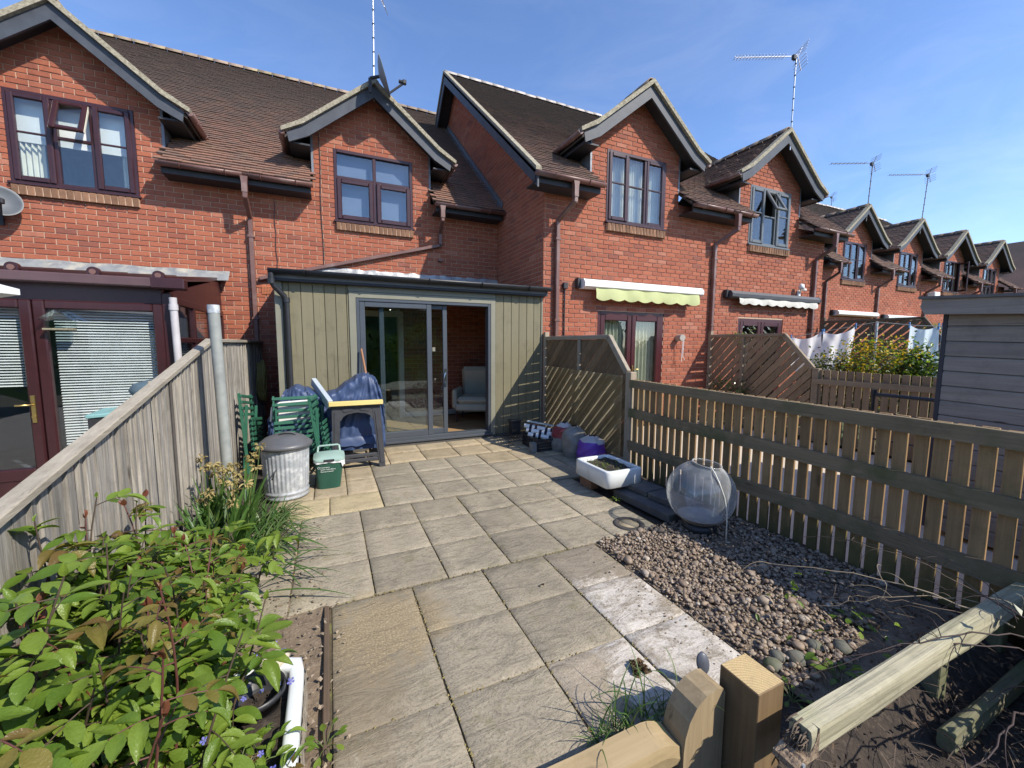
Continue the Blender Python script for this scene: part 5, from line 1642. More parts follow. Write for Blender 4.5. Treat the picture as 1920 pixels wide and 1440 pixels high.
m_ = MB(); m_.prism([(-2.8, 1.86 - 4.3 * 0.052), (1.66, 1.875), (1.67, 1.815), (1.64, 1.755), (-2.8, 1.745 - 4.3 * 0.052)], 'x', 4.40, 4.425); part('fascia', m_, M_SHED, shed)
m_ = MB(); m_.prism([(-2.8, 1.885 - 4.3 * 0.052), (1.68, 1.90), (1.68, 1.878), (-2.8, 1.863 - 4.3 * 0.052)], 'x', 4.38, 6.5); part('roof', m_, pm('shed_felt', (0.17, 0.16, 0.15), rough=0.95), shed)

# ------------------------------------------------------------------ timber rails and posts in front
M_NEW = wood('new_timber', (0.45, 0.34, 0.19), (0.33, 0.245, 0.13), 'x', 0.6, 0.05, 0.5, dens=16, bmp=0.0008)
M_NEWZ = wood('new_post', (0.37, 0.285, 0.17), (0.25, 0.185, 0.105), 'z', 0.68, 0.05, 0.5, dens=18, bmp=0.001)
def end_grain():
    m, nt, b = _nodes('post_end')
    w = nt.nodes.new('ShaderNodeTexWave'); w.wave_type = 'RINGS'; w.rings_direction = 'Z'
    w.inputs['Scale'].default_value = 26; w.inputs['Distortion'].default_value = 2.5; w.inputs['Detail'].default_value = 3
    mp = nt.nodes.new('ShaderNodeMapping'); mp.inputs['Location'].default_value = (-1.30, -0.80, 0)
    g = nt.nodes.new('ShaderNodeNewGeometry'); L(nt, g.outputs['Position'], mp.inputs[0]); L(nt, mp.outputs[0], w.inputs['Vector'])
    col = mix(nt, w.outputs['Fac'], (0.56, 0.42, 0.21), (0.44, 0.31, 0.14))
    col = mix(nt, math_(nt, 'MULTIPLY', ramp(nt, noise_(nt, pos(nt), 28, 6, 0.7), 0.5, 0.72), 0.5), col, (0.30, 0.22, 0.12))
    L(nt, col, b.inputs['Base Color']); b.inputs['Roughness'].default_value = 0.8
    bump(nt, b, noise_(nt, pos(nt), 240, 3), 0.002)
    return m


M_ENDGRAIN = end_grain()
M_OLDD = wood('shaded_rail', (0.15, 0.13, 0.09), (0.075, 0.066, 0.046), 'x', 0.9, 0.05, 0.35, green=(0.10, 0.115, 0.045), glo=0.4, ghi=0.6, dens=20, bmp=0.004)
M_NEWP = wood('shaded_post', (0.215, 0.145, 0.075), (0.135, 0.088, 0.046), 'z', 0.7, 0.05, 0.7, dens=18, bmp=0.001)  # post wood darkened: the shade on its side is put into the colour
M_OLD = wood('old_rail', (0.48, 0.44, 0.31), (0.27, 0.25, 0.17), 'x', 0.85, 0.05, 0.35, green=(0.30, 0.30, 0.17), glo=0.5, ghi=0.75, dens=20, bmp=0.004)
M_OLDD = wood('shaded_rail', (0.23, 0.21, 0.14), (0.12, 0.115, 0.075), 'x', 0.9, 0.05, 0.35, green=(0.12, 0.14, 0.05), glo=0.4, ghi=0.6, dens=20, bmp=0.004)  # old rail wood with green patches, darkened to put its shade into the colour
# low edging of chunky timbers that ends the paving
sqp = thing('square_post', 'short square sawn timber post with a pale flat top', 'post', (1.39, 0.90, 0))
m_ = MB(); m_.bbox(1.3187, 1.460, 0.8218, 0.9747, -0.5, 0.289, 0.003); part('shaft', m_, M_NEWP, sqp)
m_ = MB(); m_.add([(1.322, 0.825, 0.2894), (1.457, 0.825, 0.2894), (1.457, 0.9715, 0.2894), (1.322, 0.9715, 0.2894)], [(0, 1, 2, 3)]); part('top_face', m_, M_ENDGRAIN, sqp)
gate = thing('timber_edging', 'low new timber edging with a rounded end board next to the square post', 'edging', (0.5, 1.0, 0))
prof = [(1.097, -0.5), (1.097, 0.0584), (1.1025, 0.1101), (1.1204, 0.1643), (1.153, 0.2099), (1.200, 0.2382), (1.257, 0.2469), (1.284, 0.2382), (1.296, 0.2185), (1.296, -0.5)]
m_ = MB(); m_.prism(prof, 'y', 0.930, 1.0313); part('end_board', m_, M_NEWZ, gate)
rl = MB()
def rail_fn(u, v):
    x = -0.9 + (1.0955 + 0.9) * u
    k = int(round(v * 6)) % 6
    drop = 0.05 * max(0, (x - 1.004) / 0.112) ** 1.5 if x > 1.004 else 0
    w_ = 0.0015 * noise.noise(Vector((x * 6, k, 2)))
    yy = (0.9464, 0.9378, 0.9439, 1.042, 1.051, 1.042)[k] + w_; zz = (0.0045, 0.0645 - drop, 0.1076 - drop, 0.115 - drop, 0.1002 - drop, 0.0045)[k] + w_
    return (x, yy, zz)
rl.grid(rail_fn, 60, 6, smooth=False); part('top_rail', rl, M_NEW, gate)
for xx in (0.74, 0.05):
    sc_ = MB(); sc_.tube([(xx, 0.942, 0.062), (xx, 0.937, 0.062)], 0.005, 8); part('screw', sc_, M_GALV, gate)
rr = thing('old_rail', 'rotten weathered timber rail, split at its near end, by the brambles', 'rail', (2.4, 0.70, 0))
def rail_beam(x0, x1, y0, y1, z0, z1, amp, n=90):
    m_ = MB(); S_ = 24
    def fn(u, v):
        x = x0 + (x1 - x0) * u; a = 2 * math.pi * v
        cx_, cz_ = math.cos(a + math.pi / 4), math.sin(a + math.pi / 4)
        m = max(abs(cx_), abs(cz_)); yy = cx_ / m; zz = cz_ / m
        q = amp * noise.noise(Vector((x * 2.2, yy * 2.1, zz * 2.3 + z0 * 5))) + amp * 0.6 * noise.noise(Vector((x * 3, yy * 16, zz * 16)))
        e = 0.004 if abs(yy) > 0.97 and abs(zz) > 0.97 else 0
        return (x, (y0 + y1) / 2 + yy * ((y1 - y0) / 2 + q - e), (z0 + z1) / 2 + zz * ((z1 - z0) / 2 + q - e) + 0.004 * math.sin(x * 3))
    m_.grid(fn, n, S_, smooth=False)
    vs = [fn(0, j / S_) for j in range(S_)]; m_.add(vs, [tuple(reversed(range(S_)))])
    return m_
part('beam', rail_beam(1.345, 3.7, 0.664, 0.733, 0.190, 0.290, 0.004), M_OLD, rr)
sp = MB()
for lay, (ya, yb) in enumerate(((0.662, 0.685), (0.685, 0.71), (0.71, 0.73))):
    poly = [(1.262 + 0.0085 * i, 0.206 + 0.022 * abs(noise.noise(Vector((i * 0.9, 2 + lay * 3, 0)))) + 0.07 * max(0, (i - (8 + lay)) / 6) ** 1.3) for i in range(15)]
    sp.prism([(1.26, 0.187)] + poly + [(1.385, 0.187)], 'y', ya + 0.001 * lay, yb)
part('splintered_end', sp, pm('rotten_wood', (0.36, 0.27, 0.18), (0.11, 0.075, 0.055), 45, 0.95, 0.01, 60), rr)
sp = MB()
for i in range(60):
    y_ = U(0.672, 0.728); z_ = U(0.23, 0.287); l_ = U(0.01, 0.05)
    sp.tube([(1.37, y_, z_), (1.35 - l_ * 0.5, y_ + U(-0.005, 0.005), z_ - U(0, 0.008)), (1.345 - l_, y_ + U(-0.01, 0.01), z_ - U(0.0, 0.03))], [0.004, 0.003, 0.001], 5)
part('torn_fibre', sp, pm('fibre', (0.17, 0.13, 0.09), (0.10, 0.075, 0.055), 50, 0.95), rr)
sc_ = MB(); sc_.tube([(1.30, 0.662, 0.197), (1.30, 0.656, 0.197)], 0.007, 10); part('screw', sc_, M_GALV, rr)
for xx in (2.45, 3.14):
    m_ = MB(); m_.bbox(xx, xx + 0.08, 0.735, 0.80, -0.3, 0.187, 0.004); part('stub_post', m_, M_OLDD, rr)
single('shaded_log', rail_beam(2.22, 4.0, 0.60, 0.655, -0.135, -0.05, 0.006, 50), M_OLDD, 'dark timber lying in front of the rotten rail, its shade put into the colour', 'timber')


# ------------------------------------------------------------------ things in the yard, left corner
M_BLACKPL = pm('black_plastic', (0.022, 0.023, 0.026), (0.03, 0.03, 0.034), 10, 0.45)
t = thing('metal_pole', 'tall galvanised pole standing against the grey fence, rusty at its foot', 'pole', (-0.80, 4.0, 0))
m_ = MB(); m_.tube([(-0.798, 4.0, -0.02), (-0.806, 4.0, 0.3)], 0.040, 18, caps=False); part('rusty_foot', m_, pm('rusty_steel', (0.30, 0.15, 0.07), (0.42, 0.40, 0.37), 9, 0.7, metal=0.2), t)
m_ = MB(); m_.tube([(-0.806, 4.0, 0.3), (-0.831, 4.0, 1.80)], 0.040, 18); part('tube', m_, pm('dull_zinc', (0.31, 0.325, 0.30), (0.23, 0.245, 0.23), 14, 0.65, metal=0.1, c3=(0.30, 0.21, 0.12), c3scale=4, c3lo=0.62, c3hi=0.75), t)
m_ = MB(); m_.tube([(-0.8305, 4.0, 1.74), (-0.8312, 4.0, 1.805)], 0.0425, 18); part('cap', m_, M_GALV, t)

BX, BY = -0.42, 4.45
bin_ = thing('dustbin', 'ribbed galvanised dustbin with a grey plastic lid', 'bin', (BX, BY, 0))
def ribs(a, i, r, z):
    return r * (1 + 0.016 * math.cos(a * 34)) if 0.085 < z < 0.455 else r
prof = [(0.02, 0.006), (0.185, 0.006), (0.188, 0.0), (0.195, 0.02), (0.188, 0.03), (0.1885, 0.045), (0.197, 0.055), (0.197, 0.065), (0.190, 0.075), (0.190, 0.084), (0.1915, 0.10), (0.196, 0.2), (0.201, 0.32), (0.206, 0.44), (0.208, 0.458), (0.209, 0.475), (0.216, 0.484), (0.216, 0.494), (0.208, 0.498)]
m_ = MB(); m_.lathe(prof, (BX, BY, 0.004), 204, fn=ribs); m_.v = [(a, b, c * 1.04) for a, b, c in m_.v]; part('body', m_, M_GALV, bin_)
M_LID = pm('grey_lid', (0.105, 0.107, 0.112), (0.085, 0.087, 0.092), 12, 0.42, 0.0006, 90)
m_ = MB(); m_.lathe([(0.222, 0.470), (0.238, 0.474), (0.244, 0.49), (0.240, 0.508), (0.222, 0.520), (0.17, 0.552), (0.10, 0.578), (0.03, 0.588), (0.001, 0.589)], (BX, BY, 0.004), 64); m_.v = [(a, b, c + 0.022 + (0.014 if c > 0.53 else 0)) for a, b, c in m_.v]; lid = part('lid', m_, M_LID, bin_)
m_ = MB()
for a in (0.0,):
    def hg(u, v):
        an = math.pi * u; return (BX + 0.02 + 0.085 * math.cos(an), BY - 0.035 + 0.03 * (v - 0.5) * 2, 0.565 + 0.045 * math.sin(an) + 0.004)
    m_.grid(hg, 16, 1)
m_.lathe([(0.11, 0.562), (0.10, 0.572), (0.075, 0.566), (0.001, 0.562)], (BX + 0.02, BY - 0.02, 0.012), 32); m_.v = [(a, b, c + 0.03) for a, b, c in m_.v]; part('handle', m_, M_LID, lid)
m_ = MB(); m_.tube([(BX - 0.06, BY - 0.205, 0.33), (BX - 0.075, BY - 0.235, 0.31), (BX - 0.09, BY - 0.235, 0.25), (BX - 0.10, BY - 0.205, 0.24)], 0.006, 6); part('side_handle', m_, M_DARK, bin_)

cad = thing('food_caddy', 'small dark green food waste caddy with a pale lid and white liner', 'caddy', (-0.03, 4.60, 0))
CG = pm('dark_green_plastic', (0.020, 0.085, 0.058), (0.016, 0.07, 0.048), 6, 0.38)
def caddy_ring(z, w0, w1, y0, y1):
    return [(-w0, y0, z), (w1, y0, z), (w1, y1, z), (-w0, y1, z)]
m_ = MB(); cx_, cy_ = -0.045, 4.60; n = 28
def superell(a, wx, wy, e=5.0):
    c, s = math.cos(a), math.sin(a)
    r_q = (abs(c / wx) ** e + abs(s / wy) ** e) ** (-1 / e)
    return r_q * c, r_q * s
def cad_fn(u, v):
    a = 2 * math.pi * u; z = 0.004 + 0.30 * v
    x, y = superell(a, 0.112 + 0.028 * v, 0.115 + 0.03 * v); return (cx_ + x + 0.012 * v, cy_ + y, z)
m_.grid(cad_fn, 48, 6)
m_.add([cad_fn(i / 48, 0) for i in range(48)], [tuple(reversed(range(48)))])
part('body', m_, CG, cad)
LIN = pm('white_liner', (0.74, 0.75, 0.75), (0.62, 0.63, 0.64), 9, 0.5)
m_ = MB()
def lin_fn(u, v):
    a = 2 * math.pi * u; d = 0.035 + 0.018 * noise.noise(Vector((math.cos(a) * 2, math.sin(a) * 2, 3))) + (0.05 if 0.86 < u or u < 0.03 else 0)
    x, y = superell(a, 0.146 + 0.006 * math.sin(a * 11) * v, 0.151 + 0.006 * math.sin(a * 13) * v); return (cx_ + x + 0.012, cy_ + y, 0.318 - d * v)
m_.grid(lin_fn, 96, 4); part('liner', m_, LIN, cad)
CL = pm('pale_green_lid', (0.30, 0.42, 0.36), (0.26, 0.37, 0.32), 6, 0.4)
m_ = MB()
def lid_fn(u, v):
    a = 2 * math.pi * u; k = 1 - 0.995 * v
    x, y = superell(a, 0.150 * k, 0.156 * k); return (cx_ + x + 0.012, cy_ + y, 0.318 + 0.03 * (1 - k ** 3) + 0.05 * (y + 0.15))
m_.grid(lid_fn, 48, 7)
def rim_fn(u, v):
    a = 2 * math.pi * u; x, y = superell(a, 0.150 + 0.002 * v, 0.156 + 0.002 * v); return (cx_ + x + 0.012, cy_ + y, 0.318 - 0.018 * v + 0.05 * (y + 0.15))
m_.grid(rim_fn, 48, 1); part('lid', m_, CL, cad)
m_ = MB(); m_.bbox(cx_ - 0.04, cx_ + 0.06, cy_ - 0.166, cy_ - 0.150, 0.300, 0.322, 0.004); part('catch', m_, M_BLACKPL, cad)
m_ = MB(); m_.tube([(cx_ - 0.10, cy_ + 0.13, 0.335), (cx_ - 0.095, cy_ + 0.16, 0.385), (cx_ - 0.08, cy_ + 0.165, 0.395), (cx_ + 0.10, cy_ + 0.165, 0.395), (cx_ + 0.115, cy_ + 0.16, 0.385), (cx_ + 0.12, cy_ + 0.13, 0.335)], 0.011, 8); part('handle', m_, CL, cad)


def lettering(lines, size, loc, rot, parent, mat, name='lettering'):
    vs_all = MB(); zoff = 0
    for k, tx in enumerate(lines):
        cu = bpy.data.curves.new('txt', 'FONT'); cu.body = tx; cu.size = size; cu.align_x = 'LEFT'
        ob = bpy.data.objects.new('txt', cu); COL.objects.link(ob)
        dg = bpy.context.evaluated_depsgraph_get(); ev = ob.evaluated_get(dg); me = ev.to_mesh()
        R_ = Euler(rot).to_matrix()
        vs = [R_ @ Vector((v.co.x, v.co.y - k * size * 1.15, 0)) + Vector(loc) for v in me.vertices]
        vs_all.add(vs, [tuple(p.vertices) for p in me.polygons])
        ev.to_mesh_clear(); bpy.data.objects.remove(ob)
    return part(name, vs_all, mat, parent)


PR = pm('white_print', (0.78, 0.80, 0.78), rough=0.6)
lettering(['Food waste', 'South Oxfordshire', 'District Council'], 0.0185, (cx_ - 0.072, cy_ - 0.1445, 0.232), (RD(85.5), 0, 0), cad, PR)
m_ = MB()
for i in range(16):
    a0, a1 = 2 * math.pi * i / 16, 2 * math.pi * (i + 0.8) / 16
    m_.add([(cx_ - 0.088 + r * math.cos(a), cy_ - 0.1452, 0.238 + r * math.sin(a)) for r, a in ((0.008, a0), (0.011, a0), (0.011, a1), (0.008, a1))], [(0, 1, 2, 3)])
part('recycling_mark', m_, PR, cad)


def folding_chair(label, loc, rz, lean, tilt=0.0):
    """slatted folding garden chair, shut flat: back slats, seat slats, two leg pairs"""
    G = folding_chair.mat
    t = thing('folding_chair', label, 'chair', loc, 'green slatted folding chairs', rz)
    ORG[t.name] = Vector((0, 0, 0)); t.rotation_euler = Euler((lean, tilt, rz))
    for sx in (-1, 1):
        m_ = MB(); m_.beam((sx * 0.21, 0.0, 0.0), (sx * 0.21, 0.03, 0.92), 0.02, 0.03, b=0.003); part('back_leg', m_, G, t, local=True)
        m_ = MB(); m_.beam((sx * 0.19, 0.045, 0.02), (sx * 0.19, -0.03, 0.78), 0.02, 0.03, b=0.003); part('front_leg', m_, G, t, local=True)
        m_ = MB(); m_.beam((sx * 0.165, -0.05, 0.26), (sx * 0.165, -0.045, 0.62), 0.02, 0.03, b=0.003); part('seat_rail', m_, G, t, local=True)
    for k in range(4):
        z = 0.66 + k * 0.07; m_ = MB(); m_.bbox(-0.225, 0.225, -0.004 + z * 0.03 - 0.02, 0.012 + z * 0.03 - 0.02, z, z + 0.034, 0.004); part('back_slat', m_, G, t, local=True)
    for k in range(7):
        z = 0.25 + k * 0.058; m_ = MB(); m_.bbox(-0.215, 0.215, -0.078, -0.064, z, z + 0.036, 0.004); part('seat_slat', m_, G, t, local=True)
    return t


folding_chair.mat = pm('garden_green', (0.030, 0.125, 0.075), (0.024, 0.10, 0.06), 7, 0.4, c3=(0.07, 0.17, 0.12), c3scale=9, c3lo=0.6, c3hi=0.8)
folding_chair('green slatted folding chair with its seat facing out, behind the dustbin', (-0.36, 5.08, 0.0), 0.10, RD(-8))
folding_chair('green slatted folding chair standing edge-on beside the black trestle', (-0.07, 5.02, 0.0), RD(83), RD(-6), 0.05)
folding_chair('green slatted folding chair leaning on the grey fence in the shade', (-0.84, 5.45, 0.0), RD(84), RD(-4), 0.16)

# covered barbecue
M_TARP = pm('blue_tarpaulin', (0.040, 0.070, 0.155), (0.030, 0.052, 0.118), 5, 0.5, 0.002, 40)
bbq = thing('covered_barbecue', 'barbecue under a draped blue tarpaulin against the timber boards', 'barbecue', (0.0, 5.52, 0))
def tarp_h(x):
    pts = [(-0.66, 0.62), (-0.58, 0.78), (-0.48, 0.92), (-0.38, 0.975), (-0.26, 0.94), (-0.12, 0.85), (0.05, 0.89), (0.20, 1.00), (0.33, 1.08), (0.43, 1.10), (0.52, 1.06), (0.58, 0.94), (0.62, 0.7)]
    for (a, b), (c, d) in zip(pts[:-1], pts[1:]):
        if a <= x <= c:
            s_ = (x - a) / (c - a); s_ = s_ * s_ * (3 - 2 * s_); return b + (d - b) * s_
    return 0.6
def tarp(u, v):
    a = -math.pi * 0.02 + v
    x = -0.66 + 1.28 * u; h = tarp_h(x)
    if v < 0.45:
        s_ = v / 0.45; y = 5.26 + 0.05 * s_; z = 0.20 + (h - 0.20) * s_ ** 0.9
    else:
        s_ = (v - 0.45) / 0.55; y = 5.31 + 0.50 * s_; z = h + 0.02 * math.sin(s_ * math.pi)
    pk = 0.43 if x > -0.05 else -0.38; an = math.atan2(x - pk, max(0.02, h + 0.12 - z))
    fold = 0.028 * (1 - 2.2 * abs(noise.noise(Vector((an * 5.5 + 3, pk * 4, 0.3 * z))))) + 0.016 * (1 - 2.4 * abs(noise.noise(Vector((x * 9 - z * 5, z * 6, 4))))) + 0.012 * noise.noise(Vector((x * 26, z * 20, y * 9)))
    return (x, y - fold, z + 0.4 * fold * (1 if v > 0.4 else 0))
m_ = MB(); m_.grid(tarp, 110, 50); part('tarpaulin', m_, M_TARP, bbq)
m_ = MB(); m_.bbox(-0.55, 0.50, 5.36, 5.76, 0.45, 0.80, 0.03); m_.bbox(-0.40, 0.40, 5.36, 5.70, 0.18, 0.24, 0.01); part('grill', m_, M_BLACKPL, bbq)
for x in (0.16, 0.50):
    m_ = MB(); m_.tube([(x, 5.33, 0.085), (x, 5.38, 0.085)], 0.08, 22); wq = part('wheel', m_, M_BLACKPL, bbq)
    m_ = MB(); m_.tube([(x, 5.322, 0.085), (x, 5.33, 0.085)], 0.035, 14); part('hub', m_, M_GREYFRAME, wq)
for x in (-0.5, 0.46):
    m_ = MB(); m_.tube([(x, 5.6, 0.0), (x, 5.6, 0.5)], 0.015, 8); part('leg', m_, M_BLACKPL, bbq)
m_ = MB()
def wrap(u, v):
    x = 0.08 + 0.42 * u; return (x, 5.20 + 0.20 * v - 0.03 * math.sin(v * 3.1), 0.26 + 0.12 * math.sin(math.pi * min(1, v * 1.15)) + 0.03 * noise.noise(Vector((x * 9, v * 4, 2))))
m_.grid(wrap, 30, 14); part('cover_fold', m_, M_TARP, bbq)

# black trestle with a timber top
tr = thing('sawhorse', 'black plastic sawhorse trestle with a yellow timber top', 'trestle', (0.29, 5.08, 0))
M_TR = pm('grey_black_plastic', (0.055, 0.056, 0.062), (0.04, 0.041, 0.046), 9, 0.5)
y0_ = 5.06
for sg in (0, 1):
    top_x, bot_x = (0.055, 0.035) if sg == 0 else (0.50, 0.555)
    m_ = MB(); m_.prism([(bot_x - 0.035, 0.0), (bot_x + 0.035, 0.0), (top_x + 0.045, 0.76), (top_x - 0.045, 0.76)], 'y', y0_, y0_ + 0.05); lg = part('leg', m_, M_TR, tr)
    m_ = MB(); m_.prism([(bot_x - 0.02, 0.06), (bot_x + 0.02, 0.06), (top_x + 0.018, 0.70), (top_x - 0.018, 0.70)], 'y', y0_ - 0.008, y0_ - 0.001); part('leg_rib', m_, M_TR, lg)
    m_ = MB(); m_.prism([(bot_x - 0.035, 0.0), (bot_x + 0.035, 0.0), (top_x + 0.045, 0.76), (top_x - 0.045, 0.76)], 'y', 5.34, 5.38)
    m_.v = [(a, b + (0.76 - c) * 0.25, c) for a, b, c in m_.v]; part('leg', m_, M_TR, tr)
arch = [(0.09, 0.76), (0.465, 0.76), (0.465, 0.60), (0.455, 0.60), (0.43, 0.645), (0.38, 0.675), (0.28, 0.69), (0.18, 0.675), (0.13, 0.645), (0.105, 0.60), (0.09, 0.60)]
m_ = MB(); m_.prism(arch, 'y', y0_ + 0.004, y0_ + 0.046); part('arch', m_, M_TR, tr)
m_ = MB(); m_.prism([(0.12, 0.745), (0.24, 0.745), (0.24, 0.715), (0.14, 0.70)], 'y', y0_ - 0.004, y0_ + 0.003); m_.prism([(0.32, 0.745), (0.44, 0.745), (0.42, 0.70), (0.32, 0.715)], 'y', y0_ - 0.004, y0_ + 0.003); part('arch_rib', m_, M_TR, tr)
for z in (0.14, 0.085):
    m_ = MB(); m_.bbox(0.065, 0.52, y0_ + 0.006, y0_ + 0.045, z, z + 0.042, 0.006); part('crossbar', m_, M_TR, tr)
m_ = MB(); m_.bbox(0.0, 0.56, 5.03, 5.42, 0.762, 0.778, 0.004); part('cap', m_, M_TR, tr)
m_ = MB(); m_.beam((-0.02, 5.045, 0.806), (0.575, 5.045, 0.806), 0.07, 0.05, b=0.003); part('timber_top', m_, wood('yellow_timber', (0.72, 0.58, 0.22), (0.64, 0.50, 0.18), 'x', 0.6, 0.03, 0.2, dens=14), tr)
m_ = MB(); m_.beam((-0.005, 5.07, 0.80), (-0.185, 5.66, 1.02), 0.055, 0.10, b=0.004)
single('grey_board', m_, pm('grey_foam', (0.42, 0.47, 0.50), (0.36, 0.41, 0.44), 8, 0.6), 'pale grey plank sloping up from the trestle to the timber wall', 'plank')
m_ = MB(); m_.tube([(0.455, 5.74, 1.05), (0.405, 5.84, 1.43)], 0.014, 10)
single('broom_handle', m_, wood('stick_wood', (0.34, 0.17, 0.09), (0.27, 0.13, 0.07), 'z'), 'reddish wooden broom handle poking out of the blue tarpaulin', 'stick')
m_ = MB(); m_.bbox(-0.55, -0.18, 5.24, 5.27, 0.58, 0.80, 0.01); m_.tube([(-0.62, 5.22, 0.62), (-0.60, 5.22, 0.78), (-0.52, 5.22, 0.83), (-0.2, 5.22, 0.84)], 0.012, 8)
single('white_tray', m_, M_WHITE, 'white plastic tray showing between the green chair slats', 'tray')
# hose on the fence
m_ = MB()
for k in range(5):
    a0 = k * 0.5
    m_.tube([(-0.965 + 0.02 * k + 0.01 * math.sin(i), 7.0 + 0.10 * math.cos(i / 20 * 2 * math.pi) + 0.01 * k, 0.93 + (0.27 + 0.012 * k) * math.sin(i / 20 * 2 * math.pi)) for i in range(21)], 0.009, 7)
single('garden_hose', m_, pm('yellow_hose', (0.34, 0.30, 0.10), rough=0.5), 'coiled yellow garden hose hanging in the dark passage', 'hose')

# neighbour's things over the grey fence
t = thing('water_butt', 'dark teal water butt with a domed lid beyond the grey fence', 'water butt', (-1.42, 4.75, 0))
TEAL = pm('dark_teal', (0.055, 0.10, 0.125), (0.045, 0.085, 0.11), 6, 0.5)
m_ = MB(); m_.lathe([(0.18, 0.0), (0.22, 0.3), (0.225, 0.6), (0.21, 1.06)], (-1.42, 4.75, 0), 32); part('barrel', m_, TEAL, t)
m_ = MB(); m_.lathe([(0.225, 1.05), (0.232, 1.08), (0.20, 1.13), (0.11, 1.16), (0.001, 1.165)], (-1.42, 4.75, 0), 32); part('lid', m_, pm('slate_lid', (0.10, 0.15, 0.18), rough=0.5), t)
t = thing('planter_box', 'black box with a turquoise lid beyond the grey fence', 'box', (-1.72, 4.7, 0))
m_ = MB(); m_.bbox(-1.88, -1.58, 4.55, 4.85, 0.0, 0.86, 0.01); part('box', m_, M_BLACKPL, t)
m_ = MB(); m_.frame((-1.73, 4.70, 0.89), ((1, 0, 0.06), (0, 1, 0.05), (-0.06, -0.05, 1)), (0.16, 0.16, 0.016), 0.006); part('lid', m_, pm('turquoise', (0.22, 0.42, 0.42), rough=0.5), t)
t = thing('parasol', 'white parasol corner above the conservatory door', 'parasol', (-3.05, 3.7, 0))
m_ = MB(); c = Vector((-3.05, 3.7, 2.22)); rim = [(-1.93, 4.0, 1.865), (-2.3, 2.7, 1.86), (-3.4, 2.4, 1.86), (-4.2, 3.4, 1.86), (-3.9, 4.6, 1.86), (-2.7, 4.9, 1.86)]
for i in range(6):
    a, b = Vector(rim[i]), Vector(rim[(i + 1) % 6]); m_.add([c, a, b, a - Vector((0, 0, 0.04)), b - Vector((0, 0, 0.04))], [(0, 1, 2), (1, 3, 4, 2)])
part('canopy', m_, M_WHITE, t)
m_ = MB(); m_.tube([(-3.05, 3.7, 0), (-3.05, 3.7, 2.25)], 0.02, 10); part('pole', m_, M_ALU, t)

# ------------------------------------------------------------------ things in the shade by the lattice screen
bag_rnd = random.Random(9)
def bag(label, x, y, r, h, sd, bands, squash=(1.0, 1.0)):
    """crumpled sack; bands = [(z fraction, material)]"""
    m_ = MB(); n = 36; rows = 16
    def fn(u, v):
        a = 2 * math.pi * u
        rr = r * (0.80 + 0.35 * math.sin(math.pi * min(1, 0.22 + v * 0.72))) if v < 0.86 else r * (0.80 - (v - 0.86) * 3.6)
        rr *= 1 + 0.13 * noise.noise(Vector((math.cos(a) * 2, math.sin(a) * 2, v * 5 + sd))) + 0.06 * noise.noise(Vector((math.cos(a) * 5, math.sin(a) * 5, v * 14 + sd)))
        return (x + rr * squash[0] * math.cos(a) + 0.03 * v * math.sin(sd), y + rr * squash[1] * math.sin(a), h * v * (1 + 0.06 * noise.noise(Vector((math.cos(a) * 1.7, math.sin(a) * 1.7, sd)))))
    m_.grid(fn, n, rows)
    mats = [b[1] for b in bands]
    for fi in range(n * rows):
        v = (fi // n + 0.5) / rows; u = (fi % n) / n
        v2 = v + 0.10 * math.sin(u * 2 * math.pi + sd)
        k = 0
        for i, bq in enumerate(bands):
            if v2 > bq[0]: k = i
        m_.mi[fi] = k
    return single('compost_bag', m_, mats, label, 'bag', 'half-empty bags against the lattice screen')


P_GREY = pm('grey_bag', (0.24, 0.24, 0.22), (0.17, 0.17, 0.16), 8, 0.45, 0.004, 30)
P_RED = pm('red_bag', (0.25, 0.035, 0.045), (0.18, 0.025, 0.03), 8, 0.4, 0.003, 30)
P_WHITE = pm('pale_bag', (0.52, 0.50, 0.50), (0.42, 0.40, 0.40), 8, 0.4, 0.003, 30)
P_PURP = pm('purple_bag', (0.17, 0.055, 0.40), (0.13, 0.04, 0.32), 8, 0.4, 0.003, 30)
bag('red and white compost bag with a dark lower half, leftmost of the bags', 3.00, 4.86, 0.155, 0.40, 1.3, [(-9, P_GREY), (0.42, P_RED), (0.80, P_WHITE)])
bag('tall grey crumpled sack between the red bag and the purple bag', 2.99, 4.52, 0.145, 0.42, 4.1, [(-9, P_GREY)])
bag('purple bag with a white top beside the white sink', 3.02, 4.22, 0.155, 0.34, 7.7, [(-9, P_PURP), (0.74, P_WHITE)])
t = thing('striped_deckchair', 'rolled navy and white striped deckchair lying on a crate', 'deckchair', (2.86, 5.15, 0.2))
NAVY = pm('navy_cloth', (0.012, 0.016, 0.04), rough=0.85)
for k in range(3):
    a = Vector((2.62, 5.32 - 0.06 * k, 0.30 - 0.055 * k)); b = Vector((2.98, 5.02 - 0.05 * k, 0.24 - 0.05 * k)); m_ = MB()
    m_.tube([a.lerp(b, i / 12) for i in range(13)], 0.034, 12, mi=0)
    for fi in range(12 * 12): m_.mi[fi] = (fi // 12 + k) % 2 if (fi // 12) % 3 else 1
    part('roll', m_, [NAVY, M_WHITE], t)
m_ = MB(); m_.frame((2.80, 5.17, 0.345), (Vector((0.78, -0.6, -0.14)).normalized(), Vector((0.6, 0.78, 0)).normalized(), Vector((0.1, -0.08, 0.99)).normalized()), (0.2, 0.022, 0.010), 0.004); part('frame_slat', m_, pm('pale_blue_slat', (0.40, 0.48, 0.52), rough=0.5), t)
t = thing('plastic_crate', 'dark slatted crate under the striped deckchair', 'crate', (2.80, 5.1, 0))
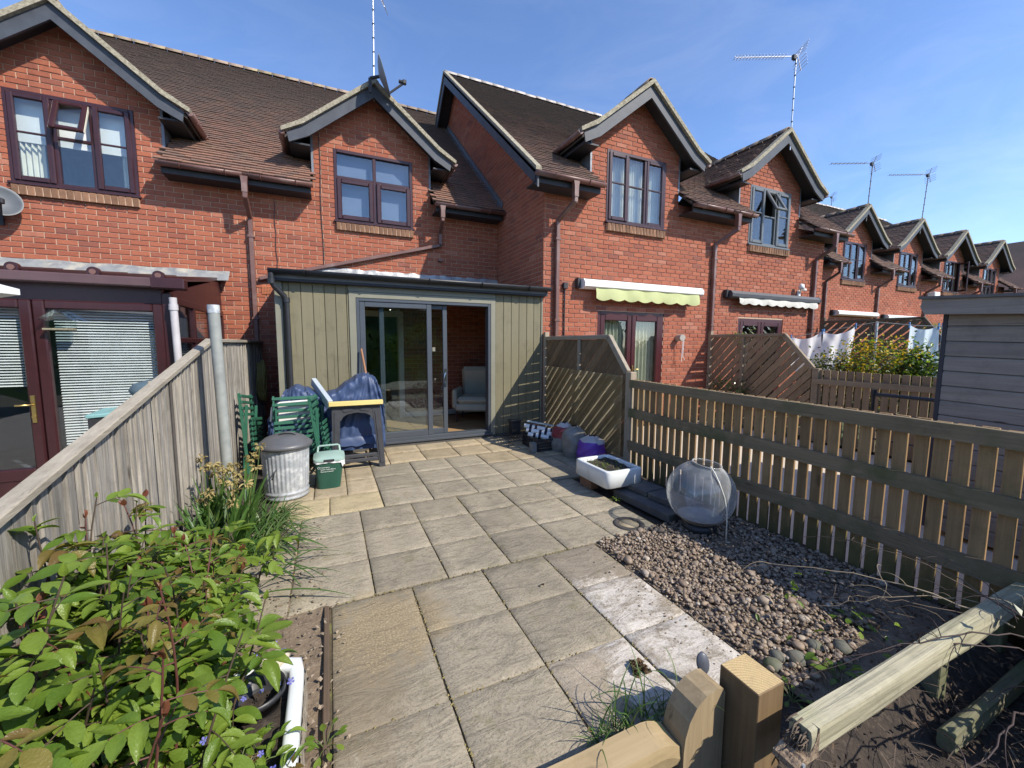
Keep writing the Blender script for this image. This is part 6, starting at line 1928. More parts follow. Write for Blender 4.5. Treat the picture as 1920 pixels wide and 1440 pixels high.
for k in range(4):
    z = 0.01 + k * 0.045; m_ = MB(); ring_ = [(2.60, 2.99, 4.88, 4.90), (2.60, 2.99, 5.33, 5.35), (2.60, 2.62, 4.901, 5.329), (2.97, 2.99, 4.901, 5.329)]
    for a, b, c, d in ring_: m_.box(a, b, c, d, z, z + 0.03)
    part('slat', m_, M_BLACKPL, t)
for a, b in ((2.60, 4.88), (2.965, 4.88), (2.60, 5.325), (2.965, 5.325)):
    m_ = MB(); m_.bbox(a - 0.003, a + 0.028, b - 0.003, b + 0.028, 0.0, 0.19, 0.003); part('corner', m_, M_BLACKPL, t)
m_ = MB(); m_.bbox(2.50, 2.575, 4.84, 4.93, 0.003, 0.145, 0.004); single('concrete_block', m_, pm('block_grey', (0.20, 0.21, 0.21), (0.15, 0.16, 0.16), 30, 0.9, 0.002, 90), 'small upright grey block in front of the crate', 'block')
m_ = MB(); m_.lathe([(0.02, 0.0), (0.075, 0.0), (0.085, 0.10), (0.095, 0.17), (0.102, 0.17), (0.102, 0.215), (0.088, 0.215), (0.08, 0.16), (0.001, 0.14)], (2.92, 5.62, 0.01), 28)
single('clay_pot', m_, pm('terracotta', (0.34, 0.16, 0.10), (0.27, 0.13, 0.085), 14, 0.85), 'terracotta pot in the corner where the screen meets the extension', 'pot')
t = thing('wire_rack', 'low black metal rack with a square box at its end on the shaded paving', 'rack', (2.55, 5.45, 0.03))
for k in range(8):
    m_ = MB(); m_.tube([(2.35 + k * 0.045, 5.25, 0.10), (2.35 + k * 0.045, 5.75, 0.10)], 0.006, 6); part('bar', m_, M_BLACKPL, t)
for yy in (5.26, 5.74):
    m_ = MB(); m_.tube([(2.33, yy, 0.0), (2.33, yy, 0.095), (2.69, yy, 0.095), (2.69, yy, 0.0)], 0.008, 6); part('frame', m_, M_BLACKPL, t)
m_ = MB(); m_.bbox(2.55, 2.70, 5.62, 5.74, 0.11, 0.30, 0.006); m_.bbox(2.535, 2.715, 5.605, 5.755, 0.30, 0.325, 0.006); part('box', m_, M_BLACKPL, t)

# white sink planter on bricks
M_SINK = pm('glazed_fireclay', (0.72, 0.75, 0.74), (0.64, 0.67, 0.67), 5, 0.22, c3=(0.42, 0.42, 0.38), c3scale=5, c3lo=0.60, c3hi=0.76)
def sink(label, x0, x1, y0, y1, z0, z1, wall, mat, fill=None, fill_z=0.03):
    t = thing('sink_planter', label, 'sink', ((x0 + x1) / 2, (y0 + y1) / 2, z0))
    m_ = MB(); cx, cy = (x0 + x1) / 2, (y0 + y1) / 2; wx, wy = (x1 - x0) / 2, (y1 - y0) / 2; n = 56
    prof = [(0.0, 0.02, 1), (0.012, 0.0, 1), (z1 - z0 - 0.012, 0.0, 1), (z1 - z0 - 0.003, 0.004, 1), (z1 - z0, 0.012, 1), (z1 - z0, wall - 0.012, 1), (z1 - z0 - 0.004, wall - 0.003, 1), (z1 - z0 - 0.014, wall, 1), (0.03, wall + 0.004, 1)]
    def fn(u, v):
        a = 2 * math.pi * u; k = int(round(v * (len(prof) - 1))); z, ins, _ = prof[k]
        x, y = superell(a, wx - ins, wy - ins, 14.0); return (cx + x, cy + y, z0 + z)
    m_.grid(fn, n, len(prof) - 1); m_.add([fn(i / n, 0) for i in range(n)], [tuple(reversed(range(n)))]); m_.add([fn(i / n, 1) for i in range(n)], [tuple(range(n))])
    part('basin', m_, mat, t)
    if fill:
        m_ = MB(); m_.grid(lambda u, v: (x0 + wall + (x1 - x0 - 2 * wall) * u, y0 + wall + (y1 - y0 - 2 * wall) * v, z1 - fill_z + 0.025 * noise.noise(Vector((u * 5, v * 5, x0)))), 20, 20); part('soil', m_, fill, t)
    return t
s_r = sink('white glazed sink planter raised on bricks by the picket fence', 2.385, 2.83, 3.05, 3.61, 0.105, 0.28, 0.045, M_SINK, M_SOIL, 0.035)
for k, (x, y) in enumerate(((2.47, 3.46), (2.72, 3.18))):
    m_ = MB(); m_.bbox(x - 0.05, x + 0.05, y - 0.1, y + 0.1, 0.0, 0.103, 0.005)
    single('loose_brick', m_, M_SILLBRICK, ('loose brick under the far end of the white sink', 'loose brick under the near end of the white sink')[k], 'brick', 'bricks under the white sink')
m_ = MB(); m_.frame((2.62, 2.79, 0.035), (Vector((0.05, -1, 0)).normalized(), Vector((1, 0.05, 0)).normalized(), (0, 0, 1)), (0.345, 0.075, 0.035), 0.006)
M_BLK = pm('dark_kerb', (0.085, 0.085, 0.085), (0.06, 0.06, 0.062), 14, 0.9, 0.004, 40, c3=(0.12, 0.12, 0.10), c3scale=7)
t = single('kerb_block', m_, M_BLK, 'long dark kerb stone with pale holes in front of the sink', 'kerb stone')
m_ = MB()
for k in range(4): m_.tube([(2.5485 + 0.0022 * k, 2.86 - 0.045 * k, 0.047), (2.543 + 0.0022 * k, 2.86 - 0.045 * k, 0.047)], 0.013, 12)
part('hole_plug', m_, P_WHITE, t)
for k, (a, b, c) in enumerate((((2.78, 3.00, 0.10)), ((2.80, 2.66, 0.10)))):
    m_ = MB(); m_.frame((a, b, c), (Vector((0.08, -1, 0)).normalized(), Vector((1, 0.08, 0)).normalized(), (0, 0, 1)), (0.16, 0.12, 0.028), 0.006)
    single('dark_paver', m_, M_BLK, ('dark paving block next to the white sink', 'dark paving block next to the clear globe')[k], 'paver', 'dark blocks stacked by the pebbles')
m_ = MB(); m_.frame((2.79, 2.83, 0.036), (Vector((0.05, -1, 0)).normalized(), Vector((1, 0.05, 0)).normalized(), (0, 0, 1)), (0.33, 0.09, 0.034), 0.006)
single('dark_paver', m_, M_BLK, 'lowest dark block carrying the two upper blocks', 'paver', 'dark blocks stacked by the pebbles')

# clear globe
gl = thing('clear_globe', 'clear plastic fishbowl globe on a dark base with a pale cable', 'globe', (2.72, 2.27, 0.0))
GC = Vector((2.72, 2.27, 0.305)); GR = 0.262
tiltR = Euler((RD(7), RD(4), 0)).to_matrix()
prof = []
for i in range(25):
    a = RD(-76) + (RD(66) - RD(-76)) * i / 24; prof.append((GR * math.cos(a), GR * math.sin(a)))
prof += [(0.112, GR * 0.93), (0.112, GR * 0.97), (0.104, GR * 0.972), (0.104, GR * 0.94)]
m_ = MB(); m_.lathe(prof, n=72); m_.v = [tuple(GC + tiltR @ Vector(p)) for p in m_.v]
GG = glass('clear_acrylic', (0.93, 0.945, 0.945), 0.06, 0.05)
nt = GG.node_tree
dfb = nt.nodes.new('ShaderNodeBsdfDiffuse'); dfb.inputs[0].default_value = (0.7, 0.72, 0.72, 1)
mx2 = nt.nodes.new('ShaderNodeMixShader'); out = [n_ for n_ in nt.nodes if n_.type == 'OUTPUT_MATERIAL'][0]; old = out.inputs[0].links[0].from_socket
lw2 = nt.nodes.new('ShaderNodeLayerWeight'); lw2.inputs[0].default_value = 0.5
L(nt, math_(nt, 'ADD', math_(nt, 'MULTIPLY', math_(nt, 'POWER', lw2.outputs['Facing'], 2.0), 0.34), math_(nt, 'ADD', math_(nt, 'MULTIPLY', ramp(nt, noise_(nt, pos(nt), 9, 5), 0.40, 0.75), 0.17), 0.07)), mx2.inputs[0])
L(nt, old, mx2.inputs[1]); L(nt, dfb.outputs[0], mx2.inputs[2]); L(nt, mx2.outputs[0], out.inputs[0])
part('bowl', m_, GG, gl)
m_ = MB(); m_.lathe([(0.001, 0.0), (0.125, 0.0), (0.135, 0.012), (0.128, 0.05), (0.10, 0.066), (0.001, 0.066)], (2.72, 2.27, 0.004), 48); part('base', m_, pm('dark_base', (0.03, 0.032, 0.036), rough=0.45), gl)
m_ = MB(); m_.lathe([(0.001, 0.012), (0.05, 0.02), (0.12, 0.03), (0.17, 0.055)], (2.72, 2.27, 0.062), 40); part('bowl_floor', m_, pm('frosted_floor', (0.32, 0.34, 0.35), (0.22, 0.24, 0.25), 12, 0.5), gl)
m_ = MB(); m_.tube([GC + Vector(q) for q in ((-0.03, -0.104, 0.248), (-0.058, -0.168, 0.218), (-0.062, -0.216, 0.15), (-0.052, -0.253, 0.06), (-0.030, -0.266, -0.06), (-0.022, -0.264, -0.18), (-0.012, -0.256, -0.30), (0.02, -0.262, -0.305))], 0.005, 7)
m_.tube([GC + Vector((-0.03, -0.104, 0.248)), GC + Vector((0.0, -0.09, 0.15)), GC + Vector((0.10, -0.06, -0.02)), GC + Vector((0.13, -0.03, -0.14)), GC + Vector((0.09, -0.05, -0.20))], 0.005, 7)
part('cable', m_, pm('pale_cable', (0.72, 0.70, 0.60), rough=0.5), gl)

# broken white sink at the left with a black pot
s_l = sink('chipped white sink planter with flowers in the near flower bed', -0.62, -0.135, 1.02, 1.80, 0.0, 0.21, 0.05, M_SINK, M_SOIL, 0.04)
m_ = MB(); m_.grid(lambda u, v: (-0.132 + 0.008 * noise.noise(Vector((u * 14, v * 8, 1))), 1.06 + 0.70 * u, 0.002 + (0.17 + 0.02 * noise.noise(Vector((u * 9, 0, 0)))) * v), 40, 8)
part('rough_render', m_, pm('cement_render', (0.40, 0.35, 0.27), (0.24, 0.20, 0.15), 30, 0.95, 0.01, 50), s_l)
m_ = MB(); m_.add([Vector((p.x * 0.06, p.y * 0.05, p.z * 0.03)) + Vector((-0.255, 1.785, 0.215)) for p in stone(ICO2[0], 4.4, 0.3)], ICO2[1], True)
single('flat_stone', m_, pm('pale_stone', (0.55, 0.49, 0.37), (0.44, 0.38, 0.28), 20, 0.9, 0.003, 70), 'pale rough stone resting on the corner of the chipped sink', 'stone')
t = thing('black_pot', 'round black plastic pot sunk in the chipped sink', 'pot', (-0.285, 1.62, 0.1))
m_ = MB(); m_.lathe([(0.06, 0.09), (0.088, 0.245), (0.095, 0.245), (0.095, 0.22), (0.086, 0.225), (0.065, 0.13), (0.001, 0.12)], (-0.285, 1.62, 0.0), 30); part('pot', m_, M_BLACKPL, t)

# ------------------------------------------------------------------ washing beyond
line = thing('rotary_airer', 'washing line with a grey pole in the far garden', 'clothes line', (9.2, 4.0, 0))
M_LINE = pm('line_cord', (0.45, 0.45, 0.42), rough=0.7)
m_ = MB(); m_.tube([(9.0, 3.96, 0.0), (9.0, 3.985, 1.93)], 0.022, 10); part('pole', m_, M_GALV, line)
m_ = MB(); m_.tube([(9.0, 5.75, 1.62), (9.0, 4.45, 1.845), (9.0, 3.985, 1.925)], 0.006, 5); m_.tube([(9.0, 3.985, 1.925), (9.0, 3.43, 1.84), (9.0, 2.9, 1.80)], 0.006, 5); part('cord', m_, M_LINE, line)
def linen(name, c):
    m = pm(name, c, tuple(x * 0.95 for x in c), 4, 0.85); nt = m.node_tree; b = nt.nodes['Principled BSDF']; out = nt.nodes['Material Output']
    tl = nt.nodes.new('ShaderNodeBsdfTranslucent'); tl.inputs[0].default_value = (*c, 1); mx = nt.nodes.new('ShaderNodeMixShader'); mx.inputs[0].default_value = 0.55
    L(nt, b.outputs[0], mx.inputs[1]); L(nt, tl.outputs[0], mx.inputs[2]); L(nt, mx.outputs[0], out.inputs[0]); return m
CLOTH_W = linen('white_sheet', (0.88, 0.87, 0.88)); CLOTH_B = linen('pale_blue_sheet', (0.70, 0.80, 0.86))
def cloth(label, ya, za, yb, zb, lo_a, lo_b, mat, sd, sag=0.25, x=9.0):
    t = thing('laundry_sheet', label, 'laundry', (x, (ya + yb) / 2, min(lo_a, lo_b)), 'sheets hung on the far line')
    m_ = MB()
    def fn(u, v):
        y = ya + (yb - ya) * u; zt = za + (zb - za) * u - sag * 4 * u * (1 - u) * 0.25
        zl = lo_a + (lo_b - lo_a) * u + 0.05 * math.sin(u * 9 + sd); z = zt + (zl - zt) * v
        w = 0.03 + 0.05 * v
        return (x + w * math.sin(u * 12 + sd + v * 2) + 0.03 * noise.noise(Vector((u * 4, v * 3, sd))), y + 0.03 * math.sin(v * 3 + u * 8 + sd) * v, z)
    m_.grid(fn, 60, 16); part('cloth', m_, mat, t)
    for y, z in ((ya, za), (yb, zb)):
        m_ = MB(); m_.bbox(x - 0.012, x + 0.012, y - 0.01, y + 0.01, z - 0.05, z + 0.05, 0.003); part('peg', m_, pm('peg%d' % rnd.randint(0, 9999), (0.10, 0.25, 0.55), rough=0.5), t)
cloth('wide white sheet hanging nearest the projecting house', 5.45, 1.68, 4.86, 1.775, 0.90, 1.0, CLOTH_W, 0.3, 0.35)
cloth('white sheet hanging next to the airer pole', 4.83, 1.78, 4.30, 1.87, 0.95, 1.0, CLOTH_W, 4.0, 0.4)
cloth('pale blue sheet gathered to a point on the line', 3.55, 1.855, 3.18, 1.82, 1.10, 0.85, CLOTH_B, 1.0, x=9.05)
cloth('pale blue sheet half hidden behind the shed', 3.10, 1.82, 2.80, 1.80, 0.85, 0.9, CLOTH_B, 5.0, x=8.95)
# dark bench top rail behind the fence
t = thing('garden_bench', 'black metal bench back just above the picket fence', 'bench', (5.6, 2.2, 0))
m_ = MB(); m_.tube([(5.6, 2.45, 0.955), (5.6, 1.75, 0.95)], 0.02, 8); part('top_bar', m_, M_BLACKPL, t)
for y in (2.45, 1.75):
    m_ = MB(); m_.tube([(5.6, y, 0.0), (5.6, y, 0.96)], 0.02, 8); m_.tube([(5.6, y, 0.95), (5.6, y, 1.01)], 0.03, 8); part('post', m_, M_BLACKPL, t)
for z in (0.45, 0.6, 0.75):
    m_ = MB(); m_.tube([(5.6, 2.44, z), (5.6, 1.76, z)], 0.01, 6); part('bar', m_, M_BLACKPL, t)

# solar light disc on a stalk, dead leaves
t = thing('solar_light', 'small grey oval disc on a stalk behind the square post', 'garden light', (1.45, 1.145, 0))
m_ = MB(); m_.lathe([(0.001, 0.004), (0.025, 0.003), (0.03, -0.002), (0.028, -0.007), (0.001, -0.010)], n=28)
rot = Vector((-0.35, -0.75, 0.35)).to_track_quat('Z', 'Y').to_matrix(); m_.v = [tuple(Vector((1.44, 1.145, 0.118)) + rot @ Vector((p[0] * 0.95, p[1] * 1.45, p[2]))) for p in m_.v]
part('disc', m_, pm('slate_disc', (0.10, 0.11, 0.135), rough=0.35), t)
m_ = MB(); m_.tube([(1.443, 1.15, 0.085), (1.45, 1.145, 0.04), (1.455, 1.14, -0.02)], 0.005, 6); part('stalk', m_, M_BLACKPL, t)


# ------------------------------------------------------------------ plants
grnd = random.Random(21)
G = grnd.uniform
M_LEAF = leafy('rose_leaf', (0.10, 0.175, 0.022), (0.205, 0.28, 0.045), 0.32, 0.36, vein=True)
M_LEAFB = leafy('bronze_leaf', (0.15, 0.095, 0.03), (0.20, 0.17, 0.04), 0.28, 0.36, vein=True)
M_LEAFR = leafy('red_shoot', (0.17, 0.05, 0.035), (0.20, 0.085, 0.045), 0.25, 0.45)
M_STEM = pm('red_stem', (0.13, 0.035, 0.035), (0.085, 0.045, 0.03), 20, 0.55)
M_STEMB = pm('brown_stem', (0.075, 0.05, 0.03), (0.05, 0.034, 0.022), 20, 0.8)
M_STEMG = pm('green_stem', (0.085, 0.13, 0.03), (0.07, 0.105, 0.025), 20, 0.6)


def leaf_shape(fold=0.22, droop=0.18, wid=0.30, ser=0.03, n=12):
    """blade with a raised chevron of side veins"""
    vs = []; fs = []
    for i in range(n + 1):
        t_ = i / n
        w = wid * (math.sin(math.pi * min(1, t_ ** 0.82)) ** 0.85 if 0 < t_ < 1 else 0.0)
        w *= (1 + ser * (1 if i % 2 else -1))
        z = -droop * t_ * t_; q = 0.014 if i % 2 else -0.014
        for k, a in enumerate((-1, -0.52, 0, 0.52, 1)):
            vs.append((w * a, t_ + 0.10 * abs(a) * w / max(wid, 0.01) * 0.6 - 0.02, z + fold * w * abs(a) ** 1.3 + (q if k in (1, 3) else -q * 0.4 if k != 2 else -0.008) + 0.02 * a * math.sin(t_ * 5)))
    for i in range(n):
        for k in range(4):
            a = 5 * i + k
            fs.append((a, a + 1, a + 6, a + 5))
    return vs, fs


LEAVES = [leaf_shape(0.2, 0.18, 0.25), leaf_shape(0.45, 0.32, 0.235), leaf_shape(0.08, 0.08, 0.26), leaf_shape(0.6, 0.5, 0.225)]


def leaf_meshes(mat):
    out = []
    for v, f in LEAVES:
        m_ = MB(); m_.add(v, f, True); out.append(m_.mesh('leaf', mat))
    return out


ME_LEAF = {m.name: leaf_meshes(m) for m in (M_LEAF, M_LEAFB, M_LEAFR)}


def frame_of(d, up):
    d = Vector(d).normalized(); up = Vector(up); x = d.cross(up)
    x = x.normalized() if x.length > 1e-4 else d.orthogonal().normalized()
    z = x.cross(d)
    return Matrix((x, d, z)).transposed()


class Foliage:
    def __init__(s): s.l = []

    def leaf(s, p, d, up, size, mat, kind=None):
        s.l.append((Vector(p), frame_of(d, up), size, mat, grnd.randrange(4) if kind is None else kind))

    def build(s, parent, picks, name='foliage'):
        def key(q):
            c = project(q[0]); return -9 if not c or not (-20 < c[0] < 1044 and -20 < c[1] < 788) else q[2] / c[2] + 0.02 * q[0].z
        s.l.sort(key=key, reverse=True)
        mbs = {}
        for i, (p, R_, sz, mat, k) in enumerate(s.l):
            if i < picks:
                piece('leaf', ME_LEAF[mat.name][k], parent, p, R_.to_euler(), (sz, sz, sz))
            else:
                m_ = mbs.setdefault(mat, MB()); v, f = LEAVES[k]
                m_.add([R_ @ (Vector(q) * sz) + p for q in v], f, True)
        for mat, m_ in mbs.items(): part(name, m_, mat, parent, kind='stuff')


def curve(p0, p1, bend, n=7):
    p0, p1, b = Vector(p0), Vector(p1), Vector(bend)
    return [p0.lerp(p1, i / n) + b * (4 * (i / n) * (1 - i / n)) for i in range(n + 1)]


def pinnate(F, p, d, length, mat, tip=None, n_pairs=2, size=0.07, stems=None):
    """a rachis with pairs of leaflets and one at its end"""
    d = Vector(d).normalized(); side = d.cross(Vector((0, 0, 1))).normalized()
    droop = Vector((0, 0, -0.25 * length))
    pts = [Vector(p) + d * length * i / 5 + droop * (i / 5) ** 2 for i in range(6)]
    if stems: stems.tube(pts, [0.0022, 0.002, 0.0018, 0.0016, 0.0014, 0.001], 5)
    for k in range(n_pairs):
        q = pts[2 + k * 2] if n_pairs == 2 else pts[3]
        for sg in (-1, 1):
            dd = (d * G(0.45, 0.75) + side * sg + Vector((0, 0, G(-0.35, 0.15)))).normalized()
            F.leaf(q, dd, Vector((G(-0.3, 0.3), G(-0.3, 0.3), 1)), size * G(0.75, 1.05), mat)
    F.leaf(pts[-1], (pts[-1] - pts[-2]).normalized() + Vector((0, 0, G(-0.3, 0.0))), Vector((G(-0.25, 0.25), G(-0.25, 0.25), 1)), size * G(1.0, 1.25), mat)


# --- rose
rose = thing('rose_bush', 'leafy rose bush with glossy green and bronze leaves filling the near corner', 'rose bush', (-0.65, 1.4, 0))
F1 = Foliage(); st_r = MB(); st_b = MB()
stems = []
for i in range(124):
    bx, by = (G(-0.90, -0.42), G(0.72, 2.05)) if i < 100 else (G(-0.96, -0.42), G(1.9, 2.75))
    ht = G(0.42, 0.80) * (1.05 if bx < -0.6 else 0.85)
    tx, ty = bx + G(-0.16, 0.20), by + G(-0.20, 0.16)
    stems.append((bx, by, tx, ty, ht))
# a few shoots set where the photograph shows tall ones
stems += [(-0.52, 1.45, -0.42, 1.28, 0.86), (-0.60, 1.75, -0.44, 1.85, 0.74), (-0.78, 1.9, -0.80, 1.95, 0.93), (-0.85, 2.0, -0.92, 1.85, 0.90), (-0.45, 1.5, -0.24, 1.62, 0.58), (-0.7, 1.3, -0.62, 1.33, 0.92), (-0.5, 1.1, -0.36, 1.08, 0.80), (-0.7, 1.0, -0.58, 0.98, 0.86)]
for k, (bx, by, tx, ty, ht) in enumerate(stems):
    c = curve((bx, by, 0), (tx, ty, ht), (G(-0.05, 0.05), G(-0.05, 0.05), 0.03), 8)
    young = G(0, 1) < 0.35
    (st_r if young else st_b).tube(c, [0.0055 - 0.0004 * i for i in range(9)], 6)
    nl = int(4 + ht * 6)
    for j in range(nl):
        f = 0.30 + 0.70 * (j + G(0, 0.6)) / nl
        i0 = min(7, int(f * 8)); p = c[i0].lerp(c[i0 + 1], f * 8 - i0) if f < 1 else c[-1]
        an = j * 2.4 + G(-0.5, 0.5) + k
        d = Vector((math.cos(an), math.sin(an), G(0.0, 0.55)))
        top = f > 0.82 and young
        mat = (M_LEAFB if G(0, 1) < 0.95 else M_LEAFR) if top and G(0, 1) < 0.75 else (M_LEAFB if G(0, 1) < 0.05 else M_LEAF)
        pinnate(F1, p, d, G(0.07, 0.13), mat, size=(0.040 if mat is M_LEAFR else (0.052 if top else G(0.058, 0.096))), stems=st_r if young else st_b)
    for j in range(3 if young else 1):                       # shoot tips
        F1.leaf(c[-1], Vector((G(-0.5, 0.5), G(-0.5, 0.5), 1)), Vector((G(-1, 1), G(-1, 1), 0.2)), G(0.022, 0.04), M_LEAFR if young else M_LEAF)
part('red_stems', st_r, M_STEM, rose); part('brown_stems', st_b, M_STEMB, rose)
F1.build(rose, 300)


# --- strap leaves
def blade(m_, p, d, length, w, droop, n=7, twist=0.0, vfold=0.25):
    p = Vector(p); d = Vector(d).normalized(); hz = Vector((d.x, d.y, 0)); hz = hz.normalized() if hz.length > 1e-3 else Vector((1, 0, 0))
    side = hz.cross(Vector((0, 0, 1))); pts = []
    for i in range(n + 1):
        t_ = i / n
        pts.append(p + d * length * t_ + Vector((0, 0, -1)) * droop * length * t_ ** 2.2 + hz * droop * length * 0.35 * t_ ** 2)
    vs = []
    for i, q in enumerate(pts):
        t_ = i / n; ww = w * (0.75 + 0.4 * t_ if t_ < 0.4 else 0.91 * max(0, 1 - ((t_ - 0.4) / 0.6) ** 2.2) + 0.02)
        s2 = side * math.cos(twist * t_) + hz * math.sin(twist * t_)
        up = (pts[min(i + 1, n)] - pts[max(i - 1, 0)]).normalized().cross(s2)
        vs += [q - s2 * ww + up * ww * vfold * -1, q, q + s2 * ww - up * ww * vfold]
    fs = []
    for i in range(n):
        a = 3 * i; fs += [(a, a + 1, a + 4, a + 3), (a + 1, a + 2, a + 5, a + 4)]
    m_.add(vs, fs, True)


M_STRAP = leafy('strap_leaf', (0.045, 0.105, 0.022), (0.085, 0.16, 0.04), 0.25, 0.42)
M_STRAPP = leafy('pale_strap', (0.12, 0.18, 0.07), (0.16, 0.21, 0.09), 0.25, 0.45)
M_DEADFL = leafy('faded_petal', (0.52, 0.42, 0.20), (0.40, 0.30, 0.15), 0.3, 0.8)


def flower_head(p, parent, mat, n=9, s=0.016, name='faded_flower'):
    m_ = MB(); p = Vector(p)
    for k in range(n):
        a = G(0, 6.28); e = G(-0.9, 0.7); d = Vector((math.cos(a) * math.cos(e), math.sin(a) * math.cos(e), math.sin(e)))
        R_ = frame_of(d, (G(-1, 1), G(-1, 1), 1)); v, f = LEAVES[grnd.choice((1, 3))]
        m_.add([R_ @ (Vector(q) * s * G(0.8, 1.5)) + p + d * s * 0.4 for q in v], f, True)
    return part(name, m_, mat, parent)


daf = thing('faded_daffodils', 'clump of strappy leaves with faded cream daffodil heads by the pole', 'daffodils', (-0.75, 3.5, 0))
m1 = MB(); sm = MB()
big = []
for i in range(120):
    bx, by = G(-0.95, -0.60), G(3.0, 3.95)
    a = G(0, 6.28); d = Vector((0.30 * math.cos(a), 0.30 * math.sin(a), 1)); ln = G(0.36, 0.62)
    blade(m1, (bx, by, 0), d, ln, G(0.010, 0.017), G(0.05, 0.45), twist=G(-0.6, 0.6))
part('foliage', m1, M_STRAP, daf, kind='stuff')
for i in range(24):
    m_ = MB(); bx, by = G(-0.92, -0.58), G(2.95, 3.6); a = G(-1.2, 1.2)
    blade(m_, (bx, by, 0), Vector((0.35 * math.cos(a), 0.30 * math.sin(a), 1)), G(0.45, 0.68), G(0.014, 0.020), G(0.05, 0.3), twist=G(-0.6, 0.6)); part('leaf', m_, M_STRAP, daf)
for i in range(22):
    bx, by = G(-0.94, -0.58), G(2.95, 3.95); h = G(0.42, 0.66); tx, ty = bx + G(-0.10, 0.14), by + G(-0.12, 0.12)
    c = curve((bx, by, 0), (tx, ty, h), (G(-0.03, 0.03), 0, 0.02)); sm.tube(c, 0.004, 5)
    flower_head(c[-1], daf, M_DEADFL, 14, 0.03)
part('stalks', sm, M_STEMG, daf)
# the narrow drooping leaves spilling over the paving
spill = thing('grassy_clump', 'mound of narrow drooping green leaves spilling onto the paving beside the dustbin', 'plant', (-0.52, 3.5, 0))
m1 = MB(); m2 = MB()
for i in range(300):
    bx, by = -0.52 + G(-0.16, 0.13), 3.50 + G(-0.42, 0.42); a = G(-2.2, 2.2); tilt = G(0.3, 1.1)
    blade(m1 if i % 4 else m2, (bx, by, 0), Vector((tilt * math.cos(a), tilt * math.sin(a), 1)), G(0.22, 0.46), G(0.004, 0.0075), G(0.35, 1.0), 8, G(-0.8, 0.8))
part('foliage', m1, M_STRAP, spill, kind='stuff'); part('pale_foliage', m2, M_STRAPP, spill, kind='stuff')
for i in range(14):
    m_ = MB(); bx, by = -0.42 + G(-0.12, 0.06), 3.2 + G(-0.5, 0.35); a = G(-0.9, 0.7)
    blade(m_, (bx, by, 0.02), Vector((0.9 * math.cos(a), 0.9 * math.sin(a), 0.75)), G(0.35, 0.55), G(0.006, 0.009), G(0.5, 0.9), 9, G(-0.6, 0.6)); part('leaf', m_, M_STRAP, spill)
# two long leaves lying on the paving
for k, (a, b, lab) in enumerate((((-0.42, 2.62, 0.05), (0.12, 2.42, 0.02), 'nearer'), ((-0.48, 3.02, 0.06), (0.02, 2.98, 0.02), 'farther'))):
    m_ = MB(); blade(m_, a, Vector(b) - Vector(a) + Vector((0, 0, 0.16)), 0.52, 0.009, 0.30, 10, 0.5)
    single('fallen_leaf', m_, M_STRAP, ('long green strap leaf arching over the paving near the brown stained slab', 'long green strap leaf arching over the paving in line with the drain ring')[k], 'leaf', 'strap leaves over the paving')

# --- flowers in the chipped sink
peri = thing('periwinkle', 'trailing plant with small blue flowers in the chipped sink', 'plant', (-0.40, 1.35, 0.15))
F2 = Foliage(); sm = MB()
for i in range(130):
    bx, by = G(-0.58, -0.17), G(0.95, 1.68); z = 0.17
    if math.hypot(bx + 0.285, by - 1.62) < 0.13: continue
    c = curve((bx, by, z), (bx + G(-0.08, 0.08), by + G(-0.10, 0.10), z + G(0.03, 0.14)), (0, 0, 0.02), 5); sm.tube(c, 0.0018, 4)
    for j in range(5):
        q = c[1 + j]; a = G(0, 6.28)
        F2.leaf(q, Vector((math.cos(a), math.sin(a), G(-0.1, 0.5))), (G(-0.4, 0.4), G(-0.4, 0.4), 1), G(0.028, 0.052), M_LEAF if G(0, 1) < 0.9 else M_LEAFB)
part('stems', sm, M_STEMG, peri)
F2.build(peri, 40)
M_BLUE = leafy('blue_petal', (0.16, 0.17, 0.62), (0.24, 0.22, 0.70), 0.2, 0.6)
for i in range(30):
    p = Vector((G(-0.50, -0.16), G(1.05, 1.75), G(0.24, 0.34))); m_ = MB(); nrm = Vector((G(-0.4, 0.4), G(-0.8, 0.1), 1)).normalized(); x = nrm.orthogonal().normalized(); y_ = nrm.cross(x); r = G(0.009, 0.014)
    for k in range(5):
        a = 2 * math.pi * k / 5; d = x * math.cos(a) + y_ * math.sin(a); e = x * math.cos(a + 0.45) + y_ * math.sin(a + 0.45); f = x * math.cos(a - 0.45) + y_ * math.sin(a - 0.45)
        m_.add([p, p + f * r * 0.8, p + d * r + nrm * 0.001, p + e * r * 0.8], [(0, 1, 2, 3)])
    part('flower', m_, M_BLUE, peri)


# --- little weeds
def weed(label, x, y, n, size, mat=M_LEAF, z=0.0):
    t = thing('weed', label, 'weed', (x, y, z), 'weeds at the edge of the paving'); Fx = Foliage(); sm_ = MB()
    for i in range(n):
        a = i * 2.4 + G(-0.3, 0.3); ln = size * G(0.4, 1.1); c = curve((x, y, z), (x + ln * math.cos(a), y + ln * math.sin(a), z + size * G(0.3, 0.9)), (0, 0, 0.01), 4); sm_.tube(c, 0.0015, 4)
        Fx.leaf(c[-1], Vector((math.cos(a), math.sin(a), G(-0.3, 0.2))), (0, 0, 1), size * G(0.5, 0.8), mat, 2)
    part('stems', sm_, M_STEMG, t); Fx.build(t, 8)
weed('crinkled green weed beside the chipped sink, the farther of two', -0.065, 1.52, 9, 0.06)
weed('crinkled green weed beside the chipped sink, the nearer of two', -0.05, 1.30, 11, 0.065)
weed('ragged green weed by the thin edging at the bottom of the bed', -0.08, 1.12, 10, 0.06)
weed('green weed with broad leaves growing between the rotten rail and the cobbles', 2.05, 0.93, 12, 0.08, z=-0.02)
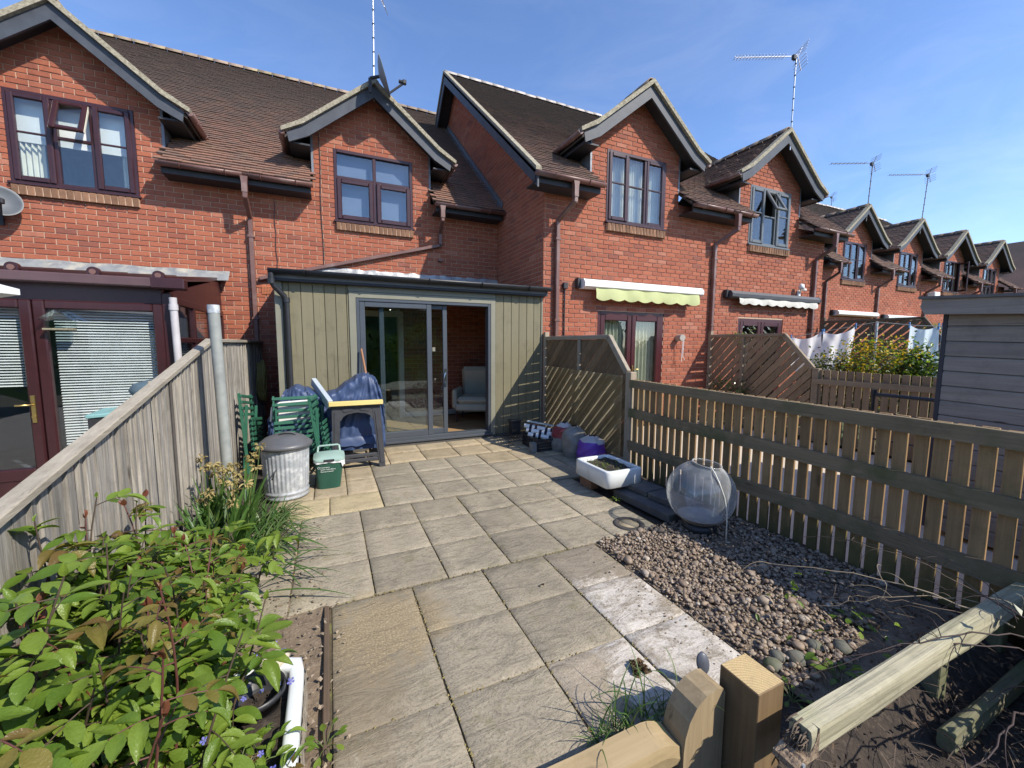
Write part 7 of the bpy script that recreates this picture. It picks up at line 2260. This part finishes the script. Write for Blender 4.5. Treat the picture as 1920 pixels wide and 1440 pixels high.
weed('small yellow-green weed near the square post', 1.75, 0.95, 12, 0.055, z=-0.02)
weed('trailing weed beside the twigs under the picket fence', 2.55, 1.12, 9, 0.07, z=-0.02)
weed('small weed at the corner of the dark kerb stone', 2.48, 3.02, 8, 0.04)

# --- plants in the right-hand sink
t = thing('sink_plants', 'moss and straggly seedlings in the raised white sink', 'plant', (2.6, 3.35, 0.25)); m1 = MB(); Fx = Foliage()
for i in range(60):
    x, y = G(2.44, 2.62), G(3.10, 3.55); blade(m1, (x, y, 0.245), Vector((G(-0.6, 0.6), G(-0.6, 0.6), 1)), G(0.03, 0.09), G(0.0015, 0.003), G(0.1, 0.8), 4)
for i in range(50):
    x, y = (G(2.44, 2.76), G(3.12, 3.54)); a = G(0, 6.28); Fx.leaf((x, y, 0.25 + G(0, 0.03)), (math.cos(a), math.sin(a), 0.3), (0, 0, 1), G(0.015, 0.03), M_LEAF)
part('grass', m1, M_STRAPP, t); Fx.build(t, 0)

# --- grass tuft by the gate
tuft = thing('grass_tuft', 'straggly tuft of long grass behind the low timber edging', 'grass', (1.08, 1.12, 0)); m1 = MB()
for i in range(46):
    m_ = MB(); bx, by = G(0.85, 1.34), G(1.07, 1.17); a = G(0, 6.28); t_ = G(0.05, 0.55)
    blade(m_, (bx, by, -0.01), Vector((t_ * math.cos(a), t_ * math.sin(a), 1)), G(0.16, 0.42), G(0.0022, 0.0042), G(0.05, 0.7), 8, G(-0.5, 0.5)); part('blade', m_, M_STRAP if i % 3 else M_STRAPP, tuft)
for i in range(150):
    bx, by = G(0.82, 1.34), G(1.065, 1.16); a = G(0, 6.28); blade(m1, (bx, by, -0.01), Vector((G(0.1, 0.9) * math.cos(a), G(0.1, 0.9) * math.sin(a), 1)), G(0.05, 0.16), G(0.0015, 0.003), G(0.2, 0.9), 5)
part('undergrowth', m1, M_STRAP, tuft, kind='stuff')

# --- shrubs, basket and trees of the other gardens
def shrub(name, label, cat, c, rad, n, size, mats, stem_mat, group=None, spikes=0, picks=0, crown='crown', trunk='trunk', trunk_r=0.03, zbase=0.0, n_limb=7):
    t = thing(name, label, cat, (c[0], c[1], zbase), group); c = Vector(c); sm_ = MB()
    limbs = []
    for k in range(n_limb):
        a = k * 2.4; e = c + Vector((math.cos(a) * rad[0] * 0.65, math.sin(a) * rad[1] * 0.65, rad[2] * G(0.1, 0.75)))
        cc = curve((c.x + G(-0.05, 0.05), c.y + G(-0.05, 0.05), zbase), e, (G(-0.1, 0.1), G(-0.1, 0.1), 0.05), 6); sm_.tube(cc, [trunk_r * (1 - i * 0.13) for i in range(7)], 6); limbs.append(cc)
    part(trunk, sm_, stem_mat, t)
    clumps = []
    for k in range(max(10, n // 60)):
        while True:
            q = Vector((G(-1, 1), G(-1, 1), G(-1, 1)))
            if 0.35 < q.length < 1: break
        q = Vector((q.x * rad[0], q.y * rad[1], q.z * rad[2])); clumps.append(c + q)
    mbs = [MB() for _ in mats]
    for i in range(n):
        cl = clumps[i % len(clumps)]; rr = 0.28 * (rad[0] + rad[1] + rad[2]) / 3 * 1.3
        p = cl + Vector((grnd.gauss(0, rr * 0.55), grnd.gauss(0, rr * 0.55), grnd.gauss(0, rr * 0.55)))
        if p.z < zbase + 0.02: continue
        d = Vector((G(-1, 1), G(-1, 1), G(-0.3, 1))).normalized(); R_ = frame_of(d, (G(-1, 1), G(-1, 1), 1)); s_ = size * G(0.6, 1.3)
        k = mats[0][1](cl) if callable(mats[0][1]) else grnd.choices(range(len(mats)), [m[1] for m in mats])[0]
        mbs[k].add([R_ @ (Vector(q) * s_) + p for q in ((0, 0, 0), (-0.32, 0.45, 0.08), (0, 1, -0.1), (0.32, 0.45, 0.08))], [(0, 1, 2, 3)])
    for k, (mm, mt) in enumerate(zip(mbs, mats)):
        if mm.v: part(crown, mm, mt[0], t, kind='stuff')
    return t


L_DK = leafy('dark_evergreen', (0.028, 0.06, 0.014), (0.05, 0.09, 0.025), 0.2, 0.3)
L_MID = leafy('shrub_leaf', (0.075, 0.12, 0.025), (0.13, 0.17, 0.04), 0.3, 0.45)
L_PALE = leafy('grey_green_leaf', (0.18, 0.20, 0.11), (0.24, 0.25, 0.14), 0.3, 0.5)
L_YEL = leafy('yellow_blossom', (0.72, 0.42, 0.02), (0.62, 0.48, 0.05), 0.3, 0.6)
L_BRT = leafy('bright_leaf', (0.16, 0.27, 0.03), (0.22, 0.32, 0.05), 0.35, 0.4)
L_TWIG = leafy('twiggy', (0.13, 0.10, 0.06), (0.09, 0.07, 0.045), 0.1, 0.8)
# --- dead canes and brambles across the rail
M_CANE = pm('dead_cane', (0.17, 0.125, 0.085), (0.10, 0.07, 0.05), 16, 0.85); M_DKCANE = pm('dark_bramble', (0.045, 0.025, 0.024), (0.03, 0.018, 0.018), 16, 0.7); M_PALECANE = pm('pale_cane', (0.34, 0.27, 0.18), (0.26, 0.20, 0.13), 16, 0.8)
br = thing('dead_brambles', 'tangle of bare dead canes arching over the rotten rail', 'brambles', (2.4, 0.9, 0))
canes = [((2.70, 0.55, 0.26), (2.05, 1.70, 0.10), 0.14, M_PALECANE, 0.004), ((2.75, 0.55, 0.28), (2.75, 1.55, 0.24), 0.12, M_CANE, 0.003), ((2.72, 0.52, 0.30), (2.62, 1.45, 0.33), 0.10, M_CANE, 0.003),
         ((2.8, 0.58, 0.30), (3.0, 1.35, 0.36), 0.10, M_CANE, 0.0025), ((2.62, 0.45, 0.30), (1.62, 0.92, 0.12), 0.10, M_DKCANE, 0.004), ((2.55, 0.45, 0.25), (1.66, 0.98, 0.06), 0.12, M_DKCANE, 0.0035),
         ((2.45, 0.40, 0.12), (1.50, 0.42, 0.16), 0.10, M_DKCANE, 0.005), ((2.60, 0.62, 0.28), (2.2, 1.15, 0.22), 0.05, M_CANE, 0.0025), ((2.5, 0.42, 0.20), (2.0, 0.36, 0.30), 0.10, M_DKCANE, 0.004), ((2.45, 0.66, 0.27), (2.38, 1.05, 0.05), 0.12, M_CANE, 0.002),
         ((2.8, 0.64, 0.28), (2.15, 1.25, 0.03), 0.10, M_PALECANE, 0.0025), ((2.68, 0.45, 0.3), (2.60, 0.9, 0.30), 0.06, M_DKCANE, 0.0035)]
for a, b, h, mt, r in canes:
    a = (a[0] + 0.06, a[1] + 0.06, a[2] * 0.95)
    m_ = MB(); c = [q + Vector((G(-0.012, 0.012), G(-0.012, 0.012), G(-0.01, 0.01))) for q in curve(a, b, (G(-0.05, 0.05), 0, h), 14)]; m_.tube(c, [r * (1 - 0.055 * i) for i in range(15)], 6)
    for k in range(4):
        q = c[grnd.randrange(4, 13)]; e = q + Vector((G(-0.16, 0.16), G(-0.10, 0.16), G(-0.12, 0.08))); m_.tube(curve(q, e, (G(-0.02, 0.02), G(-0.02, 0.02), 0.03), 5), [r * 0.5, r * 0.45, r * 0.4, r * 0.35, r * 0.3, r * 0.2], 5)
    part('cane', m_, mt, br)
Fx = Foliage()
for i in range(26):
    a = G(0, 6.28); Fx.leaf((G(1.9, 2.7), G(0.75, 1.45), G(0.03, 0.16)), (math.cos(a), math.sin(a), G(-0.5, 0.3)), (G(-0.5, 0.5), G(-0.5, 0.5), 1), G(0.03, 0.06), M_LEAF)
Fx.build(br, 12)
shrub('bramble_thicket', 'low thicket of brambles beside the dark timber', 'brambles', (2.95, 0.16, 0.12), (0.75, 0.24, 0.24), 2600, 0.06, [(L_DK, 3), (L_TWIG, 3), (L_MID, 1)], M_DKCANE, trunk_r=0.006, n_limb=26)
# dry grass, litter and chips on the dark soil
lit = MB(); chips = MB()
for i in range(420):
    x, y = G(1.35, 3.15), G(0.15, 1.0); blade(lit, (x, y, G(-0.02, 0.03) - (0.12 if y < 0.75 else 0)), Vector((G(-1, 1), G(-1, 1), G(0.0, 0.5))), G(0.04, 0.20), G(0.001, 0.002), G(-0.1, 0.5), 4)
for i in range(900):
    x, y = G(1.35, 3.2), G(0.1, 1.12); s_ = G(0.004, 0.016); R_ = Euler((G(0, 3), G(0, 3), G(0, 6))).to_matrix()
    chips.add([R_ @ Vector((a * s_, b * s_ * 0.5, c * s_ * 0.2)) + Vector((x, y, -0.012 + G(0, 0.012) - (0.12 if y < 0.66 else 0.06 if y < 0.76 else 0))) for a, b, c in ((-1, -1, 0), (1, -0.8, 0), (0.9, 1, 0.3), (-0.8, 0.9, -0.2))], [(0, 1, 2, 3)])
def stuff(name, mb, mat):
    return structure(name, mb, mat, 'stuff')
stuff('dry_grass', lit, M_CANE); stuff('leaf_litter', chips, pm('litter', (0.17, 0.11, 0.065), (0.07, 0.045, 0.03), 60, 0.9, rand=0.4))
lit2 = MB()
for i in range(700):
    x, y = (G(-0.30, 0.02), G(0.9, 2.45)) if i < 140 else (G(-0.98, -0.08), G(0.7, 3.7)); s_ = G(0.003, 0.012); R_ = Euler((G(-0.5, 0.5), G(-0.5, 0.5), G(0, 6))).to_matrix()
    lit2.add([R_ @ Vector((a * s_, b * s_ * 0.7, c * s_ * 0.5)) + Vector((x, y, 0.008 + G(0, 0.008))) for a, b, c in ((-1, -1, 0), (1, -0.8, 0), (0.9, 1, 0), (-0.8, 0.9, 0), (0, 0, 1))], [(0, 1, 4), (1, 2, 4), (2, 3, 4), (3, 0, 4)])
stuff('stone_chips', lit2, pm('chip', (0.30, 0.24, 0.17), (0.18, 0.14, 0.10), 60, 0.9, rand=0.4))
# grit and moss crumbs along the joints
lit3 = MB(); joints_x = [0.42, 0.88, 1.34]; 
for i in range(800):
    k = G(0, 1)
    if k < 0.35: x, y = grnd.choice(joints_x) + G(-0.008, 0.008), G(0.9, 2.41)
    elif k < 0.6: x, y = grnd.choice((-0.26, 0.205, 0.655, 1.10, 1.555, 2.0)) + G(-0.007, 0.007), G(2.42, 3.76)
    elif k < 0.8: x, y = G(-0.04, 1.7), grnd.choice((1.10, 1.54, 2.42)) + G(-0.008, 0.008)
    else: x, y = G(-0.7, 2.4), grnd.choice((2.42, 2.875, 3.325, 3.77)) + G(-0.008, 0.008)
    s_ = G(0.002, 0.006); lit3.add([Vector((x + a * s_, y + b * s_, 0.0 + c * s_)) for a, b, c in ((-1, -1, 0), (1, -0.8, 0), (0.9, 1, 0), (-0.8, 0.9, 0), (0, 0, 1))], [(0, 1, 4), (1, 2, 4), (2, 3, 4), (3, 0, 4)])
stuff('joint_moss', lit3, pm('moss', (0.17, 0.15, 0.055), (0.24, 0.18, 0.08), 30, 0.95, rand=0.4))
# curled dead leaves on the paving
M_DEADLEAF = leafy('dead_leaf', (0.10, 0.06, 0.035), (0.14, 0.085, 0.045), 0.15, 0.8)
def dead(label, x, y, s_, n):
    m_ = MB()
    for k in range(n):
        a = G(0, 6.28); R_ = frame_of((math.cos(a), math.sin(a), G(0, 0.4)), (G(-0.6, 0.6), G(-0.6, 0.6), 1)); v, f = LEAVES[3]
        m_.add([R_ @ (Vector(q) * s_ * G(0.7, 1.1)) + Vector((x + G(-0.02, 0.02) * (n > 1), y + G(-0.02, 0.02) * (n > 1), 0.02)) for q in v], f, True)
    single('dead_leaf', m_, M_DEADLEAF, label, 'leaf')
dead('single small dead leaf on the paving between the stained slabs', 1.158, 2.065, 0.045, 1)
dead('dark clump of dead leaves on the white stained slab', 1.245, 1.345, 0.05, 6)


shrub('grey_shrub', 'twiggy grey-green shrub in front of the white sheets', 'shrub', (7.75, 4.0, 0.94), (0.40, 0.50, 0.42), 3000, 0.055, [(L_PALE, 3), (L_MID, 2), (L_TWIG, 2)], M_STEMB)
shrub('forsythia', 'yellow flowering shrub above the brown picket fence', 'shrub', (7.80, 3.40, 1.04), (0.45, 0.55, 0.50), 4600, 0.05, [(L_YEL, 4), (L_MID, 2.6), (L_BRT, 2), (L_TWIG, 1.6)], M_STEMB)
shrub('laurel_shrub', 'dark glossy shrub with bright new leaves next to the shed', 'shrub', (7.75, 2.75, 1.0), (0.40, 0.45, 0.45), 3000, 0.06, [(L_DK, 3), (L_BRT, 1.6), (L_MID, 1)], M_STEMB)
shrub('creeper', 'dark trailing plant at the foot of the second screen', 'plant', (6.85, 5.2, 0.55), (0.14, 0.55, 0.35), 500, 0.05, [(L_DK, 3), (L_MID, 1)], M_STEMB, n_limb=4)
shrub('wall_shrub', 'pale yellow shrub peeping over the second screen below the dark awning', 'shrub', (7.55, 5.45, 1.55), (0.28, 0.28, 0.24), 380, 0.04, [(L_PALE, 3), (L_BRT, 2)], M_STEMB, n_limb=5)
shrub('climber', 'bright green climber behind the far dark screen', 'plant', (11.8, 4.15, 1.75), (0.3, 0.35, 0.3), 420, 0.06, [(L_BRT, 3), (L_MID, 1)], M_STEMB, n_limb=4)
BARK = pm('bark', (0.09, 0.07, 0.05), (0.06, 0.045, 0.035), 12, 0.95, 0.01, 20)
L_BLOS = leafy('white_blossom', (0.62, 0.58, 0.56), (0.50, 0.46, 0.44), 0.3, 0.7)
shrub('blossom_tree', 'white blossom tree beyond the end of the terrace', 'tree', (33.2, 10.4, 3.3), (2.3, 2.2, 1.9), 9000, 0.20, [(L_BLOS, 4), (L_PALE, 1), (L_TWIG, 2)], BARK, trunk_r=0.16, n_limb=12)
# the last roof at the edge of the picture
fh = thing('far_house', 'dark roofed house at the right edge beyond the blossom tree', 'house', (33.5, 7.5, 0))
m_ = MB(); m_.box(30.4, 36.5, 6.3, 11.0, 0.0, 3.7); part('wall', m_, M_BRICK, fh)
m_ = MB(); m_.prism([(29.9, 3.72), (37.0, 3.72), (33.45, 7.0)], 'y', 5.9, 11.4); part('roof', m_, M_TILE2, fh)
m_ = MB(); m_.tube([(30.6, 6.1, 0), (30.6, 6.1, 4.6)], 0.06, 8); part('downpipe', m_, M_GREYFRAME, fh)
# evergreen hedge along the back of the plot, seen only in the door glass
hg = thing('hedge', 'tall dark evergreen hedge mirrored in the sliding door glass', 'hedge', (1.0, -7.5, 0))
m_ = MB()
m_.grid(lambda u, v: (-14 + 30 * u, -7.0 - 1.5 * v + 0.35 * noise.noise(Vector((u * 40, v * 6, 0))), 3.4 * min(1, v * 1.6) + 0.45 * noise.noise(Vector((u * 25, v * 5, 3))) - 0.2), 160, 24)
part('core', m_, L_DK, hg)
m_ = MB()
for i in range(6000):
    u, v = G(0, 1), G(0.02, 0.8); p = Vector((-14 + 30 * u, -7.0 - 1.5 * v + 0.35 * noise.noise(Vector((u * 40, v * 6, 0))) + G(0, 0.25), 3.4 * min(1, v * 1.6) + 0.45 * noise.noise(Vector((u * 25, v * 5, 3))) - 0.2 + G(0, 0.25)))
    R_ = frame_of((G(-1, 1), G(0, 1), G(-0.3, 1)), (G(-1, 1), G(-1, 1), 1)); m_.add([R_ @ (Vector(q) * 0.14) + p for q in ((0, 0, 0), (-0.4, 0.45, 0.08), (0, 1, -0.1), (0.4, 0.45, 0.08))], [(0, 1, 2, 3)])
part('foliage', m_, L_DK, hg, kind='stuff')
